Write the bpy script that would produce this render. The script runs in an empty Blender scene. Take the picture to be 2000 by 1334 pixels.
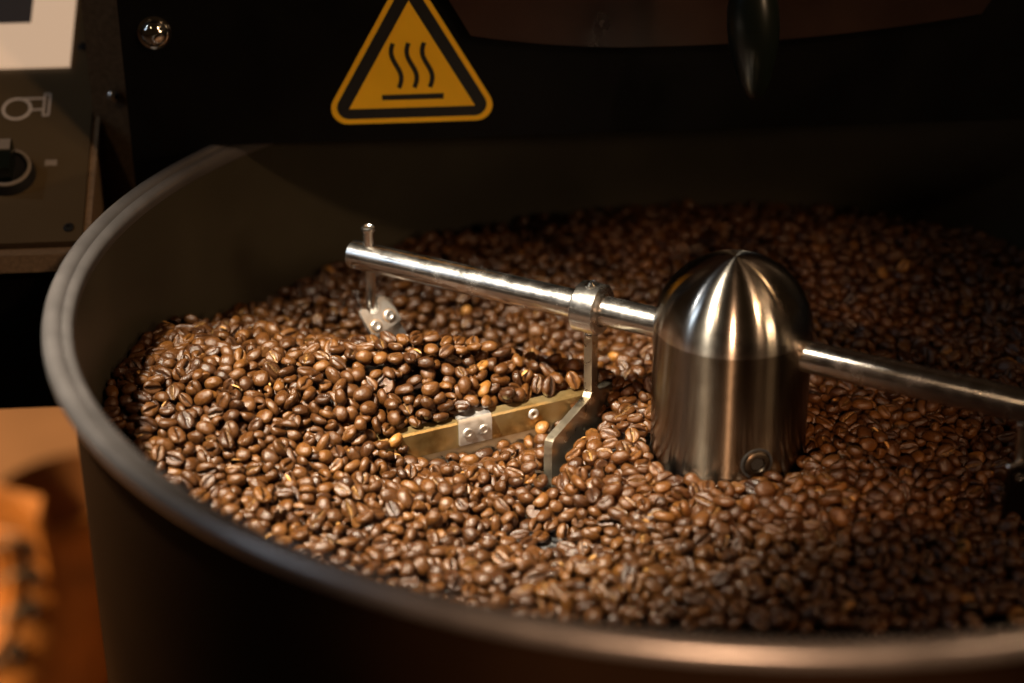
import bpy, bmesh, math, base64
import numpy as np
from mathutils import Vector, Matrix, Quaternion
R = math.radians
scene = bpy.context.scene
C = scene.collection

# ------------------------------------------------------------------ camera
cam_d = bpy.data.cameras.new('camera'); cam = bpy.data.objects.new('camera', cam_d); C.objects.link(cam)
CP = Vector((-0.1485, -0.7554, 0.3270))
fw = Vector((0.05837, 0.89956, -0.43287)); rt = Vector((0.99756, -0.06913, -0.00914)); up = Vector((0.03814, 0.43128, 0.90141))
m3 = Matrix((rt, up, -fw)).transposed()
cam.matrix_world = Matrix.Translation(CP) @ m3.to_4x4()
cam_d.sensor_width = 36; cam_d.lens = 66; cam_d.clip_start = 0.01; cam_d.clip_end = 60
cam_d.dof.use_dof = True; cam_d.dof.focus_distance = 0.885; cam_d.dof.aperture_fstop = 3.7; cam_d.dof.aperture_blades = 0
scene.camera = cam

# ------------------------------------------------------------------ world and lamps (indoor, no sky, no sun)
w = bpy.data.worlds.new('World'); scene.world = w; w.use_nodes = True
bg = w.node_tree.nodes['Background']; bg.inputs[0].default_value = (1.0, 0.55, 0.24, 1); bg.inputs[1].default_value = 0.010
def aim(o, t): o.rotation_euler = (Vector(t) - o.location).to_track_quat('-Z', 'Y').to_euler()
def spot(name, loc, target, power, color, half_deg, blend, radius):
    l = bpy.data.lights.new(name, 'SPOT'); l.energy = power; l.color = color; l.spot_size = 2*R(half_deg); l.spot_blend = blend; l.shadow_soft_size = radius
    o = bpy.data.objects.new(name, l); C.objects.link(o); o.location = loc; aim(o, target); return o
def area(name, loc, target, power, color, sx, sy):
    l = bpy.data.lights.new(name, 'AREA'); l.shape = 'RECTANGLE'; l.size = sx; l.size_y = sy; l.energy = power; l.color = color
    o = bpy.data.objects.new(name, l); C.objects.link(o); o.location = loc; aim(o, target); return o
def dirpos(t, az, el, d): return (t[0]+d*math.cos(R(el))*math.cos(R(az)), t[1]+d*math.cos(R(el))*math.sin(R(az)), t[2]+d*math.sin(R(el)))
KT = (-0.140, 0.004, -0.09)
spot('key_spot_lamp', dirpos(KT, 216, 63, 1.25), KT, 455, (1.0, 0.87, 0.68), 8.6, 1.0, 0.030)
spot('warm_front_spot', (0.75, -1.00, 1.25), (-0.15, -0.02, 0.0), 32, (1.0, 0.62, 0.36), 14, 1.0, 0.05)
spot('front_rim_spot', (-0.30, -1.60, 0.56), (-0.06, -0.30, -0.012), 140, (1.0, 0.58, 0.33), 5.0, 1.0, 0.04)  # added narrow low spot that brightens only the front rim
area('warm_front_lamp', (1.55, -1.45, 0.62), (0.0, 0, 0.0), 7.5, (1.0, 0.66, 0.38), 0.45, 0.10)
area('warm_ceiling_strip', (1.3, -0.5, 1.7), (0.05, 0, -0.05), 1.0, (1.0, 0.62, 0.34), 0.9, 0.06)
area('warm_rear_strip', (1.0, 0.75, 1.5), (0.05, 0, -0.05), 2.4, (1.0, 0.58, 0.28), 0.7, 0.05)
area('cool_window_light', (-2.3, -0.5, 1.2), (-0.1, 0, 0), 3.0, (0.66, 0.81, 1.0), 0.22, 0.9)
for nm, az, el, pw, colr in (('white_track_lamp', 176, 42, 1.8, (0.90, 0.95, 1.0)), ('warm_track_lamp', 228, 44, 1.2, (1.0, 0.66, 0.38)), ('amber_track_lamp', 318, 50, 1.2, (1.0, 0.58, 0.28))):
    spot(nm, dirpos((0, 0, 0), az, el, 2.2), (0, 0, 0), pw*4, colr, 30, 0.6, 0.035)
spot('warm_room_lamp', (-2.0, 0.45, 0.60), (-0.60, 1.15, -0.88), 330, (1.0, 0.60, 0.29), 30, 0.8, 0.10)
scene.view_settings.view_transform = 'Standard'; scene.view_settings.look = 'None'
scene.view_settings.exposure = 0; scene.view_settings.gamma = 1
scene.render.engine = 'CYCLES'
scene.cycles.use_denoising = True
scene.cycles.max_bounces = 8; scene.cycles.diffuse_bounces = 3; scene.cycles.glossy_bounces = 4
scene.cycles.caustics_reflective = False; scene.cycles.sample_clamp_indirect = 3.0

# ------------------------------------------------------------------ materials
class NT:
    def __init__(s, name):
        s.m = bpy.data.materials.new(name); s.m.use_nodes = True; s.t = s.m.node_tree; s.b = s.t.nodes['Principled BSDF']
    def n(s, typ, **kw):
        x = s.t.nodes.new(typ)
        for k, v in kw.items():
            if k.startswith('_'): x.inputs[int(k[1:]) if k[1:].isdigit() else k[1:].replace('_', ' ')].default_value = v
            else: setattr(x, k, v)
        return x
    def l(s, a, b): s.t.links.new(a, b)
    def ramp(s, src, stops):
        r = s.n('ShaderNodeValToRGB'); e = r.color_ramp.elements
        while len(e) < len(stops): e.new(0.5)
        for i, (p, c) in enumerate(stops): e[i].position = p; e[i].color = (*c, 1) if len(c) == 3 else c
        s.l(src, r.inputs[0]); return r.outputs[0]
    def bump(s, src, strength, dist, normal=None):
        b = s.n('ShaderNodeBump'); b.inputs['Strength'].default_value = strength; b.inputs['Distance'].default_value = dist
        s.l(src, b.inputs['Height'])
        if normal: s.l(normal, b.inputs['Normal'])
        return b.outputs[0]
def simple(name, col, rough, metal=0.0, noise=0.0, nscale=80, bump=0.0, bscale=600, bdist=0.0003, spec=0.5, coat=0.0):
    k = NT(name); b = k.b
    b.inputs['Base Color'].default_value = (*col, 1); b.inputs['Roughness'].default_value = rough; b.inputs['Metallic'].default_value = metal
    b.inputs['Specular IOR Level'].default_value = spec; b.inputs['Coat Weight'].default_value = coat
    tc = k.n('ShaderNodeTexCoord')
    if noise:
        nz = k.n('ShaderNodeTexNoise'); nz.inputs['Scale'].default_value = nscale; nz.inputs['Detail'].default_value = 6; k.l(tc.outputs['Object'], nz.inputs['Vector'])
        lo = tuple(c*(1-noise) for c in col); hi = tuple(min(1, c*(1+noise)) for c in col)
        k.l(k.ramp(nz.outputs[0], [(0.3, lo), (0.7, hi)]), b.inputs['Base Color'])
        r = k.n('ShaderNodeMapRange'); r.inputs[3].default_value = max(0.03, rough-0.08); r.inputs[4].default_value = min(1, rough+0.10); k.l(nz.outputs[0], r.inputs[0]); k.l(r.outputs[0], b.inputs['Roughness'])
    if bump:
        nb = k.n('ShaderNodeTexNoise'); nb.inputs['Scale'].default_value = bscale; nb.inputs['Detail'].default_value = 3; k.l(tc.outputs['Object'], nb.inputs['Vector'])
        k.l(k.bump(nb.outputs[0], bump, bdist), b.inputs['Normal'])
    return k.m
def steel(name, col=(0.60, 0.565, 0.52), rough=0.2, aniso=0.0, streak=None, speck=0.0, axis='Z', smudge=0.0, blot=1.0):
    """streak: scale vector stretched to make fine polishing lines"""
    k = NT(name); b = k.b
    b.inputs['Base Color'].default_value = (*col, 1); b.inputs['Metallic'].default_value = 1; b.inputs['Roughness'].default_value = rough
    tc = k.n('ShaderNodeTexCoord')
    if aniso:
        b.inputs['Anisotropic'].default_value = aniso
        tg = k.n('ShaderNodeTangent'); tg.direction_type = 'RADIAL'; tg.axis = axis; k.l(tg.outputs[0], b.inputs['Tangent']); b.inputs['Anisotropic Rotation'].default_value = 0.25
    nrm = None
    nz = k.n('ShaderNodeTexNoise'); nz.inputs['Scale'].default_value = 90; nz.inputs['Detail'].default_value = 8; nz.inputs['Roughness'].default_value = 0.7
    k.l(tc.outputs['Object'], nz.inputs['Vector'])
    r = k.n('ShaderNodeMapRange'); r.inputs[1].default_value = 0.35; r.inputs[2].default_value = 0.7; r.inputs[3].default_value = rough*(1-0.25*blot); r.inputs[4].default_value = rough*(1+0.35*blot)+smudge
    k.l(nz.outputs[0], r.inputs[0]); k.l(r.outputs[0], b.inputs['Roughness'])
    if streak:
        mp = k.n('ShaderNodeMapping'); mp.inputs['Scale'].default_value = streak; k.l(tc.outputs['Object'], mp.inputs['Vector'])
        ns = k.n('ShaderNodeTexNoise'); ns.inputs['Scale'].default_value = 1; ns.inputs['Detail'].default_value = 4; k.l(mp.outputs[0], ns.inputs['Vector'])
        nrm = k.bump(ns.outputs[0], 0.05, 0.0001)
    if speck:
        n2 = k.n('ShaderNodeTexNoise'); n2.inputs['Scale'].default_value = 1300; n2.inputs['Detail'].default_value = 2; k.l(tc.outputs['Object'], n2.inputs['Vector'])
        nrm = k.bump(n2.outputs[0], speck, 0.0002, nrm)
    if nrm: k.l(nrm, b.inputs['Normal'])
    return k.m

M = {}
M['black_paint'] = simple('black_paint', (0.0035, 0.0033, 0.0032), 0.42, noise=0.3, nscale=30, bump=0.15, bscale=900, bdist=0.0002, spec=0.10)
M['tray_inner'] = simple('tray_inner', (0.037, 0.032, 0.021), 0.40, noise=0.25, nscale=14, bump=0.2, bscale=1200, bdist=0.0002, spec=0.3)
M['tray_paint'] = simple('tray_paint', (0.009, 0.0042, 0.0016), 0.60, noise=0.2, nscale=18, bump=0.25, bscale=1500, bdist=0.0002, spec=0.04)
M['rim_metal'] = simple('rim_metal', (0.20, 0.185, 0.182), 0.31, metal=0.7, noise=0.15, nscale=45, bump=0.10, bscale=700, bdist=0.0002)
M['brown_panel'] = simple('brown_panel', (0.098, 0.068, 0.032), 0.42, noise=0.08, nscale=15)
M['hammered'] = simple('hammered', (0.25, 0.17, 0.10), 0.5, noise=0.25, nscale=420, bump=0.6, bscale=650, bdist=0.0006)
M['door_brown'] = simple('door_brown', (0.030, 0.014, 0.009), 0.30, noise=0.3, nscale=25, spec=0.5)
M['knob_black'] = simple('knob_black', (0.006, 0.009, 0.006), 0.30, spec=0.4)
M['rubber'] = simple('rubber', (0.008, 0.008, 0.008), 0.6)
M['white_print'] = simple('white_print', (0.62, 0.56, 0.50), 0.6)
M['sticker_yellow'] = simple('sticker_yellow', (0.93, 0.52, 0.018), 0.42, noise=0.04, nscale=60)
M['sticker_black'] = simple('sticker_black', (0.006, 0.006, 0.006), 0.45)
M['dark_steel'] = steel('dark_steel', (0.075, 0.058, 0.042), 0.34, speck=0.1)
M['satin_metal'] = simple('satin_metal', (0.42, 0.37, 0.32), 0.30, metal=0.4)
M['faint_print'] = simple('faint_print', (0.30, 0.26, 0.22), 0.6)
M['chrome'] = steel('chrome', (0.72, 0.70, 0.66), 0.08)
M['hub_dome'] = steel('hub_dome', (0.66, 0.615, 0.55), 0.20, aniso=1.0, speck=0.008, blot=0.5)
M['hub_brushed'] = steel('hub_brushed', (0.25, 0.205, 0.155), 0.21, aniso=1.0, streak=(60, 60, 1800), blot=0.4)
M['rod_steel'] = steel('rod_steel', (0.66, 0.63, 0.59), 0.20, speck=0.10, smudge=0.05)
M['bracket_steel'] = steel('bracket_steel', (0.50, 0.44, 0.34), 0.33, speck=0.22)
M['clip_steel'] = steel('clip_steel', (0.60, 0.58, 0.56), 0.42, speck=0.08, smudge=0.08)
M['blade_steel'] = steel('blade_steel', (0.42, 0.43, 0.45), 0.42, speck=0.10)
def gold():
    k = NT('oily_bar'); b = k.b; tc = k.n('ShaderNodeTexCoord')
    n1 = k.n('ShaderNodeTexNoise'); n1.inputs['Scale'].default_value = 70; n1.inputs['Detail'].default_value = 8; k.l(tc.outputs['Object'], n1.inputs['Vector'])
    k.l(k.ramp(n1.outputs[0], [(0.3, (0.20, 0.115, 0.035)), (0.5, (0.36, 0.25, 0.10)), (0.75, (0.44, 0.35, 0.19))]), b.inputs['Base Color'])
    b.inputs['Metallic'].default_value = 0.85; b.inputs['Roughness'].default_value = 0.34
    n2 = k.n('ShaderNodeTexNoise'); n2.inputs['Scale'].default_value = 800; k.l(tc.outputs['Object'], n2.inputs['Vector'])
    k.l(k.bump(n2.outputs[0], 0.15, 0.0002), b.inputs['Normal']); return k.m
M['gold_bar'] = gold()
M['pale_strip'] = simple('pale_strip', (0.42, 0.36, 0.26), 0.45, noise=0.2, nscale=90)
M['rust_ring'] = simple('rust_ring', (0.30, 0.17, 0.075), 0.6, noise=0.5, nscale=700)
M['floor_steel'] = steel('floor_steel', (0.62, 0.62, 0.62), 0.36, speck=0.05)
M['hole_black'] = simple('hole_black', (0.004, 0.004, 0.004), 0.8)  # near-black standing in for shade in holes; also on the panel screws
M['grey_print'] = simple('grey_print', (0.20, 0.16, 0.14), 0.5)
M['wood_floor'] = simple('wood_floor', (0.34, 0.20, 0.11), 0.5, noise=0.25, nscale=4)
M['leather'] = simple('leather', (0.46, 0.19, 0.04), 0.5, noise=0.45, nscale=14, bump=0.3, bscale=120, bdist=0.002)
M['leather_dark'] = simple('leather_dark', (0.030, 0.018, 0.010), 0.7)
M['leather_lining'] = simple('leather_lining', (0.20, 0.085, 0.022), 0.7, noise=0.3, nscale=20)
M['lace'] = simple('lace', (0.13, 0.11, 0.08), 0.7)
def screen_mat():
    k = NT('screen'); b = k.b
    b.inputs['Base Color'].default_value = (0.6, 0.5, 0.4, 1); b.inputs['Roughness'].default_value = 0.3
    b.inputs['Emission Color'].default_value = (1.0, 0.66, 0.42, 1); b.inputs['Emission Strength'].default_value = 0.52
    return k.m
M['screen'] = screen_mat()
def bean_mat():
    k = NT('roasted_bean'); b = k.b
    tone = k.n('ShaderNodeAttribute', attribute_name='tone').outputs['Fac']
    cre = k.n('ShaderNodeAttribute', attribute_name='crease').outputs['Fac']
    chf = k.n('ShaderNodeAttribute', attribute_name='chaff').outputs['Fac']
    co = k.n('ShaderNodeAttribute', attribute_name='bco').outputs['Vector']
    n1 = k.n('ShaderNodeTexNoise'); n1.inputs['Scale'].default_value = 0.32; n1.inputs['Detail'].default_value = 5; k.l(co, n1.inputs['Vector'])
    a = k.n('ShaderNodeMath', operation='MULTIPLY_ADD'); k.l(n1.outputs[0], a.inputs[0]); a.inputs[1].default_value = 0.30; k.l(tone, a.inputs[2])
    s = k.n('ShaderNodeMath', operation='SUBTRACT'); k.l(a.outputs[0], s.inputs[0]); s.inputs[1].default_value = 0.15
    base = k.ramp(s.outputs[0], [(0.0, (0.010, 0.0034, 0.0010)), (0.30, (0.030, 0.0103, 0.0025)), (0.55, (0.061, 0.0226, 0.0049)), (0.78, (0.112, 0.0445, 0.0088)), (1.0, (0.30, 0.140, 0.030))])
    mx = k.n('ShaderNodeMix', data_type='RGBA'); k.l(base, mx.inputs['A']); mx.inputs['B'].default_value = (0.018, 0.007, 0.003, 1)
    f = k.n('ShaderNodeMath', operation='MULTIPLY'); k.l(cre, f.inputs[0]); f.inputs[1].default_value = 0.96; k.l(f.outputs[0], mx.inputs['Factor'])  # darkens the crease: shade of the crack painted into the bean colour
    m2 = k.n('ShaderNodeMix', data_type='RGBA'); k.l(mx.outputs['Result'], m2.inputs['A']); m2.inputs['B'].default_value = (0.42, 0.24, 0.085, 1)
    n3 = k.n('ShaderNodeTexNoise'); n3.inputs['Scale'].default_value = 1.3; n3.inputs['Detail'].default_value = 3; k.l(co, n3.inputs['Vector'])
    r3 = k.n('ShaderNodeMapRange'); r3.inputs[1].default_value = 0.42; r3.inputs[2].default_value = 0.6; k.l(n3.outputs[0], r3.inputs[0])
    g = k.n('ShaderNodeMath', operation='MULTIPLY'); k.l(chf, g.inputs[0]); k.l(r3.outputs[0], g.inputs[1]); k.l(g.outputs[0], m2.inputs['Factor'])
    k.l(m2.outputs['Result'], b.inputs['Base Color'])
    rr = k.n('ShaderNodeMapRange'); rr.inputs[1].default_value = 0.3; rr.inputs[2].default_value = 0.7; rr.inputs[3].default_value = 0.24; rr.inputs[4].default_value = 0.38; k.l(n1.outputs[0], rr.inputs[0]); k.l(rr.outputs[0], b.inputs['Roughness'])
    b.inputs['Specular IOR Level'].default_value = 0.45
    # wrinkled skin: stretched noise plus fine pores
    mp = k.n('ShaderNodeMapping'); mp.inputs['Scale'].default_value = (0.45, 1.25, 1.25); k.l(co, mp.inputs['Vector'])
    n2 = k.n('ShaderNodeTexNoise'); n2.inputs['Scale'].default_value = 0.95; n2.inputs['Detail'].default_value = 4; n2.inputs['Roughness'].default_value = 0.6; k.l(mp.outputs[0], n2.inputs['Vector'])
    v = k.n('ShaderNodeTexNoise'); v.inputs['Scale'].default_value = 4.5; v.inputs['Detail'].default_value = 2; k.l(co, v.inputs['Vector'])
    nr = k.bump(n2.outputs[0], 0.55, 0.0009); nr = k.bump(v.outputs[0], 0.30, 0.0002, nr)
    k.l(nr, b.inputs['Normal'])
    return k.m
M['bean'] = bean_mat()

# ------------------------------------------------------------------ helpers
def link(name, me, mat, parent=None, smooth=None):
    o = bpy.data.objects.new(name, me); C.objects.link(o)
    if mat: me.materials.append(M[mat])
    if parent is not None: o.parent = parent
    if smooth is not None:
        me.polygons.foreach_set('use_smooth', [True]*len(me.polygons))
        me.set_sharp_from_angle(angle=R(smooth))
    return o
def empty(name, loc, label, cat, group=None):
    o = bpy.data.objects.new(name, None); C.objects.link(o); o.location = loc; o.empty_display_size = 0.02
    tag(o, label, cat, group); return o
def tag(o, label, cat, group=None):
    o['label'] = label; o['category'] = cat
    if group: o['group'] = group
def local(o, parent):
    """keep world placement of o while hanging it under an Empty that only has a location"""
    o.parent = parent; o.matrix_parent_inverse = Matrix.Translation(-parent_loc(parent)); return o
def parent_loc(p):
    v = Vector(p.location)
    while p.parent is not None and p.type == 'EMPTY': p = p.parent; v += Vector(p.location)
    return v
def build(name, bm, mat, root=None, part=None, smooth=30, bevel=0.0, seg=2):
    """mesh in world coordinates; root is the thing's Empty, part a mesh part (sub-part level)"""
    if bevel: bmesh.ops.bevel(bm, geom=[e for e in bm.edges if len(e.link_faces) == 2 and e.calc_face_angle(0) > R(35)], offset=bevel, segments=seg, profile=0.5, affect='EDGES', clamp_overlap=True)
    bmesh.ops.recalc_face_normals(bm, faces=bm.faces)
    me = bpy.data.meshes.new(name); bm.to_mesh(me); bm.free()
    org = Vector(root.location) if root is not None else Vector((0, 0, 0))
    if root is not None: me.transform(Matrix.Translation(-org))
    o = link(name, me, mat, None, smooth)
    if part is not None: o.parent = part
    elif root is not None: o.parent = root
    return o
def add_hex(bm, P, ax, ay, az, hx, hy, hz):
    """box centred at P with half sizes along three unit axes"""
    P = Vector(P); ax, ay, az = Vector(ax), Vector(ay), Vector(az)
    vs = [bm.verts.new(P + ax*hx*i + ay*hy*j + az*hz*k) for k in (-1, 1) for j in (-1, 1) for i in (-1, 1)]
    for f in ((0, 1, 3, 2), (4, 6, 7, 5), (0, 4, 5, 1), (2, 3, 7, 6), (0, 2, 6, 4), (1, 5, 7, 3)): bm.faces.new([vs[i] for i in f])
def add_box(bm, lo, hi):
    c = [(a+b)/2 for a, b in zip(lo, hi)]; h = [(b-a)/2 for a, b in zip(lo, hi)]
    add_hex(bm, c, (1, 0, 0), (0, 1, 0), (0, 0, 1), *h)
def lathe(bm, prof, n=64, P=(0, 0, 0), axis=(0, 0, 1), closed=False):
    """revolve profile [(r, h)] about an axis through P"""
    P = Vector(P); az = Vector(axis).normalized(); ax = az.orthogonal().normalized(); ay = az.cross(ax)
    rings = []
    for r, h in prof:
        if r < 1e-7: rings.append([bm.verts.new(P + az*h)])
        else: rings.append([bm.verts.new(P + az*h + (ax*math.cos(2*math.pi*i/n) + ay*math.sin(2*math.pi*i/n))*r) for i in range(n)])
    pairs = list(zip(rings, rings[1:])) + ([(rings[-1], rings[0])] if closed else [])
    for a, b in pairs:
        for i in range(n):
            j = (i+1) % n
            if len(a) == 1 and len(b) == 1: continue
            if len(a) == 1: bm.faces.new((a[0], b[i], b[j]))
            elif len(b) == 1: bm.faces.new((a[i], a[j], b[0]))
            else: bm.faces.new((a[i], a[j], b[j], b[i]))
def rod(bm, A, B, r, n=32, ch=0.0006):
    A, B = Vector(A), Vector(B); L = (B-A).length
    lathe(bm, [(0, 0), (r-ch, 0), (r, ch), (r, L-ch), (r-ch, L), (0, L)], n, A, B-A)
def prism(bm, pts, P, ax, ay, d):
    """extrude the outline pts (2-D in ax, ay at P) by the vector d"""
    P, ax, ay, d = Vector(P), Vector(ax), Vector(ay), Vector(d)
    a = [bm.verts.new(P + ax*x + ay*y) for x, y in pts]; b = [bm.verts.new(v.co + d) for v in a]
    n = len(pts); bm.faces.new(a[::-1]); bm.faces.new(b)
    for i in range(n): bm.faces.new((a[i], a[(i+1) % n], b[(i+1) % n], b[i]))
def rivet(name, P, nrm, r, mat, root, part):
    """tubular rivet: a flared ring round a dark hole"""
    bm = bmesh.new(); lathe(bm, [(r*1.0, 0), (r*1.0, r*0.12), (r*0.86, r*0.30), (r*0.62, r*0.34), (r*0.42, r*0.22), (r*0.34, r*0.04), (r*0.30, -r*0.2), (0, -r*0.2)], 28, P, nrm)
    return build(name, bm, mat, root, part, 50)

# ------------------------------------------------------------------ setting: the floor far below
bm = bmesh.new(); add_box(bm, (-8, -4, -1.00), (8, 10, -0.95))
g = build('floor', bm, 'wood_floor'); g['kind'] = 'structure'

# ------------------------------------------------------------------ cooling tray
FZ = -0.115
tray = empty('cooling_tray', (0, 0, -0.95), 'large round dark cooling tray with rolled metal rim, holding the beans', 'tray')
bm = bmesh.new()
lathe(bm, [(0.2896, -0.0050), (0.2908, -0.0050), (0.2900, -0.395), (0.284, -0.400), (0.0, -0.400)], 256)
build('outer_wall', bm, 'tray_paint', tray, smooth=40)
bm = bmesh.new(); lathe(bm, [(0.2895, -0.0052), (0.2882, -0.0052), (0.2882, -0.1185), (0.2895, -0.1185)], 256)
build('inner_wall', bm, 'tray_inner', tray, smooth=40)
bm = bmesh.new(); lathe(bm, [(0, -0.95), (0.16, -0.95), (0.16, -0.935), (0.06, -0.92), (0.055, -0.402), (0, -0.402)], 48)
build('pedestal', bm, 'black_paint', tray, smooth=40)
bm = bmesh.new()
prof = [(0.2912, -0.0062)]
for i in range(15):
    a = R(-80 + i*(80+155)/14); prof.append((0.29580 + 0.0043*math.cos(a), -0.0036 + 0.0043*math.sin(a)))
prof += [(0.29175, -0.0022), (0.2916, -0.0014), (0.2912, -0.0010), (0.2900, -0.0014), (0.2886, -0.0022), (0.2876, -0.0034), (0.2871, -0.0050), (0.2870, -0.0066), (0.2874, -0.0080), (0.2881, -0.0082)]
lathe(bm, prof, 256)
build('rim', bm, 'rim_metal', tray, smooth=38)
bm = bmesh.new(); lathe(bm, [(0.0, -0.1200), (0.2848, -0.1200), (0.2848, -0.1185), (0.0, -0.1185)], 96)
build('dark_underlay', bm, 'hole_black', tray)  # black disc stands in for the darkness below the floor holes
# perforated sheet: hexagonal tiles with a round hole each
bm = bmesh.new(); p = 0.0054; hr = 0.00165
X0, X1, Y0, Y1 = -0.235, 0.145, -0.175, 0.105
ny = int((Y1-Y0)/(p*0.866)); nx = int((X1-X0)/p); VD = {}
def vtx(x, y, z):
    key = (round(x*1e6), round(y*1e6), round(z*1e6))
    if key not in VD: VD[key] = bm.verts.new((x, y, z))
    return VD[key]
hexa = [(p/math.sqrt(3)*math.cos(R(30+60*i)), p/math.sqrt(3)*math.sin(R(30+60*i))) for i in range(6)]
for j in range(ny):
    for i in range(nx):
        cx = X0 + i*p + (p/2 if j % 2 else 0); cy = Y0 + j*p*0.8660254
        if cx*cx+cy*cy < 0.030**2: continue
        outer = []
        for q in range(6):
            a, b = hexa[q], hexa[(q+1) % 6]; outer += [a, ((a[0]+b[0])/2, (a[1]+b[1])/2)]
        O = [vtx(cx+x, cy+y, FZ) for x, y in outer]
        I = [bm.verts.new((cx+hr*math.cos(R(30+30*q)), cy+hr*math.sin(R(30+30*q)), FZ)) for q in range(12)]
        D = [bm.verts.new((v.co.x, v.co.y, FZ-0.0012)) for v in I]
        for q in range(12):
            k = (q+1) % 12
            try: bm.faces.new((O[q], O[k], I[k], I[q]))
            except ValueError: pass
            bm.faces.new((I[q], I[k], D[k], D[q]))
fl = build('perforated_floor', bm, 'floor_steel', tray, smooth=None); fl['kind'] = 'stuff'

# ------------------------------------------------------------------ stirrer
ST = empty('bean_stirrer', (0, 0, FZ), 'polished steel stirrer with domed hub and cross arm standing in the beans', 'stirrer')
HR = 0.0357
bm = bmesh.new()
prof = [(HR, -0.116), (HR, -0.0325)]
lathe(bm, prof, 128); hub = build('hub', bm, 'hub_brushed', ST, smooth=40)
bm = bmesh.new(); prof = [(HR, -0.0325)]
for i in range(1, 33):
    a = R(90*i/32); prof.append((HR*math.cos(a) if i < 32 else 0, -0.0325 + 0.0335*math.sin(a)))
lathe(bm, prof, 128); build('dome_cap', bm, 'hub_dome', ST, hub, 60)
# socket screw on the hub; its recess and socket depth are painted black
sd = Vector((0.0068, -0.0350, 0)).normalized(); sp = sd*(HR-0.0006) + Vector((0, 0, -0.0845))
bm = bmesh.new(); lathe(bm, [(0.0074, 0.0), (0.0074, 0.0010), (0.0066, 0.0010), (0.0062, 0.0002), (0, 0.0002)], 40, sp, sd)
scw = build('recess_shade', bm, 'hole_black', ST, hub, 40)  # black ring paints the shaded gap round the screw head
bm = bmesh.new(); lathe(bm, [(0.0060, 0.0003), (0.0060, 0.0016), (0.0054, 0.0021), (0.0036, 0.0021), (0.0033, 0.0016), (0.0033, 0.0006), (0, 0.0006)], 40, sp, sd)
build('socket_screw', bm, 'dark_steel', ST, hub, 40)
bm = bmesh.new(); lathe(bm, [(0.0031, 0.0004), (0.0031, 0.0012), (0, 0.0012)], 6, sp, sd); build('socket_shade', bm, 'hole_black', ST, hub, None)  # black hexagon paints the shade inside the socket
PHI = R(-33.834); DR = Vector((math.cos(PHI), math.sin(PHI), 0)); RZ = -0.0398; RR = 0.0071
def onrod(s, dz=0): return DR*s + Vector((0, 0, RZ+dz))
bm = bmesh.new(); rod(bm, onrod(-0.2070), onrod(0.2350), RR, 48, 0.0009); arm = build('cross_arm', bm, 'rod_steel', ST, smooth=35)
PX = Vector((DR.y, -DR.x, 0))   # towards the camera, across the arm
if PX.y > 0: PX = -PX
bm = bmesh.new(); q = onrod(-0.2015, -0.0025) + PX*0.0058
lathe(bm, [(0.0018, -0.001), (0.0018, 0.0007), (0.0012, 0.0010), (0.0010, 0.0004), (0.0010, -0.002), (0, -0.002)], 24, q, PX + Vector((0, 0, -0.25)))
build('grub_screw', bm, 'chrome', ST, arm, 40)
# pin at the left end
PN = onrod(-0.1965); pin_xy = Vector((PN.x, PN.y, 0))
bm = bmesh.new(); lathe(bm, [(0, -0.0700), (0.0026, -0.0700), (0.0027, -0.0695), (0.0027, -0.0255), (0.0035, -0.0252), (0.0037, -0.0243), (0.0035, -0.0234), (0.0028, -0.0230), (0.0023, -0.0236), (0, -0.0240)], 32, pin_xy)
pin = build('pin', bm, 'rod_steel', ST, smooth=35)
# clip and blade hanging from the pin
ax = Vector((0.86, 0.50, 0)).normalized(); tl = R(20)
nr0 = Vector((ax.y, -ax.x, 0)); dn = (Vector((0, 0, -1))*math.cos(tl) + ax*math.sin(tl)*0.9 + nr0*0.38).normalized()
axx = (ax - dn*ax.dot(dn)).normalized(); nn = axx.cross(-dn).normalized()
if nn.y > 0: nn = -nn
KO = pin_xy + Vector((0, 0, -0.0680)) + nn*0.0018
bm = bmesh.new()
prism(bm, [(-0.0085, 0.0005), (-0.0080, 0.0030), (-0.0060, 0.0036), (-0.0042, 0.0022), (-0.0036, -0.0010), (-0.0010, -0.0022), (0.0018, -0.0010), (0.0030, 0.0030), (0.0045, 0.0042), (0.0068, 0.0034), (0.0100, 0.0006), (0.0100, -0.0122), (-0.0085, -0.0122)], KO, axx, -dn, nn*0.0022)
clip = build('clip_plate', bm, 'clip_steel', ST, bevel=0.0005)
for u, v in ((-0.0042, -0.0075), (0.0050, -0.0068)):
    P = KO + axx*u - dn*v + nn*0.0023
    bm = bmesh.new(); lathe(bm, [(0.0034, -0.0001), (0.0034, 0.00018), (0.0027, 0.00022), (0.0027, -0.0001)], 28, P, nn, True); build('rust_ring', bm, 'rust_ring', ST, clip)
    rivet('rivet', P, nn, 0.0030, 'clip_steel', ST, clip)
bm = bmesh.new(); add_hex(bm, KO + axx*0.00075 + dn*0.018 - nn*0.0005, axx, dn, nn, 0.0088, 0.0150, 0.0007); build('scraper_blade', bm, 'blade_steel', ST, bevel=0.0002)
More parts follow.
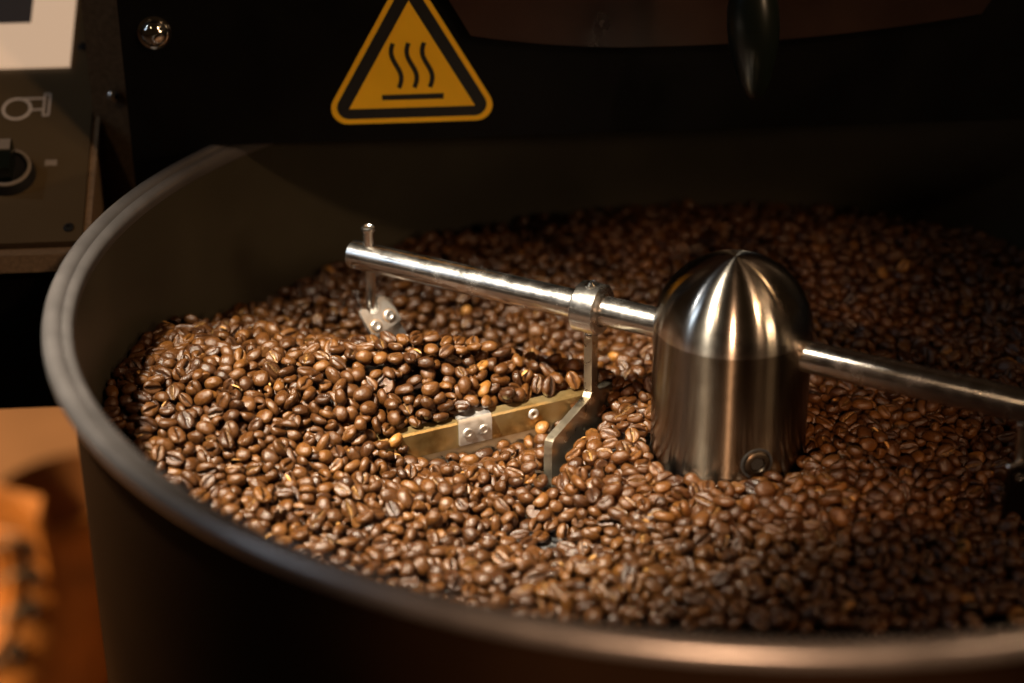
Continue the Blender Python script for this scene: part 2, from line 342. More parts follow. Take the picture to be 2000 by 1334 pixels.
# collar with set screw
def collar(s, name):
    bm = bmesh.new(); L = 0.0064; ro = 0.0122; ri = RR+0.0001
    lathe(bm, [(ri, -L), (ro-0.0009, -L), (ro, -L+0.0009), (ro, L-0.0009), (ro-0.0009, L), (ri+0.0008, L), (ri, L-0.0008)], 56, onrod(s), DR, True)
    c = build(name, bm, 'rod_steel', ST, smooth=35)
    bm = bmesh.new(); lathe(bm, [(0.0030, -0.001), (0.0030, 0.0008), (0.0026, 0.0012), (0.0022, 0.0006), (0.0019, 0.0006), (0.0019, 0.0014), (0.0015, 0.0018), (0.0010, 0.0018), (0.0009, 0.0006), (0, 0.0006)], 24, onrod(s) + Vector((0, 0, ro-0.0002)) + PX*0.0008, Vector((0, 0, 1)) + PX*0.12)
    build('set_screw', bm, 'chrome', ST, c, 40); return c
collar(-0.0716, 'clamp_collar')
# bracket: a narrow strap welded under the collar widening into a plough blade
def plough(s, front, back, ztop, zfront, zbot, th, name):
    P = onrod(s); P0 = Vector((P.x, P.y, 0)); d = (Vector((front[0], front[1], 0)) - P0); L = d.length; d.normalize(); n = Vector((d.y, -d.x, 0))
    sw = 0.0032
    pts = [(-sw, RZ-0.0115), (sw, RZ-0.0115), (sw, ztop+0.0010), (sw+0.0016, ztop-0.0012), (L-0.0035, zfront+0.0012), (L-0.0010, zfront), (L, zfront-0.0028), (L, zbot), (-back, zbot), (-back, ztop-0.004), (-sw-0.003, ztop-0.002), (-sw, ztop+0.0015)]
    bm = bmesh.new(); prism(bm, pts, P0 - n*th/2, d, (0, 0, 1), n*th)
    b = build(name, bm, 'bracket_steel', ST, bevel=0.0006)
    bm = bmesh.new(); lathe(bm, [(0, -0.0022), (0.0016, -0.0015), (0.0021, 0), (0.0016, 0.0015), (0, 0.0022)], 16, P + Vector((0, 0, -0.0128)) + d*0.0026, d); build('weld_bead', bm, 'chrome', ST, b, 60)
    return b
BR = plough(-0.0716, (-0.0833, 0.0017), 0.020, -0.0835, -0.0895, -0.1140, 0.0042, 'plough_bracket')
# sweeping bar lying behind the plough
B0 = Vector((-0.1660, 0.0190, 0)); B1 = Vector((-0.0500, 0.0660, 0)); bd = (B1-B0).normalized(); bn = Vector((bd.y, -bd.x, 0))
if bn.y > 0: bn = -bn
bc = (B0+B1)/2; bl = (B1-B0).length/2; uz = Vector((0, 0, 1))
bm = bmesh.new()
# channel: front face with a lip folded back along the top
prism(bm, [(0.0030, -0.1075), (0.0030, -0.0952), (0.0023, -0.0942), (-0.0030, -0.0936), (-0.0030, -0.0948), (0.0016, -0.0954), (0.0016, -0.1075)], B0, bn, uz, bd*2*bl)
bar = build('sweep_bar', bm, 'gold_bar', ST, bevel=0.0003)
bm = bmesh.new(); add_hex(bm, bc + bn*0.0008 + uz*(-0.1055), bd, bn, uz, bl-0.002, 0.0007, 0.0092); build('wiper_strip', bm, 'pale_strip', ST, bar, bevel=0.0002)
def onbar(t, off, z): return B0 + bd*t + bn*off + uz*z
tb = (Vector((-0.1165, 0.0385, 0)) - B0).dot(bd)
bm = bmesh.new()
prism(bm, [(0.0032, -0.1062), (0.0047, -0.1062), (0.0047, -0.0948), (0.0035, -0.0926), (-0.0034, -0.0920), (-0.0034, -0.0933), (0.0032, -0.0937)], onbar(tb-0.0085, 0, 0), bn, uz, bd*0.0170)
bclip = build('bar_clip', bm, 'clip_steel', ST, bar, bevel=0.0006)
for dt in (-0.0042, 0.0042): rivet('rivet', onbar(tb+dt, 0.0048, -0.0998), bn, 0.0027, 'clip_steel', ST, bclip)
rivet('rivet', onbar(tb+0.0315, 0.0031, -0.0990), bn, 0.0028, 'clip_steel', ST, bar)
# right-hand arm: second collarless hanger with its own blade
def hanger():
    P = onrod(0.1345); P0 = Vector((P.x, P.y, 0))
    bm = bmesh.new(); lathe(bm, [(0, RZ-0.028), (0.0028, RZ-0.028), (0.0028, RZ-0.004)], 24, P0); h = build('hanger_pin', bm, 'bracket_steel', ST, smooth=35)
    bm = bmesh.new(); lathe(bm, [(0.0028, 0), (0.0042, 0.0004), (0.0042, 0.003), (0.0028, 0.0034)], 24, P0 + uz*(RZ-0.0102)); build('weld_bead', bm, 'chrome', ST, h, 40)
    a = Vector((0.93, 0.36, 0)).normalized(); nb = Vector((a.y, -a.x, 0))
    k = P0 + uz*(RZ-0.0290) + a*0.003
    bm = bmesh.new(); add_hex(bm, k + uz*-0.004, a, nb, uz, 0.009, 0.0012, 0.0065); cp = build('clip_plate', bm, 'dark_steel', ST, bevel=0.0006)
    bm = bmesh.new(); rod(bm, k - a*0.012 + uz*0.0026 + nb*0.002, k + a*0.004 + uz*0.0036 + nb*0.002, 0.0016, 16); build('clip_tab', bm, 'rod_steel', ST, cp)
    for u in (-0.004, 0.005): rivet('rivet', k + a*u + nb*0.0013 + uz*-0.004, nb, 0.0024, 'chrome', ST, cp)
    bm = bmesh.new(); add_hex(bm, k + uz*-0.0250, a, nb, uz, 0.009, 0.0007, 0.0190); build('scraper_blade', bm, 'dark_steel', ST, bevel=0.0002)
hanger()

# ------------------------------------------------------------------ roaster
PY = 0.170
RO = empty('coffee_roaster', (0, 0.30, -0.95), 'black coffee roaster body behind the tray with yellow hot surface sticker', 'roaster')
bm = bmesh.new()
pts = [(-0.2835, 0.40), (-0.2835, -0.135), (-0.2470, -0.135), (-0.2470, -0.0040), (-0.2440, 0.0006), (0.2440, 0.0006), (0.2470, -0.0040), (0.2470, -0.135), (0.45, -0.135), (0.45, 0.40)]
prism(bm, pts, (0, PY, 0), (1, 0, 0), (0, 0, 1), (0, 0.010, 0))
plate = build('front_plate', bm, 'black_paint', RO, smooth=None)
bm = bmesh.new(); add_box(bm, (-0.2836, PY+0.0102, 0.012), (0.45, 0.62, 0.42)); build('drum_housing', bm, 'black_paint', RO, smooth=None)
bm = bmesh.new(); add_box(bm, (-0.262, 0.305, -0.95), (0.45, 0.62, 0.0118)); build('rear_stand', bm, 'black_paint', RO, smooth=None)
# dome-head bolt
P = Vector((-0.2664, PY, 0.0610)); bm = bmesh.new()
lathe(bm, [(0.0085, 0), (0.0085, 0.0008), (0.0070, 0.0010), (0.0068, 0.0020)] + [(0.0066*math.cos(R(a)), 0.0020+0.0048*math.sin(R(a))) for a in range(10, 86, 8)] + [(0, 0.0068)], 40, P, (0, -1, 0))
build('dome_bolt', bm, 'chrome', RO, plate, 50)
# warning sticker: rounded yellow outline, black triangle, yellow triangle, heat symbol
def tri(cx, zb, side, rad, n=8):
    h = side*math.sqrt(3)/2; c = [(cx-side/2, zb), (cx+side/2, zb), (cx, zb+h)]; cen = (cx, zb+h/3); out = []
    for i, (x, z) in enumerate(c):
        a0 = (-150, -30, 90)[i]
        if rad <= 0: out.append((x, z)); continue
        d = math.hypot(x-cen[0], z-cen[1]); k = (d-2*rad)/d; ox, oz = cen[0]+(x-cen[0])*k, cen[1]+(z-cen[1])*k
        for q in range(n+1):
            a = R(a0-60+120*q/n); out.append((ox+rad*math.cos(a), oz+rad*math.sin(a)))
    return out
SX = -0.1388
def sheet(name, pts, y, mat, par):
    bm = bmesh.new(); prism(bm, pts, (0, PY-y, 0), (1, 0, 0), (0, 0, 1), (0, 0.00012, 0)); return build(name, bm, mat, RO, par, smooth=None)
stk = sheet('warning_sticker', tri(SX, 0.0096, 0.0955, 0.0085), 0.00025, 'sticker_yellow', plate)
sheet('black_border', tri(SX, 0.0124, 0.0860, 0.0062), 0.00045, 'sticker_black', stk)
sheet('yellow_field', tri(SX, 0.0178, 0.0648, 0.0), 0.00065, 'sticker_yellow', stk)
sheet('base_line', [(-0.1540, 0.0222), (-0.1224, 0.0222), (-0.1224, 0.0250), (-0.1540, 0.0250)], 0.00085, 'sticker_black', stk)
for i in range(3):
    cl = []; x0 = -0.1455 + i*0.0079; n = 28
    for q in range(n+1):
        t = q/n; cl.append((x0 + 0.0020*math.sin(2*math.pi*(t*0.93+0.02))*1.0 - 0.0006 + 0.0014*(t-0.5)*-1.0, 0.0285 + 0.0235*t))
    L, Rr = [], []
    for q in range(n+1):
        a, b = cl[max(0, q-1)], cl[min(n, q+1)]; d = Vector((b[0]-a[0], b[1]-a[1])).normalized(); nx_, nz_ = -d.y*0.00115, d.x*0.00115
        L.append((cl[q][0]+nx_, cl[q][1]+nz_)); Rr.append((cl[q][0]-nx_, cl[q][1]-nz_))
    bm = bmesh.new(); n1 = len(L)
    va = [[bm.verts.new((x, PY-0.00085, z)) for x, z in S_] for S_ in (L, Rr)]; vb = [[bm.verts.new((v.co.x, PY-0.0007, v.co.z)) for v in S_] for S_ in va]
    for q in range(n1-1):
        bm.faces.new((va[0][q], va[0][q+1], va[1][q+1], va[1][q])); bm.faces.new((vb[0][q], vb[1][q], vb[1][q+1], vb[0][q+1]))
        bm.faces.new((va[0][q], vb[0][q], vb[0][q+1], va[0][q+1])); bm.faces.new((va[1][q], va[1][q+1], vb[1][q+1], vb[1][q]))
    build('heat_wave', bm, 'sticker_black', RO, stk, smooth=None)
# drum door plate with arched lower edge
pts = [(-0.150, 0.130), (-0.1080, 0.0560)]
for i in range(1, 25):
    t = i/24; x = -0.1080 + t*0.262; pts.append((x, 0.0475 + 0.0085*((2*t-1) - (-0.28))**2/(0.72**2) if t < 0.36 else 0.0475 + 0.0125*((2*t-1)+0.28)**2/(1.28**2)))
pts += [(0.190, 0.120), (0.190, 0.35), (-0.150, 0.35)]
bm = bmesh.new(); prism(bm, pts, (0, PY-0.0002, 0), (1, 0, 0), (0, 0, 1), (0, -0.0045, 0)); door = build('drum_door', bm, 'door_brown', RO, smooth=None, bevel=0.0008)
bm = bmesh.new(); HP = Vector((0.0255, 0.100, 0.0395))
lathe(bm, [(0, 0), (0.0026, 0.0006), (0.0052, 0.0036), (0.0076, 0.0096), (0.0098, 0.0180), (0.0118, 0.0270), (0.0126, 0.0360), (0.0122, 0.0450), (0.0105, 0.0540), (0.0080, 0.0610), (0.0055, 0.0650), (0.0045, 0.0700), (0.0045, 0.1100), (0, 0.1100)], 40, HP, Vector((-0.06, 0.05, 1)))
hd = build('door_handle', bm, 'knob_black', RO, door, 60)

# ------------------------------------------------------------------ control console left of the roaster
CO = empty('control_console', (-0.36, 0.20, -0.13), 'brown control console with pale screen and round dial at the left', 'console')
O = Vector((-0.3069, 0.14, -0.0378)); cv = Vector((0, 0.8723, 0.4889)); cu = Vector((1, 0, 0)); cn = Vector((0, -0.4889, 0.8723))
def cp_(u, v, h=0): return O + cu*u + cv*v + cn*h
def slab(name, u0, u1, v0, v1, h0, h1, mat, part=None, bevel=0.0):
    bm = bmesh.new(); add_hex(bm, cp_((u0+u1)/2, (v0+v1)/2, (h0+h1)/2), cu, cv, cn, (u1-u0)/2, (v1-v0)/2, (h1-h0)/2); return build(name, bm, mat, CO, part, smooth=None, bevel=bevel)
face = slab('face_panel', -0.16, -0.0022, 0.0, 0.30, -0.004, 0, 'brown_panel', bevel=0.0005)
slab('side_trim', -0.0018, 0.0016, -0.002, 0.30, -0.03, -0.0015, 'hammered', bevel=0.0004)
slab('inner_box', -0.16, -0.0006, 0.002, 0.30, -0.028, -0.0042, 'black_paint')
scrn = slab('screen', -0.15, -0.0163, 0.1206, 0.235, 0.0002, 0.0022, 'screen', face, 0.0004)
slab('screen_window', -0.14, -0.0396, 0.1532, 0.22, 0.0021, 0.0024, 'grey_print', scrn)
for u, v in ((-0.0107, 0.1357), (-0.0091, 0.0087)):
    bm = bmesh.new(); lathe(bm, [(0.0027, -0.0002), (0.0027, 0.0007), (0.0020, 0.0012), (0.0012, 0.0012), (0.0010, 0.0004), (0, 0.0004)], 20, cp_(u, v), cn); build('panel_screw', bm, 'hole_black', CO, face, 40)
# printed drum symbol
def flat_ring(name, cu0, cv0, ro, ri, mat):
    bm = bmesh.new(); lathe(bm, [(ro, 0.00003), (ro, 0.00018), (ri, 0.00018), (ri, 0.00003)], 40, cp_(cu0, cv0), cn, True); return build(name, bm, mat, CO, face, smooth=None)
ic = flat_ring('drum_symbol', -0.0424, 0.0914, 0.0080, 0.0064, 'white_print')
def bar2(u0, v0, u1, v1, wd):
    a = Vector((u1-u0, v1-v0)); L = a.length; a.normalize(); A = cu*a.x + cv*a.y; B = cn.cross(A); bm = bmesh.new()
    add_hex(bm, cp_((u0+u1)/2, (v0+v1)/2, 0.00010), A, B, cn, L/2, wd/2, 0.00008); return bm
for s in ((-0.0395, 0.0985, -0.0290, 0.0985, 0.0012), (-0.0352, 0.0905, -0.0290, 0.0905, 0.0012), (-0.0282, 0.0862, -0.0282, 0.1015, 0.0011), (-0.0254, 0.0862, -0.0254, 0.1015, 0.0011), (-0.0286, 0.1015, -0.0250, 0.1015, 0.0011), (-0.0286, 0.0862, -0.0250, 0.0862, 0.0011)):
    build('symbol_stroke', bar2(*s), 'white_print', CO, ic, smooth=None)
build('dial_mark', bar2(-0.0246, 0.0528, -0.0184, 0.0526, 0.0040), 'faint_print', CO, face, smooth=None)
# dial: chrome ring, black knob with a finger grip
DC = (-0.0425, 0.0450)
bm = bmesh.new(); lathe(bm, [(0.0140, 0), (0.0140, 0.0012), (0.0126, 0.0060), (0.0112, 0.0060), (0.0108, 0.0048), (0, 0.0048)], 48, cp_(*DC), cn); dial = build('dial', bm, 'rubber', CO, face, 35)
bm = bmesh.new(); lathe(bm, [(0.0126, 0.0061), (0.0124, 0.0071), (0.0116, 0.0074), (0.0108, 0.0071), (0.0106, 0.0061)], 48, cp_(*DC), cn, True); build('dial_ring', bm, 'satin_metal', CO, dial, 50)
bm = bmesh.new(); add_hex(bm, cp_(DC[0], DC[1]+0.001, 0.0105), cu, cv, cn, 0.0036, 0.0098, 0.0054); grip = build('dial_grip', bm, 'knob_black', CO, dial, bevel=0.0014, smooth=40)
bm = bmesh.new(); add_hex(bm, cp_(DC[0], DC[1]+0.0070, 0.0164), cu, cv, cn, 0.0030, 0.0034, 0.0006); build('pointer_tip', bm, 'satin_metal', CO, dial, bevel=0.0004, smooth=40)
# ledge and lower body
bm = bmesh.new(); add_box(bm, (-0.46, 0.1335, -0.0515), (-0.3060, 0.170, -0.0420)); build('front_lip', bm, 'hammered', CO, bevel=0.0010, smooth=40)
bm = bmesh.new(); add_box(bm, (-0.46, 0.1380, -0.1310), (-0.3095, 0.60, -0.0518)); build('lower_body', bm, 'black_paint', CO, smooth=None)
bm = bmesh.new(); add_box(bm, (-0.3085, 0.215, -0.1290), (-0.2838, 0.60, 0.30)); col_ = build('side_column', bm, 'hammered', CO, bevel=0.0008, smooth=None)
bm = bmesh.new(); lathe(bm, [(0.0034, 0), (0.0034, 0.004)] + [(0.0034*math.cos(R(a)), 0.004+0.0026*math.sin(R(a))) for a in range(10, 86, 15)] + [(0, 0.0066)], 24, Vector((-0.2962, 0.2150, 0.0155)), (0, -1, 0)); build('column_bolt', bm, 'chrome', CO, col_, 50)

# ------------------------------------------------------------------ leather boots on the floor behind
def boot(loc, heading, label, sc=1.0):
    rt_ = empty('leather_boot', loc, label, 'boot', 'boots on the floor')
    ca, sa = math.cos(R(heading)), math.sin(R(heading)); L0 = Vector(loc)
    def W(x, y, z): return L0 + Vector((x*ca-y*sa, x*sa+y*ca, z))*sc
    sec = [(0.022, -0.030, 0.252, 0.049), (0.040, -0.031, 0.246, 0.048), (0.055, -0.030, 0.226, 0.046), (0.072, -0.029, 0.186, 0.044), (0.090, -0.029, 0.146, 0.042), (0.110, -0.031, 0.118, 0.043), (0.135, -0.034, 0.102, 0.046), (0.165, -0.038, 0.098, 0.050), (0.190, -0.040, 0.100, 0.053)]
    def ring(bm, z, xb, xf, hw, n=36):
        out = []
        for i in range(n):
            a = 2*math.pi*i/n; c, s = math.cos(a), math.sin(a); cx = (xb+xf)/2; rx = (xf-xb)/2
            x = cx + rx*c; k = 1 - 0.18*max(0, -0.2+0.0*c) ; out.append(bm.verts.new(W(x, hw*s*k*(1-0.12*abs(c)**3), z)))
        return out
    def loft(rs, bm, cap0=False, cap1=False):
        n = len(rs[0])
        for a, b in zip(rs, rs[1:]):
            for i in range(n): bm.faces.new((a[i], a[(i+1) % n], b[(i+1) % n], b[i]))
        if cap0: bm.faces.new(rs[0])
        if cap1: bm.faces.new(rs[-1])
    bm = bmesh.new(); loft([ring(bm, *s) for s in sec] + [ring(bm, 0.192, -0.037, 0.097, 0.050)], bm); build('upper', bm, 'leather', rt_, smooth=80)
    bm = bmesh.new(); loft([ring(bm, 0.191, -0.037, 0.097, 0.050), ring(bm, 0.150, -0.030, 0.090, 0.042), ring(bm, 0.10, -0.022, 0.085, 0.036)], bm, False, True); build('lining', bm, 'leather_lining', rt_, smooth=60)
    bm = bmesh.new(); loft([ring(bm, 0, -0.033, 0.256, 0.050), ring(bm, 0.005, -0.035, 0.260, 0.053), ring(bm, 0.0215, -0.034, 0.258, 0.052)], bm, True, True); build('sole', bm, 'leather_dark', rt_, smooth=40)
    bm = bmesh.new(); tg = []
    for q in range(7):
        t = q/6; tg.append([bm.verts.new(W(0.086+0.010*t, y*(0.030+0.006*t), 0.13+0.095*t - 0.25*abs(y)**3*0.06)) for y in (-1, -0.6, -0.2, 0.2, 0.6, 1)] + [bm.verts.new(W(0.078+0.010*t, y*(0.030+0.006*t), 0.13+0.095*t)) for y in (1, 0.6, 0.2, -0.2, -0.6, -1)])
    loft(tg, bm, True, True); build('tongue', bm, 'leather', rt_, smooth=60)
    def front(z):
        for a, b in zip(sec, sec[1:]):
            if a[0] <= z <= b[0]: t = (z-a[0])/(b[0]-a[0]); return a[2]+(b[2]-a[2])*t
        return sec[-1][2]
    for side in (-1, 1):
        bm = bmesh.new(); prev = None
        pts = [W(front(z)-0.001, side*0.006, z) for z in np.linspace(0.062, 0.188, 12)]
        rs = []
        for q, P in enumerate(pts):
            d = (pts[min(q+1, 11)]-pts[max(q-1, 0)]).normalized(); e = d.orthogonal().normalized(); f_ = d.cross(e); rs.append([bm.verts.new(P + (e*math.cos(R(45*i)) + f_*math.sin(R(45*i)))*0.006*sc) for i in range(8)])
        loft(rs, bm, True, True); build('facing', bm, 'leather', rt_, smooth=60)
        for z in np.linspace(0.075, 0.180, 5):
            P = W(front(z)-0.005, side*0.021, z); nrm = W(0.9, side*0.6, 0.5) - W(0, 0, 0)
            bm = bmesh.new(); lathe(bm, [(0.0075*sc, -0.006), (0.0075*sc, 0.003), (0.005*sc, 0.0045), (0.003*sc, 0.002), (0, 0.002)], 16, P, nrm); build('eyelet', bm, 'leather_dark', rt_, smooth=40)
    for z in np.linspace(0.080, 0.170, 4):
        bm = bmesh.new(); rod(bm, W(front(z)+0.002, -0.018, z), W(front(z+0.02)+0.003, 0.018, z+0.02), 0.0028*sc, 10); build('lace', bm, 'lace', rt_, smooth=40)
boot((-0.507, 1.072, -0.95), 240, 'orange-tan leather boot with dark eyelets on the floor, close beside the tray', 1.34)
boot((-0.675, 1.110, -0.95), 252, 'orange-tan leather boot cut off by the left picture edge', 1.34)

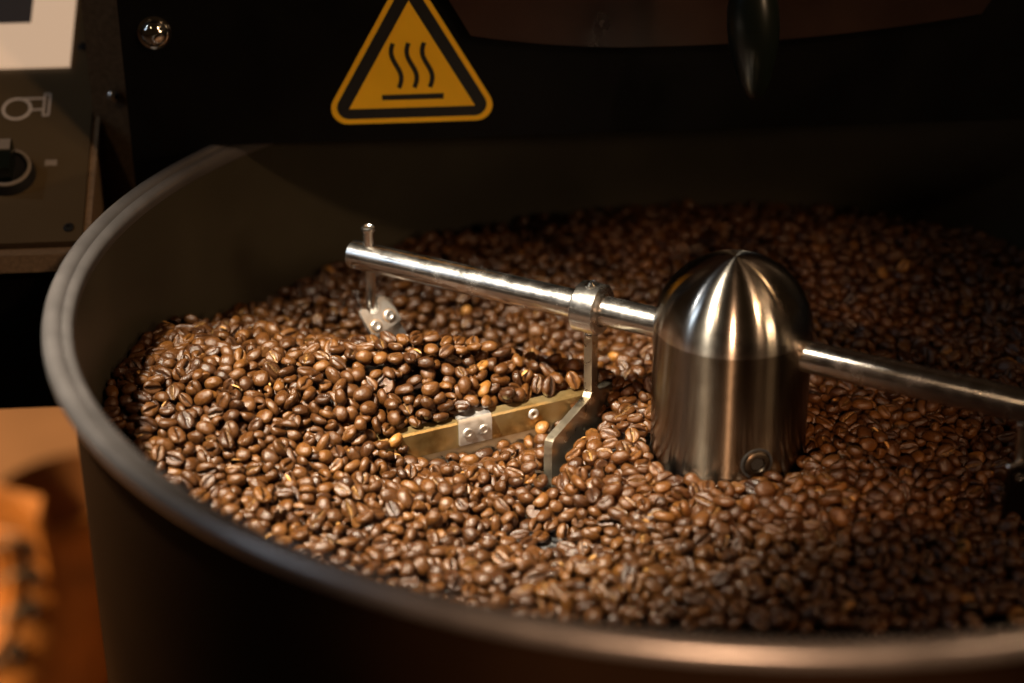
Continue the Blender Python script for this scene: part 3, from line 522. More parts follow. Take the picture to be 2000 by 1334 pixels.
BEANS = [
603,302,46,53,22,72,9,614,281,41,8,28,64,9,557,370,54,23,29,78,9,339,337,33,53,22,3,18,209,435,37,39,9,29,39,586,279,44,84,20,6,9,652,280,41,83,24,44,17,260,362,30,1,36,73,47,484,303,44,46,24,70,9,506,287,37,3,25,55,19,
405,320,36,2,10,19,43,220,555,76,14,20,5,19,375,350,26,0,23,87,19,301,340,32,1,23,34,9,678,364,42,84,31,39,8,484,564,44,70,30,41,28,99,537,90,75,33,43,28,420,289,36,14,13,5,35,512,412,55,78,22,50,18,81,496,78,41,27,71,9,
521,311,45,88,23,70,9,584,358,47,76,23,58,29,556,264,42,15,17,88,55,505,307,37,83,15,35,35,464,313,40,87,29,47,16,474,374,44,85,17,41,38,657,313,34,15,37,82,4,457,363,43,76,28,54,7,441,293,40,41,19,38,44,608,407,44,70,9,33,19,
293,363,26,84,20,52,39,669,373,43,79,27,46,15,601,278,44,0,18,16,3,105,462,64,67,20,0,47,528,291,36,0,7,14,7,536,315,40,5,28,53,17,271,417,32,3,40,28,9,59,519,90,11,21,10,17,470,419,42,15,24,81,26,571,285,41,45,26,30,47,
55,499,80,72,20,50,46,204,454,43,47,28,80,47,500,354,46,87,18,14,6,399,431,33,2,15,5,39,66,563,99,9,25,83,27,405,295,32,78,14,44,15,474,340,42,52,25,67,27,488,361,46,69,31,80,27,301,577,68,81,35,63,26,576,318,48,47,19,16,4,
388,354,30,81,31,54,4,546,551,35,87,30,52,9,469,281,39,51,20,22,24,416,311,37,4,16,38,18,444,285,34,53,19,53,9,295,411,22,72,29,35,47,141,563,92,85,17,26,47,553,299,40,2,23,75,36,241,433,36,45,17,27,5,250,451,34,8,14,26,28,
454,588,52,78,8,28,27,349,311,36,3,15,32,44,535,331,45,0,28,2,7,506,378,50,88,25,57,5,415,480,46,17,26,45,17,700,649,34,58,39,67,29,545,292,33,17,32,88,29,557,396,50,81,18,85,9,522,355,44,0,40,19,19,615,371,46,4,21,17,7,
274,566,72,21,20,7,39,358,437,11,47,27,60,7,423,451,40,7,23,1,7,102,506,78,3,29,88,47,462,388,45,3,25,62,27,146,435,53,82,24,69,49,118,490,75,54,18,26,18,448,541,54,46,18,8,19,525,399,48,3,19,17,49,399,424,22,70,25,41,25,
542,390,50,9,28,71,35,605,481,49,12,25,3,16,87,507,86,45,13,30,37,459,294,34,76,22,28,47,486,333,38,84,26,41,8,621,355,41,82,20,49,37,154,517,65,82,14,54,19,605,361,49,38,29,68,46,81,469,72,35,20,40,45,222,589,95,73,19,47,16,
632,325,40,86,37,0,39,313,349,24,85,23,23,47,239,454,35,80,17,48,7,303,491,29,32,24,60,7,175,498,56,10,23,76,8,369,306,36,87,26,2,47,525,365,51,67,26,12,8,222,416,40,89,30,40,48,578,276,34,33,28,51,37,59,546,97,28,19,51,4,
259,382,31,83,15,33,46,137,475,54,34,30,40,26,526,257,44,5,22,15,44,608,324,43,49,29,60,4,675,338,44,82,30,65,26,592,399,50,72,28,87,58,680,608,32,70,25,88,19,635,279,38,36,33,78,18,567,298,42,54,27,51,17,622,313,41,2,27,75,13,
668,315,43,29,20,82,14,126,461,53,58,28,40,9,391,606,51,37,9,32,58,762,634,30,76,25,33,28,656,448,45,2,8,30,5,519,267,39,38,35,81,55,552,337,41,87,25,47,5,317,379,20,84,18,33,45,452,423,46,23,13,45,23,150,490,56,0,29,80,38,
587,729,36,21,27,86,49,628,302,40,54,17,87,21,121,505,75,62,38,73,18,43,579,99,79,9,37,3,468,298,39,12,7,16,34,380,313,33,86,30,78,35,638,483,42,51,19,87,45,174,560,85,10,21,15,39,509,335,49,6,26,21,49,701,423,43,33,24,73,19,
390,445,33,52,26,68,25,680,450,42,10,16,84,5,268,470,32,5,24,73,39,280,464,33,86,20,31,5,662,469,46,62,22,6,59,638,639,36,1,27,67,49,106,556,91,17,22,50,18,565,321,44,51,15,53,49,417,344,33,2,6,66,27,653,420,43,23,24,89,25,
405,418,33,40,24,82,19,699,675,35,21,11,0,29,570,360,47,79,32,58,25,719,496,38,1,19,89,8,94,500,72,27,13,81,27,390,310,33,30,20,25,14,455,307,39,38,38,83,16,215,453,41,58,25,72,6,381,445,24,79,33,1,49,218,476,40,7,18,22,25,
114,532,89,51,8,4,17,619,554,44,89,25,88,29,331,322,31,43,20,9,58,699,451,42,37,30,38,16,369,597,51,76,38,64,8,437,402,36,78,27,88,27,609,268,35,62,14,85,16,173,435,38,76,26,39,16,353,456,21,13,26,57,57,159,421,47,41,25,76,37,
412,424,36,85,27,79,38,133,498,68,6,24,62,9,774,655,35,8,25,75,59,346,439,9,79,26,59,4,428,441,38,67,16,81,57,197,575,85,22,33,79,26,87,604,99,10,23,84,49,274,382,28,4,19,53,29,271,456,28,84,22,62,7,668,411,44,50,21,6,3,
292,449,26,40,17,32,35,565,514,42,86,20,16,47,515,309,35,79,7,18,6,322,453,19,46,32,80,56,433,301,35,2,17,44,38,598,324,44,88,28,26,6,198,424,38,89,26,85,36,732,529,39,49,32,50,9,721,571,30,21,24,81,39,455,346,43,84,25,23,5,
747,772,63,8,24,85,8,216,524,49,46,16,8,16,198,393,34,10,30,83,27,131,538,81,86,20,29,8,592,606,41,26,27,86,57,361,599,52,53,10,18,23,540,351,50,52,22,70,44,304,378,24,81,17,56,37,405,440,40,89,12,81,9,630,456,44,88,20,22,26,
223,508,47,81,10,9,8,130,556,91,17,21,19,19,371,737,32,82,22,40,9,252,403,30,45,39,44,9,298,563,53,88,24,39,37,643,264,41,45,12,80,16,402,327,36,41,11,21,28,636,333,47,28,33,28,25,447,352,42,17,21,52,44,570,348,47,48,20,36,43,
641,423,43,64,20,6,15,52,534,93,85,26,80,8,224,545,67,15,25,10,15,550,589,40,78,22,38,27,507,597,47,8,26,55,59,443,335,39,3,15,29,35,555,348,49,31,16,21,3,688,415,39,4,23,81,25,667,716,47,18,30,75,59,790,724,48,88,33,59,7,
390,776,52,18,26,86,26,463,565,54,2,28,77,46,583,298,40,12,27,28,17,370,473,29,35,18,23,25,120,520,80,89,30,39,39,714,711,38,4,22,79,29,557,279,43,37,21,74,46,590,332,46,30,35,67,15,187,418,42,52,18,14,5,553,534,44,61,6,83,5,
165,542,78,85,11,0,28,561,648,40,13,21,13,19,720,767,60,8,17,81,9,769,769,56,4,27,66,29,704,793,73,23,19,2,19,334,431,6,45,25,46,46,636,292,37,4,22,24,17,619,335,37,79,22,28,17,430,413,33,49,17,87,9,580,434,50,40,23,28,26,
210,544,62,27,5,84,16,455,337,36,82,21,73,27,600,339,43,27,30,27,57,632,385,42,72,11,43,32,233,394,29,81,28,38,6,487,390,48,21,15,3,35,481,406,47,86,21,80,26,425,420,37,3,22,67,5,93,472,62,75,20,59,7,385,473,35,2,42,60,17,
217,576,85,11,18,15,35,416,722,27,86,7,32,6,487,294,39,59,22,52,24,589,305,46,22,22,67,15,545,318,46,88,13,54,7,516,388,50,88,30,88,5,255,495,31,49,16,22,56,191,492,52,19,31,16,18,428,553,49,51,21,10,47,331,598,60,43,19,54,9,
770,681,28,34,33,43,7,541,272,40,7,37,38,5,580,309,43,48,10,85,3,448,324,34,80,17,49,5,643,322,40,60,34,33,12,547,351,41,5,24,77,36,559,422,53,89,21,71,6,406,461,36,4,18,82,26,78,564,99,56,38,85,13,188,564,80,85,23,50,5,
614,591,43,46,20,27,47,528,272,42,85,23,7,4,496,395,53,1,39,30,56,684,396,42,3,12,38,7,675,551,42,0,22,14,18,510,756,51,83,21,31,8,376,420,8,28,20,0,48,574,477,48,87,14,42,55,130,487,61,5,23,79,35,139,521,68,88,34,48,38,
484,275,36,17,25,32,5,407,350,35,2,11,31,24,189,550,76,47,20,83,37,353,788,52,30,34,58,19,404,495,42,42,23,41,16,272,588,76,89,12,29,36,244,544,56,19,28,75,5,101,484,63,53,17,29,37,166,520,58,30,21,82,6,430,748,38,24,18,51,9,
509,366,44,0,21,38,6,615,412,46,1,37,71,13,465,448,41,68,14,37,16,571,454,51,86,22,7,47,353,474,30,54,19,69,8,110,486,69,20,16,78,45,427,507,52,45,16,23,42,150,591,96,5,30,77,36,640,276,42,19,26,21,26,651,325,43,10,33,10,37,
545,365,49,82,8,38,3,227,378,31,77,23,76,27,420,461,41,72,22,86,47,775,724,48,64,30,68,9,172,792,58,7,23,81,49,366,429,8,28,34,62,14,201,585,92,45,15,39,15,423,319,36,11,33,22,28,664,334,37,17,15,87,7,288,431,25,4,34,15,18,
202,541,65,74,26,33,18,149,579,91,51,35,0,19,70,600,99,86,21,52,4,343,318,32,89,25,71,39,554,312,43,38,30,21,17,627,336,44,76,30,63,2,319,364,22,84,16,81,28,598,352,42,9,13,86,6,214,399,32,21,12,84,19,512,400,49,88,18,38,46,
569,396,48,50,22,70,25,107,451,59,83,32,53,4,211,491,42,31,20,8,5,412,756,41,76,15,46,6,288,758,37,14,13,20,19,400,375,33,16,20,59,37,589,390,49,42,16,84,35,162,443,48,89,22,87,44,142,455,51,3,32,85,23,74,507,84,41,26,5,7,
85,536,89,56,33,82,52,603,548,50,57,23,12,46,177,588,93,89,21,19,47,358,518,29,86,26,54,35,188,582,90,8,27,49,38,436,319,37,39,38,25,47,507,427,46,10,24,78,46,436,326,37,9,37,34,26,482,324,39,79,15,20,40,279,364,26,80,31,68,15,
271,399,29,72,20,27,3,537,418,53,33,16,12,35,259,443,33,50,15,43,15,283,442,27,34,13,38,3,176,465,42,20,13,86,49,341,460,22,59,28,33,16,163,481,53,35,21,62,45,568,536,41,10,19,86,3,240,570,75,71,14,60,8,417,773,43,85,24,46,39,
422,332,35,87,20,51,35,333,360,27,62,17,57,4,203,547,79,68,5,32,14,646,675,37,24,23,5,39,787,684,36,80,18,27,7,787,769,57,2,27,60,29,329,828,56,83,15,39,19,379,395,15,10,33,69,33,370,436,16,78,22,5,15,197,522,51,24,28,82,7,
209,524,55,47,35,50,45,463,551,46,25,26,55,36,114,583,99,4,30,66,39,625,268,39,7,15,51,45,308,394,23,80,22,87,35,418,379,33,45,22,64,17,441,438,43,85,23,10,5,199,488,45,44,16,11,3,189,504,58,57,37,52,28,172,539,71,3,18,55,17,
367,318,34,10,30,29,39,623,429,44,77,20,36,14,619,497,45,83,24,66,47,660,496,44,3,26,29,28,156,492,63,84,8,49,24,722,525,38,83,23,29,15,336,580,54,1,18,80,39,673,784,64,43,31,68,26,381,583,16,46,23,87,45,334,489,29,46,19,39,6,
410,518,45,3,25,83,25,410,594,41,1,23,5,47,239,539,48,52,25,16,46,616,307,38,60,26,31,44,450,376,39,17,10,65,7,363,572,8,63,21,43,39,574,338,41,36,21,74,56,414,442,35,89,31,32,49,255,467,34,11,18,39,25,119,486,63,40,23,39,53,
581,525,42,88,27,79,8,601,528,46,44,25,55,27,48,525,90,43,24,88,18,647,716,34,5,32,82,8,771,714,37,45,17,27,7,382,804,53,41,23,36,28,418,390,37,82,29,86,4,58,508,82,8,30,88,17,200,503,50,45,25,72,36,158,545,81,80,23,22,39,
393,629,52,67,40,47,38,654,745,48,89,34,52,19,288,600,90,0,19,11,5,346,495,31,88,17,89,46,349,427,6,45,21,61,47,252,569,70,1,28,39,27,81,575,99,60,15,16,9,593,279,37,73,20,61,55,307,362,23,86,22,34,5,537,370,47,46,21,86,3,
641,362,40,0,25,62,24,669,402,39,49,29,25,17,173,474,48,11,32,7,15,244,529,42,62,29,56,6,543,618,42,87,11,34,4,289,830,56,34,20,41,17,492,263,40,6,17,85,13,545,307,37,23,41,69,6,240,372,33,13,26,49,44,471,360,41,12,17,17,31,
452,404,44,7,40,11,5,380,463,33,76,23,73,7,190,474,45,65,19,75,37,292,481,30,0,25,16,16,312,488,27,73,21,25,36,414,614,48,1,36,86,6,533,565,42,47,23,41,17,325,442,14,5,35,46,46,345,586,49,17,17,7,35,463,432,40,88,8,36,5,
505,566,39,86,28,30,38,498,269,38,75,25,31,16,485,343,41,60,43,78,35,482,353,43,35,15,14,17,523,437,49,9,27,31,46,190,439,38,74,18,28,19,698,444,36,59,3,49,43,725,487,36,69,23,43,26,218,526,63,85,35,71,32,406,617,45,79,9,18,57,
687,724,42,11,35,2,8,632,260,41,4,29,44,32,496,339,43,25,28,67,34,411,404,30,82,23,70,8,623,404,47,2,28,12,37,108,524,83,20,21,4,33,654,534,40,77,20,87,5,150,537,77,16,13,33,5,271,558,62,41,11,52,55,729,726,46,43,29,66,7,
270,588,87,0,21,87,6,363,577,18,88,17,14,35,398,507,42,85,22,57,16,346,605,56,51,7,36,47,390,332,30,16,22,35,28,350,386,16,54,10,75,16,144,531,71,9,18,81,28,243,409,31,83,12,68,17,298,427,23,80,18,18,4,555,445,52,27,23,81,24,
648,469,43,36,29,29,39,163,522,67,16,24,39,3,76,544,91,7,30,70,44,669,556,35,66,16,19,19,55,590,99,87,22,80,7,134,593,98,89,14,3,6,390,726,30,86,22,52,59,455,732,32,5,25,89,17,669,757,54,18,24,33,59,473,324,40,50,39,10,5,
563,564,42,1,17,18,23,317,586,58,9,29,62,46,385,414,15,37,30,0,14,236,562,67,40,41,88,18,267,552,53,0,33,19,19,548,272,38,51,38,45,5,430,365,33,79,19,85,6,640,393,43,36,16,45,33,634,404,43,46,39,0,5,363,454,17,86,16,36,31,
72,486,73,19,13,46,38,314,551,8,62,23,51,19,514,744,38,12,31,86,5,179,449,47,80,31,7,44,124,465,61,45,21,84,13,228,459,42,33,28,18,17,42,541,98,78,13,1,53,103,599,99,1,18,4,3,140,628,95,89,26,66,7,146,658,88,63,20,34,8,
236,759,45,35,26,45,4,442,768,53,35,23,88,9,473,787,53,8,27,6,7,530,842,64,4,16,4,47,323,495,28,42,31,78,35,254,558,55,0,25,73,24,353,442,16,89,23,13,3,160,577,90,37,26,15,9,180,606,95,44,15,2,38,316,743,27,1,20,85,9,
386,323,34,20,34,10,22,666,342,39,15,34,38,37,432,348,33,48,31,9,4,594,383,42,70,24,87,36,178,445,39,85,9,74,18,444,450,42,77,27,49,38,619,462,43,81,22,74,5,192,460,41,83,25,10,7,114,597,99,25,33,79,16,176,574,89,0,27,2,6,
371,621,54,46,14,35,27,669,618,32,9,18,35,39,710,625,30,80,28,38,36,519,691,35,88,21,50,48,678,712,40,18,27,80,55,331,734,29,1,27,81,17,403,741,33,1,29,67,24,757,734,47,31,15,42,15,633,755,51,89,26,83,7,368,768,44,2,16,18,37,
623,797,68,61,31,74,38,710,839,70,3,27,82,47,643,409,44,6,13,65,17,604,418,45,81,21,50,16,607,500,47,84,24,63,8,180,552,79,72,23,16,6,629,648,38,35,17,13,57,462,670,41,52,16,0,9,550,685,37,2,17,18,25,587,682,37,0,23,73,48,
340,419,6,46,23,11,27,247,588,93,44,21,54,37,323,623,81,1,20,85,6,393,571,18,0,19,79,6,410,507,44,48,17,86,35,313,479,18,33,10,88,54,504,388,47,29,22,46,59,381,441,15,30,8,74,6,668,448,37,64,23,46,39,611,470,45,15,21,47,3,
560,528,36,45,24,69,19,132,528,75,45,32,9,6,533,264,37,87,25,38,28,598,269,35,7,21,20,3,292,372,26,58,22,9,5,700,411,37,46,22,56,6,153,447,47,29,25,64,46,688,540,31,2,31,41,7,234,517,46,49,17,59,7,636,595,35,6,25,73,17,
628,709,39,82,22,81,59,230,405,33,76,16,15,34,641,500,43,78,32,3,55,603,573,44,17,29,38,4,656,695,35,17,21,1,43,759,746,51,84,19,28,47,253,779,49,4,23,7,17,189,809,56,52,34,64,19,509,824,66,56,21,88,36,557,825,69,89,23,33,49,
645,843,72,28,15,34,6,241,612,99,88,26,78,17,393,495,40,50,23,69,23,373,540,7,78,20,8,27,211,567,72,4,28,5,19,280,557,48,39,23,4,26,288,592,76,0,19,33,35,517,276,32,72,20,33,26,568,309,42,54,15,62,7,401,415,16,0,22,44,41,
316,435,15,68,39,66,3,440,838,53,68,12,38,46,582,269,37,11,36,11,24,668,301,35,79,37,51,2,253,373,32,55,29,40,8,570,429,52,88,16,77,7,290,465,29,83,29,29,47,742,567,30,12,28,77,15,447,629,44,5,26,76,46,264,773,46,3,32,47,9,
445,811,53,72,13,82,57,798,845,65,31,14,79,29,419,357,35,78,26,59,2,306,570,55,66,19,39,14,483,593,50,4,17,36,25,590,633,40,5,27,41,29,746,676,36,47,17,76,49,710,785,65,81,32,53,56,456,871,61,1,30,86,9,410,577,33,0,18,14,22,
439,460,45,4,30,80,14,260,551,48,38,25,72,4,293,602,81,36,17,49,23,260,766,38,47,23,53,9,364,357,22,84,9,8,6,265,796,51,3,25,53,29,461,325,38,37,19,86,47,281,399,24,17,31,4,4,435,391,36,46,24,2,12,450,393,38,85,19,87,33,
537,399,52,18,19,59,16,224,413,33,1,17,13,1,673,461,38,80,26,50,9,92,484,70,18,14,69,39,29,541,97,0,26,70,23,532,556,35,65,24,35,13,541,582,41,44,27,39,15,695,607,29,39,24,29,29,352,737,31,80,19,43,24,584,777,52,84,31,73,18,
254,801,56,40,25,7,29,428,281,35,0,20,62,37,500,323,45,12,21,22,21,434,500,41,67,35,80,16,658,527,39,35,19,0,26,50,556,99,74,25,39,52,123,590,99,77,30,66,45,721,694,37,81,20,28,4,466,711,33,8,36,74,46,533,719,37,1,26,6,9,
799,824,68,75,17,38,43,517,842,65,33,9,35,26,410,878,60,86,23,38,49,281,905,59,89,29,50,29,276,600,94,0,21,67,47,381,501,38,52,13,88,2,398,518,42,86,19,22,46,451,443,45,42,25,34,43,358,380,10,5,20,55,9,530,390,48,23,15,6,35,
432,520,48,31,20,46,24,67,537,92,88,23,81,3,84,565,96,42,17,8,6,391,611,38,12,19,2,5,238,382,29,84,9,18,39,574,409,47,37,20,80,17,400,481,39,13,20,71,16,643,542,38,36,25,12,39,140,540,79,23,30,33,17,471,626,48,59,29,62,7,
611,680,34,65,21,40,4,751,724,41,3,21,18,17,442,736,36,1,29,43,6,182,774,53,48,38,29,28,815,776,54,58,28,86,4,310,780,48,0,16,9,45,737,824,70,49,38,52,17,523,877,64,73,14,36,4,511,353,46,7,32,31,13,589,459,56,86,19,71,16,
559,575,41,76,34,39,37,563,598,41,0,16,38,23,648,595,37,3,27,8,16,719,646,36,49,31,46,39,425,684,35,5,26,62,7,718,719,49,6,6,11,53,237,740,41,87,27,72,26,629,844,76,83,24,30,7,334,618,75,85,20,4,47,393,588,33,48,21,72,6,
367,412,5,45,25,85,4,351,568,7,75,26,68,17,324,413,12,89,23,52,1,553,415,46,6,28,69,14,346,451,14,36,10,62,18,182,496,48,21,22,44,14,111,563,96,78,24,80,36,122,568,92,13,29,48,57,207,572,83,71,25,81,44,285,563,55,46,15,78,28,
338,614,64,38,27,50,38,637,313,36,38,26,80,53,529,329,41,47,19,55,4,359,349,22,75,31,31,22,516,382,44,43,26,89,5,168,450,42,0,15,27,16,61,556,99,49,29,34,7,118,554,90,9,7,4,43,710,569,37,35,27,73,36,726,595,32,40,21,40,36,
377,606,53,8,23,29,18,612,740,46,2,25,73,46,463,770,46,88,23,41,38,235,789,50,43,32,52,15,736,793,62,29,42,59,45,612,846,73,79,22,50,17,525,376,50,74,24,40,13,631,421,47,13,23,58,14,228,437,37,57,11,46,2,586,421,51,76,28,19,46,
640,466,43,80,24,23,45,211,502,45,1,40,7,38,619,511,44,19,16,78,17,692,521,39,50,26,25,39,633,540,44,49,19,27,14,182,542,70,8,38,11,6,184,566,90,41,21,59,43,576,622,41,1,30,84,23,466,635,45,84,29,56,45,472,662,42,36,8,19,56,
617,652,37,82,34,31,18,301,763,39,46,20,23,25,321,844,57,89,12,32,47,547,844,71,12,20,76,6,253,588,83,83,26,67,6,44,601,99,52,25,50,35,69,583,99,36,29,9,14,521,565,44,47,19,32,43,562,466,48,89,20,35,33,520,299,28,78,13,73,18,
273,766,35,17,23,9,14,662,322,38,44,27,73,23,567,420,47,40,21,5,19,151,471,49,51,9,72,5,396,473,33,21,5,84,36,233,549,55,13,25,20,17,492,596,45,52,23,82,8,385,299,30,86,23,68,37,678,382,42,10,31,5,7,546,413,47,74,29,30,45,
694,484,37,84,34,6,17,72,520,87,0,25,40,42,730,544,36,42,20,24,6,192,535,67,7,17,44,44,639,568,36,6,19,32,7,431,570,49,42,26,15,49,285,576,67,10,30,32,7,498,629,46,22,21,63,19,654,637,33,61,8,78,24,686,675,31,55,32,2,8,
368,714,28,46,25,68,28,224,742,38,49,29,41,28,463,743,39,0,25,75,18,351,748,39,0,26,69,37,599,765,49,83,5,21,17,637,770,58,82,28,37,37,367,797,50,7,15,19,46,697,818,70,78,26,42,38,186,406,42,4,23,63,11,681,436,38,85,36,70,3,
715,455,37,58,10,73,4,395,456,37,48,35,2,13,705,498,38,2,27,23,6,703,581,35,72,22,17,38,714,592,35,3,25,51,16,579,742,49,77,32,74,48,590,799,68,38,22,25,46,345,871,55,33,26,49,45,662,928,66,78,18,36,37,299,588,75,46,27,74,23,
381,489,36,4,27,58,15,289,571,58,24,28,34,4,261,577,74,4,31,42,15,605,386,38,70,15,86,9,689,475,32,10,15,87,49,185,532,64,10,24,31,25,696,562,32,80,24,0,8,131,583,92,3,29,42,27,497,323,39,51,21,22,20,437,381,36,89,28,14,3,
538,431,49,2,26,50,46,163,436,41,82,26,28,47,622,474,46,89,11,30,20,106,498,68,82,30,38,5,242,551,66,60,24,32,54,332,605,67,1,24,59,14,407,668,38,4,20,53,28,725,716,37,14,29,85,39,131,748,56,27,31,85,28,706,775,59,39,25,78,18,
619,783,62,36,6,76,14,532,297,40,43,7,21,40,581,333,48,26,29,64,25,492,382,46,81,40,24,4,604,441,45,52,7,61,34,124,529,86,51,34,29,45,466,585,51,89,21,42,44,486,618,45,13,33,74,35,429,775,51,44,22,82,39,218,850,55,58,25,43,5,
326,362,16,1,17,74,5,377,565,11,8,21,47,3,428,629,42,86,34,67,18,574,263,33,2,19,48,25,648,451,40,9,27,56,36,41,535,90,73,15,45,2,123,542,86,79,28,28,7,623,281,35,88,17,72,38,170,419,40,49,11,43,35,574,441,54,9,15,65,7,
644,436,41,76,28,5,29,241,469,33,82,26,79,26,323,477,24,71,31,30,2,335,476,27,84,17,79,14,155,561,84,81,26,65,1,757,609,33,52,37,59,17,685,701,34,84,22,31,47,164,768,54,61,20,0,6,370,786,47,77,21,55,57,273,832,52,0,34,67,25,
270,352,29,79,37,51,4,590,351,48,55,21,58,12,283,375,32,73,37,33,30,669,484,42,12,22,76,5,705,480,41,62,22,63,16,506,573,46,11,24,48,13,83,591,99,9,24,26,36,121,601,99,11,24,44,15,560,801,64,56,13,86,15,56,601,99,89,20,61,25,
253,612,99,51,22,29,37,346,618,68,4,16,32,22,434,460,35,76,27,55,6,91,552,91,64,43,77,36,517,333,39,1,19,88,1,350,347,24,12,37,33,37,651,349,40,61,17,46,24,302,428,17,57,23,73,39,598,676,29,89,19,9,6,571,766,47,74,22,36,39,
485,795,50,31,13,87,59,279,809,46,73,36,75,59,495,293,32,83,27,11,32,505,335,40,86,24,28,46,419,413,29,64,16,34,26,391,432,24,58,14,43,43,601,511,44,44,33,44,37,146,557,81,23,29,27,5,32,567,99,15,36,42,34,651,579,37,85,26,25,4,
690,652,33,41,25,22,17,622,700,36,63,33,36,14,143,770,51,9,33,62,27,570,824,67,47,18,86,15,211,388,35,80,27,11,44,547,424,53,3,26,23,34,140,432,45,2,27,62,4,246,510,31,39,36,34,15,329,528,18,1,13,77,27,685,589,36,43,22,7,4,
755,578,33,65,13,51,13,679,651,35,43,27,70,5,483,707,33,85,10,23,44,526,706,35,79,24,82,37,556,720,40,65,28,9,4,440,745,39,16,25,50,7,317,618,75,39,21,14,37,346,489,21,89,20,13,43,56,624,99,88,19,3,23,223,600,99,45,21,85,6,
235,588,94,2,19,12,32,433,536,51,43,28,38,12,370,603,39,83,20,52,29,611,300,36,42,31,5,16,433,357,32,20,39,39,23,473,401,42,50,23,15,5,335,452,15,80,9,62,4,378,481,31,15,8,41,5,100,573,98,89,29,85,4,166,600,93,53,26,44,38,
607,732,40,42,19,50,18,259,751,35,33,18,19,17,193,781,47,0,25,85,27,354,777,44,58,32,27,59,247,794,48,7,21,81,27,499,376,45,47,21,41,20,521,411,49,40,22,16,3,281,451,25,74,30,55,38,183,471,42,76,17,25,5,283,492,33,51,32,27,15,
702,529,33,2,23,23,47,125,576,99,8,21,62,5,755,594,29,14,24,6,36,577,691,31,53,23,61,19,357,727,29,49,26,53,16,425,729,26,62,20,40,49,544,747,46,1,23,29,16,597,777,58,39,18,2,27,649,785,62,87,27,37,16,688,787,66,54,28,81,4,
482,897,60,83,13,37,49,453,270,37,89,24,86,14,398,347,27,21,14,75,4,477,381,51,4,15,63,34,591,504,47,37,19,58,4,442,534,43,75,21,38,4,671,586,34,88,11,79,14,280,567,61,61,17,61,37,533,594,43,44,23,27,23,590,617,43,87,25,39,5,
522,626,42,86,38,19,38,693,748,55,32,18,17,27,160,787,56,73,15,89,13,455,771,54,54,20,75,26,564,772,57,54,31,32,17,525,806,62,12,12,13,33,276,612,98,4,25,43,44,299,606,89,48,21,42,44,358,635,60,43,19,19,3,474,431,47,47,24,65,42,
321,582,45,13,23,8,7,325,609,70,72,17,19,36,356,393,8,86,34,61,48,260,411,23,10,15,62,57,184,526,57,70,19,44,13,97,562,97,4,24,73,22,506,318,33,22,13,81,26,281,349,27,49,20,75,58,251,433,27,59,30,37,34,135,442,43,31,34,9,19,
593,460,46,2,18,70,7,719,476,33,57,8,63,6,544,571,38,0,25,0,7,256,566,63,89,23,65,13,386,639,48,65,10,80,5,744,748,43,37,31,4,7,436,792,48,72,43,36,19,298,796,43,6,29,86,38,529,342,43,55,34,32,53,595,445,49,87,15,62,46,
136,550,82,34,28,4,6,631,609,36,59,17,27,6,385,715,26,10,33,10,6,408,729,28,14,20,4,13,473,733,33,73,16,38,17,800,755,50,76,34,61,36,274,767,44,2,25,32,48,320,766,39,49,22,73,7,559,763,52,85,24,71,47,494,803,55,4,26,7,46,
547,896,62,18,23,7,16,287,394,24,8,8,24,33,195,528,62,36,30,33,33,573,559,40,0,33,35,36,449,681,35,89,22,35,8,637,738,48,79,23,26,23,409,777,53,82,22,63,8,410,831,59,86,20,15,26,722,831,73,47,22,81,16,432,873,65,42,27,75,47,
400,914,57,18,30,54,48,590,922,68,45,14,18,23,499,938,62,4,32,88,25,404,577,20,6,26,41,35,188,594,95,43,25,80,44,241,577,84,11,24,26,26,258,588,91,89,23,70,23,299,618,91,46,23,15,34,410,536,44,43,17,7,34,428,606,47,43,18,14,33,
225,574,74,84,15,35,16,642,384,37,57,20,64,36,480,422,45,40,31,86,4,312,450,16,33,23,10,12,576,295,36,75,32,36,15,529,305,34,81,43,57,23,442,361,34,12,22,27,39,354,605,57,54,42,42,0,510,323,43,86,25,19,50,483,380,40,85,32,76,3,
657,398,39,86,23,19,40,446,404,41,46,8,48,1,495,429,46,42,25,32,2,374,459,28,11,30,22,36,505,705,32,2,18,59,9,488,729,33,65,35,2,18,720,738,44,27,27,39,19,571,747,44,9,19,46,18,380,765,46,48,5,79,57,291,784,44,4,24,47,25,
808,798,60,36,37,86,5,354,849,57,58,31,42,27,757,853,66,37,14,39,4,321,897,58,41,18,46,7,565,335,39,85,34,82,35,653,335,43,35,34,57,32,219,387,32,86,11,88,32,285,411,25,87,27,25,4,632,436,46,26,8,9,46,733,579,30,73,27,29,35,
700,623,31,81,14,16,17,509,657,37,76,24,77,6,491,688,35,57,23,37,56,671,677,33,6,23,31,6,375,755,39,81,23,21,39,621,752,53,89,17,20,12,802,807,66,4,24,44,25,349,822,59,62,14,57,6,355,905,58,87,14,29,4,398,588,25,44,23,24,44,
44,613,99,47,23,79,3,218,618,94,84,25,35,16,369,394,9,0,26,39,12,330,449,8,18,14,24,45,295,578,59,10,8,29,5,261,600,88,81,30,48,46,388,772,41,44,28,59,37,609,350,41,83,17,69,13,339,470,20,71,17,38,13,140,506,58,30,16,82,37,
750,763,51,86,13,73,17,467,836,55,5,17,45,8,480,266,35,88,19,34,5,456,282,36,48,34,20,14,643,301,37,82,9,79,11,683,371,42,29,32,42,17,695,395,37,4,32,45,1,461,402,41,42,9,5,54,590,420,46,29,10,8,43,447,428,40,41,20,57,26,
225,495,34,65,45,71,3,656,509,38,84,18,56,39,736,511,34,56,41,7,5,237,508,42,49,30,23,6,148,568,87,20,15,11,14,202,563,81,53,27,61,23,101,583,99,80,26,80,4,762,663,26,81,26,28,47,527,681,34,36,11,31,55,538,680,37,22,40,48,46,
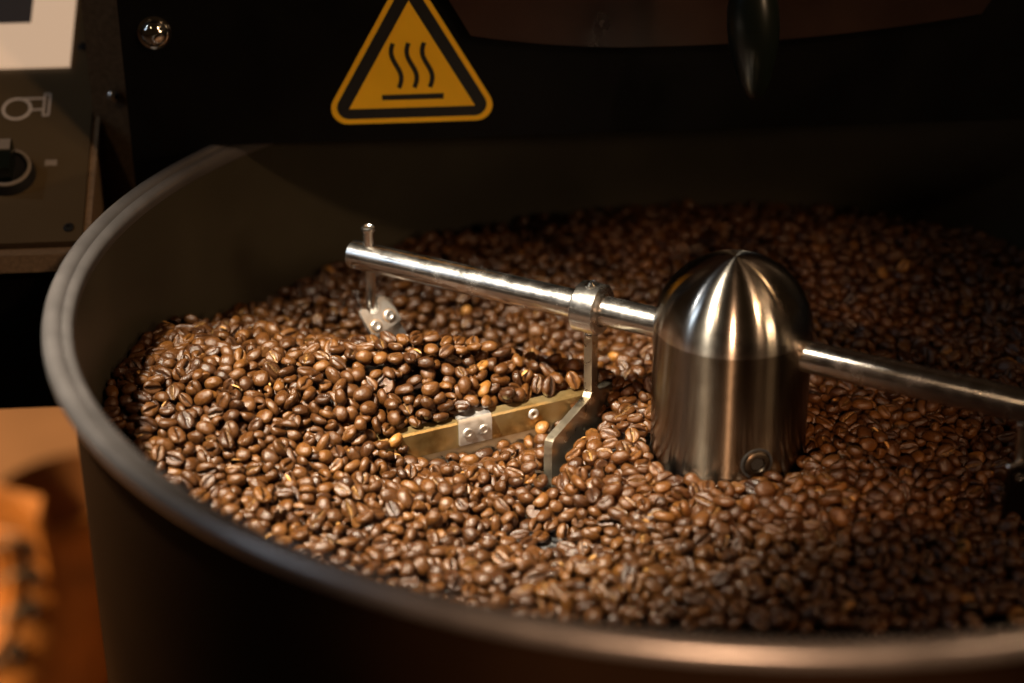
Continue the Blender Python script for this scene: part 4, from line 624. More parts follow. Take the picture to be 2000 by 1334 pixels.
617,715,37,28,26,69,37,437,728,29,58,19,76,6,211,756,44,28,28,87,15,394,753,35,76,11,33,26,437,758,42,4,10,25,34,588,749,47,84,30,83,55,277,788,45,7,17,51,49,386,831,56,62,17,42,35,166,462,46,5,20,35,32,361,465,22,80,30,36,32,
689,549,37,50,15,64,27,379,638,57,40,26,14,15,156,674,71,14,21,8,9,312,745,36,4,29,56,14,475,767,49,29,31,80,35,320,779,51,62,38,71,42,596,788,61,6,21,26,16,616,819,70,79,10,66,48,481,851,62,85,5,9,26,262,867,58,69,36,36,36,
212,594,96,48,24,19,24,288,612,95,47,25,59,33,248,550,48,55,22,10,45,654,322,32,50,19,37,38,200,453,32,30,31,25,57,324,589,54,1,27,49,1,359,620,58,15,29,24,7,397,367,26,54,18,67,6,373,384,11,5,24,6,26,433,388,29,38,25,88,26,
310,415,15,50,22,35,13,319,471,18,47,29,21,37,111,480,57,79,37,21,19,436,490,39,78,16,73,14,229,535,55,88,42,87,42,334,550,8,19,31,34,7,433,586,48,42,10,81,35,102,601,99,7,26,47,54,537,610,38,25,9,39,17,498,817,56,81,19,22,19,
420,298,34,0,28,9,6,477,299,33,86,5,74,55,585,322,40,81,21,82,29,650,355,43,80,23,3,26,417,364,34,54,21,16,44,579,384,42,24,24,55,33,582,397,44,29,18,63,16,613,427,45,45,13,43,4,121,441,49,73,10,46,9,700,470,37,0,14,41,5,
239,487,32,2,22,54,1,249,488,35,30,27,72,1,302,540,7,70,22,89,6,618,524,45,50,17,37,27,670,529,38,37,22,34,23,93,562,99,4,27,60,40,727,638,30,53,11,88,26,738,720,40,38,27,7,16,541,730,37,6,32,85,36,497,755,45,49,33,65,0,
504,782,47,81,18,24,14,776,791,59,49,12,23,3,823,793,62,85,17,89,38,307,806,52,80,13,87,25,334,807,52,42,14,9,3,658,799,70,40,28,87,6,195,829,53,54,27,2,9,637,819,73,84,20,53,15,303,838,57,56,35,72,15,207,424,29,25,15,61,23,
220,492,42,65,35,61,2,594,488,47,84,17,71,16,692,504,42,54,17,62,15,751,602,31,3,29,74,41,691,620,32,83,15,9,5,730,650,34,79,16,24,25,604,666,32,2,22,56,7,458,692,35,16,30,53,27,690,690,40,50,24,48,14,466,727,37,82,10,16,35,
636,775,68,5,22,60,18,689,775,64,34,21,58,36,763,789,66,76,21,27,34,479,819,61,89,29,45,2,439,888,65,0,23,66,28,264,536,12,88,24,33,5,264,606,99,0,24,16,23,416,548,44,1,22,46,17,422,530,48,43,29,31,22,525,311,34,70,29,10,5,
331,478,16,1,18,63,27,713,483,30,62,36,41,9,174,540,60,88,20,6,47,532,362,43,40,19,84,8,660,377,35,88,15,21,38,424,398,30,82,27,39,46,165,495,51,64,10,30,47,167,532,63,89,31,60,4,712,750,46,0,11,49,49,408,385,29,1,29,34,13,
202,411,31,18,20,63,24,307,452,19,8,32,45,40,254,517,25,86,29,44,39,200,529,54,5,17,85,33,654,575,32,42,29,38,4,688,574,34,44,19,86,54,651,615,31,12,17,79,16,666,640,33,46,28,11,28,535,664,36,89,32,46,3,746,664,30,48,16,25,42,
621,772,53,76,24,83,4,205,783,54,67,18,7,34,329,785,47,2,25,55,17,493,781,51,32,29,75,25,582,799,62,45,33,84,48,673,803,68,1,30,44,36,681,904,62,3,24,76,27,487,419,49,28,34,23,14,437,421,40,85,31,32,31,174,489,51,27,23,77,10,
29,529,92,3,11,9,15,624,534,42,87,35,70,2,659,562,31,12,22,71,23,473,573,47,6,22,30,5,576,594,41,64,27,29,2,724,608,34,12,9,30,15,121,718,67,87,24,79,7,576,703,38,20,14,25,44,381,731,32,80,8,46,2,699,726,44,5,18,45,25,
359,736,37,10,16,23,35,391,741,33,85,21,9,45,396,802,55,8,21,79,13,783,819,68,47,17,38,5,194,851,55,89,25,46,26,363,841,61,58,30,49,4,761,866,69,3,21,76,27,600,882,68,68,11,88,17,372,909,58,18,29,74,24,305,606,77,5,23,29,14,
200,600,96,1,19,53,22,235,600,99,6,23,25,23,247,600,99,48,24,35,42,346,507,31,3,21,84,32,422,542,48,49,21,58,45,222,534,46,0,22,82,7,645,341,38,26,17,33,36,372,451,13,47,18,89,13,69,560,93,18,20,72,15,309,595,71,6,17,73,35,
545,264,32,20,19,0,7,387,431,16,49,27,29,41,153,601,95,68,38,88,56,436,638,43,87,16,31,14,364,758,35,71,22,76,47,232,779,43,34,20,45,14,195,799,47,84,23,52,39,633,809,67,14,26,29,29,397,824,55,54,15,84,26,425,886,61,27,16,40,18,
562,408,49,3,24,48,20,430,467,41,4,25,44,12,426,486,44,48,25,56,21,695,496,34,85,27,61,5,137,495,60,0,16,63,33,592,516,43,85,32,46,35,646,530,33,3,26,78,16,88,544,92,79,11,65,4,553,562,39,44,30,69,4,485,570,47,20,25,36,7,
162,586,94,5,30,25,47,231,580,81,82,25,13,34,318,573,52,14,25,16,11,532,626,37,12,27,10,4,507,730,32,84,20,72,28,190,750,44,10,30,37,25,530,743,41,39,34,36,24,554,754,42,12,16,23,4,344,781,46,35,27,65,4,543,809,56,29,12,78,5,
298,819,48,88,33,41,45,508,849,64,44,16,37,19,580,909,66,42,28,5,7,394,957,54,6,20,78,6,316,336,22,88,11,73,13,237,417,31,10,28,56,32,190,449,39,22,20,49,42,664,455,45,15,24,25,23,417,492,46,83,27,68,15,581,562,46,6,27,29,34,
132,602,99,89,10,71,54,568,692,35,71,13,76,22,743,705,38,63,20,24,15,796,713,40,72,44,87,55,525,745,44,77,24,20,7,478,751,39,1,30,61,1,224,794,49,3,23,72,17,544,793,57,10,26,10,3,149,802,50,13,28,44,17,287,794,46,70,9,37,5,
683,799,69,82,27,60,44,580,846,69,33,26,34,4,542,859,66,88,21,30,9,499,873,67,39,21,55,5,323,437,7,33,20,7,15,432,479,38,51,24,12,29,315,593,66,83,26,17,4,395,319,30,35,30,31,15,423,574,40,13,30,77,55,585,597,36,86,27,76,9,
561,269,37,53,15,83,27,345,363,21,85,25,50,10,654,366,40,87,13,60,16,471,388,42,0,30,55,42,229,426,34,0,26,8,14,691,426,37,82,29,79,7,422,434,34,9,17,76,36,186,518,54,68,30,58,13,93,530,80,81,22,40,41,592,545,45,88,17,69,35,
700,546,32,15,30,62,3,495,573,44,80,30,73,13,443,591,48,80,29,73,24,438,649,42,71,19,86,39,533,645,35,0,34,60,55,754,671,31,38,14,17,35,153,757,50,68,16,39,53,690,741,43,7,20,38,4,469,758,42,75,23,66,17,679,773,59,44,18,22,33,
663,783,61,70,10,56,14,430,845,57,53,31,40,46,592,867,68,50,34,45,29,422,586,43,21,25,57,54,236,578,75,80,30,53,31,77,677,92,64,25,41,43,753,657,28,3,17,29,33,704,712,40,11,29,59,24,385,747,38,53,23,68,44,681,757,53,8,17,89,32,
453,786,53,80,20,24,45,256,813,57,35,27,40,34,793,863,65,83,18,84,17,532,877,61,16,6,37,49,542,965,60,82,14,42,17,81,624,99,1,23,18,3,627,345,40,87,17,51,16,435,431,36,81,28,42,13,138,489,54,16,28,34,13,525,570,34,40,17,28,26,
244,564,63,88,13,47,22,590,826,67,45,30,88,7,428,308,33,56,15,8,2,460,352,37,2,30,58,15,337,375,18,21,15,39,15,319,390,19,3,21,25,23,674,429,37,31,27,38,2,669,435,41,75,32,20,3,206,467,40,65,29,41,37,328,459,20,74,21,74,11,
675,509,39,37,23,33,13,30,518,91,54,19,88,6,41,560,99,56,24,25,22,592,576,37,84,21,74,37,146,614,95,13,21,4,55,457,648,38,31,22,45,57,632,640,27,17,28,84,25,606,651,35,6,17,67,36,717,658,35,44,29,42,31,773,691,33,54,28,33,4,
765,728,39,80,28,7,35,502,738,39,70,23,2,15,209,777,48,21,17,86,13,493,767,44,84,21,11,25,788,785,57,63,21,84,57,776,808,63,0,27,26,29,468,815,56,1,21,49,14,673,822,73,37,27,63,35,569,854,68,50,23,24,19,499,859,63,52,22,81,36,
641,347,48,26,33,23,30,249,383,32,63,19,27,20,583,478,53,40,18,61,2,69,469,77,81,31,64,37,562,489,42,60,26,59,32,212,551,68,35,33,87,13,112,682,84,60,30,60,17,601,692,35,67,18,57,14,498,729,38,50,14,17,30,487,744,41,22,21,68,6,
589,737,43,50,19,73,45,202,804,54,81,26,79,6,310,891,60,4,18,80,15,459,896,59,10,28,1,45,629,925,65,45,25,44,19,375,956,50,8,15,3,15,514,945,60,10,31,0,23,393,583,18,89,26,79,4,62,636,99,49,25,59,16,159,623,92,3,22,60,32,
573,489,46,89,27,67,45,341,445,4,0,22,6,37,352,596,46,60,18,21,47,330,408,7,69,19,54,23,388,424,12,39,19,85,5,352,767,36,4,22,88,49,372,455,22,55,21,39,4,296,472,23,55,14,20,33,350,469,19,14,31,28,36,610,548,41,48,23,43,2,
720,554,24,87,13,30,46,38,552,94,70,34,40,8,588,563,36,67,26,73,7,494,565,39,48,29,36,12,54,583,99,19,28,59,14,561,636,35,47,27,26,44,740,637,25,68,28,49,17,593,311,38,79,15,25,41,670,325,43,73,24,20,11,533,350,44,26,21,76,32,
191,409,38,52,19,67,21,707,452,36,26,27,71,55,276,474,31,32,18,31,38,149,478,53,50,39,39,32,575,502,45,38,22,10,56,628,503,42,47,19,81,3,110,515,79,12,12,70,33,476,615,45,77,19,11,2,659,598,31,7,29,36,18,536,710,32,72,35,50,1,
444,718,27,13,15,1,33,545,719,33,50,17,78,37,206,742,42,4,25,41,23,659,737,42,73,37,57,47,676,744,45,28,40,0,14,519,757,47,50,22,66,49,599,754,46,89,32,25,37,717,760,49,1,14,3,14,222,778,51,46,25,34,4,538,779,53,8,24,19,16,
508,812,61,53,22,19,8,684,814,70,80,25,62,39,824,823,57,45,40,49,13,380,869,53,28,33,16,19,428,866,56,87,22,84,7,586,883,67,63,29,2,12,564,923,59,7,19,21,46,357,303,32,83,40,76,24,250,354,34,78,21,24,15,623,439,43,85,29,63,43,
225,448,36,86,23,18,3,261,453,32,1,28,48,31,196,614,90,5,32,65,39,626,675,33,83,33,81,14,703,695,36,49,32,77,0,430,728,36,37,26,75,2,156,764,53,73,22,41,20,193,758,51,47,23,74,14,641,757,55,79,26,73,4,219,760,48,52,24,35,24,
699,788,62,0,18,39,33,485,805,59,19,26,63,26,333,866,56,10,22,39,36,487,866,64,87,30,88,16,226,885,52,51,21,6,17,489,918,62,4,23,77,35,317,606,71,48,25,60,23,311,612,86,3,27,37,42,311,623,86,43,17,20,35,387,513,40,51,25,59,34,
482,291,30,44,25,49,44,320,426,7,5,38,19,34,407,479,36,2,18,66,32,269,759,26,84,20,78,45,654,781,54,49,26,82,16,575,806,54,0,21,88,27,277,538,8,77,25,2,57,105,650,93,75,31,44,46,496,677,31,17,20,41,8,757,710,29,17,28,86,38,
283,764,28,3,17,84,39,397,769,40,28,26,23,9,743,758,48,32,29,74,8,615,811,64,12,25,48,34,412,312,28,81,11,65,50,635,351,39,75,17,73,7,245,423,29,4,20,66,22,614,443,42,10,18,32,24,552,461,46,2,23,59,35,187,485,44,78,29,89,43,
139,510,64,77,22,3,35,178,512,56,50,13,85,2,444,566,55,34,24,71,12,676,574,34,79,31,13,46,263,565,60,62,27,62,42,703,597,32,89,25,66,33,572,625,34,1,28,84,16,545,639,37,55,17,38,57,747,649,26,48,32,24,39,630,692,33,48,35,17,7,
587,704,36,49,26,38,34,597,723,43,43,21,67,15,619,731,41,86,26,3,12,654,727,38,12,22,32,15,423,736,34,3,18,18,33,182,762,48,52,20,20,26,340,746,34,5,23,33,24,547,764,47,5,17,27,2,746,804,66,40,21,58,16,785,798,59,14,18,74,17,
245,822,54,3,20,77,4,489,851,58,88,9,10,16,273,864,54,77,26,27,19,521,911,60,25,24,56,35,135,684,78,0,24,53,7,216,749,40,66,14,56,34,330,772,43,89,28,4,33,427,795,53,22,16,66,8,505,800,59,60,32,25,15,319,814,52,47,31,56,24,
665,858,72,4,28,27,47,704,865,72,39,19,32,0,297,872,58,6,22,31,37,442,921,61,75,41,34,47,486,431,48,43,18,69,22,431,298,25,0,23,36,39,516,324,33,70,21,6,49,397,409,10,7,25,30,13,157,476,42,69,12,23,53,161,541,66,35,21,12,4,
46,558,92,79,25,63,2,140,593,91,53,21,47,54,731,770,49,83,22,51,13,439,373,31,51,24,89,26,576,548,39,71,19,79,5,114,661,84,10,15,13,5,392,710,22,42,38,22,8,525,737,31,87,7,64,44,540,740,38,8,20,87,15,629,749,43,65,15,34,27,
432,766,41,18,39,68,36,266,370,26,75,27,79,35,615,382,46,48,13,31,12,619,400,39,84,15,79,13,113,573,96,23,20,87,0,389,576,11,1,28,67,37,604,598,38,5,14,51,19,719,624,28,83,24,24,16,741,624,27,27,23,18,18,716,675,34,89,27,6,14,
730,703,37,31,19,2,15,635,731,40,5,28,28,47,684,749,48,82,10,2,53,332,767,35,8,25,34,6,342,768,41,77,27,25,5,403,777,46,3,19,56,36,481,774,47,10,13,81,28,527,786,53,78,21,85,13,647,804,65,7,26,74,26,369,834,53,1,17,44,24,
373,845,53,84,18,62,18,414,864,57,84,25,77,19,638,893,72,78,26,17,18,183,429,41,44,25,9,3,234,495,35,21,39,26,32,665,511,41,31,40,28,6,331,564,8,68,15,54,32,553,607,41,55,10,68,36,91,625,99,85,19,55,58,656,621,33,13,17,41,35,
721,633,32,78,38,1,1,640,687,35,11,22,62,34,311,768,41,85,25,22,14,640,790,68,14,31,86,33,661,803,75,87,20,65,6,209,811,55,55,14,33,25,647,825,66,18,20,18,39,206,835,57,56,15,78,56,609,829,68,74,23,47,43,597,852,72,47,33,32,5,
770,854,62,17,11,42,37,351,925,58,84,20,55,37,422,917,66,29,18,11,24,550,935,66,44,20,76,16,390,417,4,0,22,60,48,39,527,80,5,29,67,12,334,588,48,42,15,35,27,396,309,22,7,22,27,27,377,432,13,86,16,66,11,148,512,58,85,15,81,5,
540,561,36,86,17,40,40,164,570,86,49,20,59,1,343,552,11,78,13,66,36,167,646,77,87,29,64,15,614,363,37,9,23,30,6,336,384,15,88,39,66,36,632,377,35,89,25,87,30,645,372,38,69,37,83,15,230,455,30,83,20,26,26,586,451,47,41,33,0,36,
125,453,46,82,13,65,17,299,458,15,33,10,88,46,144,523,61,4,17,89,19,594,546,36,36,17,74,3,381,610,44,40,31,27,15,606,721,33,2,16,84,24,772,737,43,2,19,39,46,406,371,29,81,3,71,51,547,376,48,58,29,67,25,219,437,35,54,22,29,24,
391,463,29,6,35,66,16,677,500,39,68,27,42,10,505,607,47,27,28,59,15,678,636,33,14,16,48,33,709,638,33,16,7,30,34,430,662,41,71,18,77,11,480,696,31,70,22,5,35,482,718,33,85,31,69,29,247,778,44,47,12,35,42,278,822,50,19,31,42,42,
419,820,54,13,20,23,14,444,874,60,28,19,75,9,616,947,62,85,29,27,27,450,315,35,79,16,4,20,553,432,52,59,5,2,11,714,507,39,50,19,18,32,710,523,31,34,30,23,16,623,581,37,2,33,38,37,442,615,45,2,14,28,32,448,642,44,1,34,38,26,
458,659,40,34,15,20,24,520,726,29,12,28,5,6,784,705,41,20,19,60,34,782,716,39,44,13,8,12,345,729,26,5,27,64,10,645,724,42,5,35,43,12,448,757,40,83,20,70,17,608,819,63,69,30,8,15,758,807,68,74,27,6,3,680,852,71,83,23,19,4,
390,861,58,54,17,82,5,271,873,59,12,27,53,6,391,923,55,0,15,27,35,212,606,97,50,21,37,44,470,568,43,45,18,52,46,469,284,30,39,15,52,9,465,355,31,46,33,40,13,163,513,51,77,19,40,2,564,551,37,1,32,8,49,89,580,97,88,36,46,6,
545,319,36,45,22,89,16,664,366,37,56,13,63,32,561,372,44,34,22,37,37,297,390,19,14,18,0,15,165,471,42,41,38,73,8,231,505,31,71,35,36,5,152,531,65,84,21,80,45,250,528,31,88,30,23,24,137,563,83,49,16,24,26,669,778,53,2,22,55,3,
221,816,50,62,7,52,8,481,308,35,41,23,38,34,661,355,38,41,21,78,25,650,379,40,85,14,57,30,258,413,32,87,16,78,43,137,449,45,14,18,43,35,113,471,57,45,35,27,9,624,482,45,3,25,79,13,658,483,41,41,29,85,45,335,504,26,2,33,20,25,
652,498,38,42,30,10,2,526,592,36,77,29,68,2,397,614,48,75,16,73,7,645,629,31,53,30,31,8,577,640,36,7,18,84,5,555,668,34,52,27,7,3,500,718,30,89,22,86,43,755,717,33,63,11,88,32,646,736,45,56,29,21,9,242,754,37,42,22,38,4,
733,751,50,41,28,1,54,781,761,48,51,4,67,4,252,773,34,82,12,2,4,695,772,55,51,22,48,14,738,770,55,78,25,74,34,414,789,49,5,24,83,19,724,806,69,46,27,47,45,224,822,53,20,38,42,17,557,818,60,81,21,54,4,732,834,68,1,14,20,24,
444,847,59,12,22,24,8,472,845,58,87,20,71,16,126,473,54,88,29,59,6,606,611,40,45,4,84,15,48,631,99,79,25,11,37,420,647,45,3,23,40,11,663,649,34,82,18,0,24,558,692,33,3,21,78,26,778,703,30,88,13,37,37,566,731,39,62,30,21,16,
180,749,46,82,13,23,34,565,756,45,86,18,9,42,252,861,60,62,18,24,5,384,877,59,87,25,39,12,342,892,58,42,31,79,1,422,594,44,41,19,55,24,91,597,99,52,26,19,45,70,506,72,35,9,65,25,448,543,42,89,26,53,49,42,596,99,55,20,88,5,
283,667,30,51,29,89,26,548,784,49,51,17,31,35,489,320,34,16,38,88,13,653,388,35,76,21,36,4,262,450,23,2,24,76,47,419,472,40,6,24,26,14,326,488,22,63,9,66,18,673,536,35,32,26,41,7,196,555,72,34,14,31,34,289,586,67,13,30,89,31,
307,587,65,29,26,77,17,288,781,35,7,34,38,14,534,778,45,8,37,16,45,607,792,57,39,17,70,9,242,813,48,38,27,40,32,301,830,51,57,38,28,36,601,294,35,27,19,19,53,623,370,39,24,27,16,5,663,415,35,12,15,44,11,592,435,46,86,31,26,17,
686,444,36,24,15,85,3,604,451,43,24,8,26,17,49,518,82,80,22,87,44,159,506,58,66,20,75,4,708,540,31,56,31,26,26,414,638,44,4,16,63,46,574,654,32,89,21,69,38,558,705,34,78,13,7,54,574,727,38,50,26,23,53,615,792,63,3,23,77,54,
695,800,68,29,31,30,15,375,815,55,86,22,16,42,537,816,63,84,29,86,43,396,848,55,89,38,55,33,559,865,64,77,33,39,6,400,888,55,87,16,24,4,719,907,66,89,22,27,53,414,922,56,3,24,26,19,744,552,35,74,21,19,34,134,662,81,13,24,64,8,
608,635,34,53,32,55,22,596,707,35,65,12,67,4,626,722,38,89,13,4,4,181,738,46,88,9,62,32,287,839,60,83,41,10,45,374,875,57,89,14,32,1,755,880,64,4,24,78,6,456,915,65,54,24,54,13,474,919,60,69,25,79,5,697,929,63,87,17,74,16,
582,955,58,79,19,34,4,258,612,91,42,20,33,36,74,636,99,83,23,72,16,363,338,22,83,26,12,13,422,623,45,4,24,74,12,176,538,52,83,23,46,1,36,581,99,46,22,14,7,351,617,55,80,29,73,9,439,422,30,80,13,88,36,308,438,12,8,22,65,45,
115,454,52,51,16,77,45,312,462,15,15,21,38,33,643,332,34,11,11,42,19,218,404,28,62,25,80,7,303,473,19,54,9,72,26,318,515,18,80,23,71,9,583,508,39,85,26,28,16,126,523,65,7,14,77,6,297,532,11,56,18,33,43,480,592,42,5,14,33,34,
437,622,43,44,33,56,36,738,688,29,4,23,31,17,665,752,48,53,17,47,24,310,757,34,89,29,61,59,708,766,50,2,17,83,16,508,792,52,82,14,88,32,289,818,49,65,15,23,27,232,834,48,13,20,39,7,347,339,23,8,26,44,4,148,421,43,13,24,32,58,
159,460,43,39,16,58,37,585,471,46,45,26,89,12,202,481,38,62,33,33,40,566,499,38,47,19,23,16,629,524,38,86,29,33,35,168,553,78,37,3,49,4,454,565,51,5,29,36,54,75,614,99,47,25,51,5,656,680,31,28,37,83,23,710,685,34,2,29,35,48,
441,707,24,88,21,5,9,397,720,22,2,17,86,37,562,745,35,78,27,32,17,702,736,46,44,14,56,26,746,790,60,10,23,70,24,806,782,54,79,4,77,32,599,828,71,21,19,59,35,277,848,54,49,21,33,6,290,899,54,88,19,11,26,552,914,64,84,22,14,46,
275,503,24,32,9,36,54,575,513,44,14,21,17,33,742,531,41,31,19,25,14,641,554,36,89,24,3,27,520,599,41,12,31,16,1,501,667,35,5,39,9,6,530,753,46,78,9,79,1,585,789,57,84,9,33,11,313,803,51,32,29,13,1,517,822,57,0,6,83,38,
622,827,72,34,29,33,24,737,868,67,10,30,16,17,561,875,67,0,19,46,5,662,909,64,87,26,40,33,467,942,58,0,21,71,7,359,455,8,84,33,4,28,649,296,33,32,23,86,9,523,337,37,13,3,42,1,277,434,20,57,25,72,45,179,490,38,81,4,38,26,
444,564,44,89,29,3,15,495,747,34,14,23,83,8,726,788,57,3,29,65,23,797,808,55,88,21,78,7,495,279,33,74,33,64,35,548,282,36,48,23,6,57,496,304,31,3,14,63,17,378,323,29,38,16,16,27,507,349,38,89,28,30,6,446,388,33,57,29,39,35,
203,497,40,24,14,11,16,553,539,32,88,24,79,24,464,609,43,1,33,55,4,418,703,20,12,29,86,29,801,730,43,85,27,7,38,786,747,46,88,10,37,22,747,819,65,37,29,67,46,362,828,50,36,22,59,14,477,279,30,68,6,19,30,448,298,31,86,21,58,3,
540,300,33,30,9,76,14,263,428,23,71,22,28,3,114,461,57,40,13,75,0,684,502,32,17,23,85,24,686,511,33,75,33,72,57,513,578,42,39,16,17,3,745,606,24,4,24,72,26,688,629,29,54,29,81,9,616,686,30,3,40,70,5,676,690,32,84,25,68,43,
760,686,31,85,22,31,54,615,756,48,44,21,46,4,300,757,30,0,24,67,40,797,775,53,87,23,53,15,212,793,52,89,19,85,4,403,804,50,85,24,48,1,461,806,52,18,10,76,45,345,831,55,88,20,49,9,449,832,58,36,26,63,43,547,827,63,84,20,66,45,
712,856,69,9,22,49,7,406,908,54,85,7,3,9,80,534,80,72,18,72,24,444,672,36,21,24,34,24,578,669,33,56,31,49,22,557,790,60,0,17,71,26,412,812,56,43,26,72,1,231,844,52,86,18,75,25,386,850,54,13,29,51,46,418,841,59,25,13,89,23,
469,857,60,4,27,7,14,618,864,76,69,39,61,3,521,920,61,57,11,8,36,672,930,62,86,11,22,6,276,594,81,84,23,67,46,159,635,87,3,22,7,26,601,324,34,29,29,4,24,568,348,36,59,19,23,17,229,543,49,45,15,36,25,169,765,41,72,31,40,9,
252,755,29,71,21,64,32,663,275,36,58,20,40,34,658,434,35,78,10,27,9,693,463,32,76,18,33,29,317,490,19,15,25,73,26,88,521,81,4,15,83,8,177,522,54,64,18,39,36,105,532,78,2,28,75,19,141,603,95,87,17,75,17,481,643,40,28,13,3,5,
339,743,26,11,22,32,2,520,781,47,12,16,67,47,656,792,60,12,26,82,5,368,295,35,42,18,85,18,622,296,34,24,37,34,2,360,316,30,43,15,67,9,413,332,32,80,30,8,32,562,360,45,67,28,14,44,599,393,43,80,32,30,10,216,425,30,9,20,61,27,
229,471,33,7,17,28,29,301,464,18,12,6,56,41,623,624,31,15,19,47,32,508,684,34,30,16,60,55,667,691,31,46,17,54,5,768,703,27,81,17,36,33,797,703,37,6,21,42,15,659,715,38,83,25,25,35,169,739,49,27,26,9,5,110,765,51,5,21,19,29,
768,751,47,4,23,64,29,462,790,50,86,24,70,49,183,834,48,86,11,21,39,451,820,58,89,16,76,4,234,871,53,21,22,70,45,618,632,32,14,5,43,24,544,664,38,49,32,52,4,670,699,34,43,36,3,22,570,738,42,23,26,27,33,347,759,37,14,18,3,32,
796,763,50,85,11,5,10,186,796,54,65,32,22,24,604,769,54,58,5,86,2,660,838,72,45,20,0,10,403,850,56,18,21,77,11,646,879,71,8,15,82,34,498,887,67,8,26,87,53,601,954,60,21,22,34,17,381,553,6,87,23,71,5,341,597,49,82,16,47,2,
629,363,35,82,19,10,47,341,392,11,2,21,16,36,600,433,40,9,27,29,35,289,545,9,87,36,16,34,742,736,38,19,21,23,5,477,318,30,68,27,39,16,554,361,42,46,24,18,3,230,521,30,27,37,57,5,78,555,89,1,33,20,37,732,569,24,72,15,34,25,
671,630,30,83,14,87,8,409,716,19,88,32,6,46,201,737,36,16,30,35,15,725,753,45,62,10,22,17,335,757,34,31,31,16,15,717,792,62,70,13,79,56,499,845,55,81,24,4,29,89,613,99,74,8,85,57,519,618,40,47,14,79,14,660,666,28,3,26,39,7,
517,712,31,79,28,17,14,100,750,55,47,15,2,35,699,721,35,88,26,5,36,320,751,31,76,7,80,15,659,766,51,78,13,38,6,755,775,55,57,22,48,3,554,786,52,74,11,60,33,577,786,54,85,11,55,33,415,802,50,0,29,14,5,514,802,56,46,32,41,45,
354,819,51,54,34,46,14,249,859,49,34,27,86,26,288,873,53,1,36,15,45,619,930,62,67,16,20,15,670,357,35,20,38,25,5,189,623,90,17,17,23,41,639,616,32,74,25,60,35,156,726,54,10,28,50,27,638,699,31,14,34,88,14,626,737,44,4,26,17,31,
659,756,55,75,24,15,33,723,820,70,87,21,76,32,687,835,70,9,19,57,54,725,869,67,42,22,86,26,635,906,66,13,13,89,17,532,939,60,75,29,31,13,99,635,99,51,20,70,6,229,612,98,87,23,27,22,73,570,94,46,29,84,21,461,421,34,82,27,61,13,
259,440,22,25,30,82,42,415,468,33,47,15,32,9,67,516,79,6,17,34,36,575,541,38,24,30,78,18,407,774,37,2,27,76,32,488,776,41,41,25,53,56,342,803,46,60,28,40,35,607,263,33,59,41,30,23,329,370,20,11,26,36,7,479,362,35,12,21,82,4,
593,374,38,56,15,83,45,302,406,14,88,13,16,3,660,406,32,88,25,70,7,45,513,78,38,17,82,38,665,285,35,20,40,60,2,678,324,40,7,32,69,7,332,343,25,3,23,38,32,407,339,36,62,21,66,13,518,346,39,35,36,72,42,682,351,41,44,24,17,4,
519,371,44,43,28,29,30,675,417,35,28,33,89,36,679,478,37,70,30,65,23,587,586,38,81,18,46,0,108,631,98,4,32,19,5,178,649,79,11,18,80,3,648,664,31,49,15,34,0,427,708,27,77,22,49,14,638,707,31,53,15,5,17,657,704,35,70,19,33,16,
166,727,49,23,34,52,15,146,742,51,84,15,81,6,189,734,42,85,17,17,10,420,744,32,19,38,87,2,651,760,50,36,34,18,53,219,806,53,62,26,53,11,324,803,48,4,29,25,5,258,853,54,17,31,20,38,313,851,57,54,19,31,13,353,893,53,5,27,48,33,
490,967,53,89,19,38,8,665,425,37,75,21,14,33,262,481,28,79,29,78,36,289,507,23,75,20,74,14,240,520,32,6,19,28,3,601,585,40,69,22,21,35,570,866,71,61,18,74,11,429,949,59,26,18,2,34,247,583,79,87,23,75,34,270,606,89,44,23,70,6,
66,544,86,44,29,88,48,501,270,31,43,35,46,9,506,412,43,55,14,34,5,375,428,6,88,13,43,0,351,520,21,4,29,77,28,325,549,6,57,17,22,52,367,555,12,40,16,85,41,292,569,46,8,22,5,14,530,580,37,86,39,3,34,217,588,85,7,25,18,35,
122,644,91,87,29,47,35,213,741,32,34,13,55,18,457,764,35,37,28,78,7,622,264,32,80,17,82,36,473,290,34,79,19,81,11,597,363,42,51,24,34,36,193,419,31,19,31,77,13,273,485,27,81,29,61,7,157,485,46,81,29,4,24,681,624,29,0,11,21,12,
554,643,30,82,34,77,22,648,649,29,51,26,74,3,762,723,31,13,28,25,7,768,786,56,32,18,67,26,225,866,49,13,5,45,18,670,384,39,5,29,84,1,180,406,37,38,20,60,2,265,492,26,88,26,28,3,361,528,17,8,30,18,49,631,583,35,36,30,32,45,
752,618,29,89,26,5,1,672,709,31,6,19,45,16,591,767,51,21,18,64,3,576,838,63,59,10,0,25,661,830,68,42,24,1,46,687,850,72,25,25,20,14,781,860,63,88,26,47,31,445,861,58,86,15,80,18,511,865,63,2,21,69,7,423,910,55,85,31,47,7,
512,926,58,45,15,42,25,171,408,37,8,8,68,5,487,438,40,15,22,89,44,726,673,34,8,6,17,51,661,727,41,9,7,35,44,604,801,61,85,11,62,43,491,822,62,21,16,66,14,261,837,55,77,17,70,44,263,908,52,9,24,47,43,477,949,59,13,24,47,34,
393,501,31,43,27,60,26,451,553,54,48,24,33,12,490,427,38,47,25,86,26,557,341,36,50,23,88,5,615,356,31,55,37,33,36,536,394,40,21,26,37,5,238,435,28,46,25,78,8,229,559,65,24,30,70,45,517,581,34,82,14,21,45,660,294,33,6,11,34,24,
406,308,29,32,28,82,2,658,303,32,46,14,44,32,319,354,18,17,24,27,25,581,367,41,37,7,64,14,410,417,23,46,18,14,6,65,494,74,87,24,13,21,420,503,42,81,24,45,3,478,767,38,45,17,82,39,504,765,43,30,15,62,29,628,791,60,48,14,59,49,
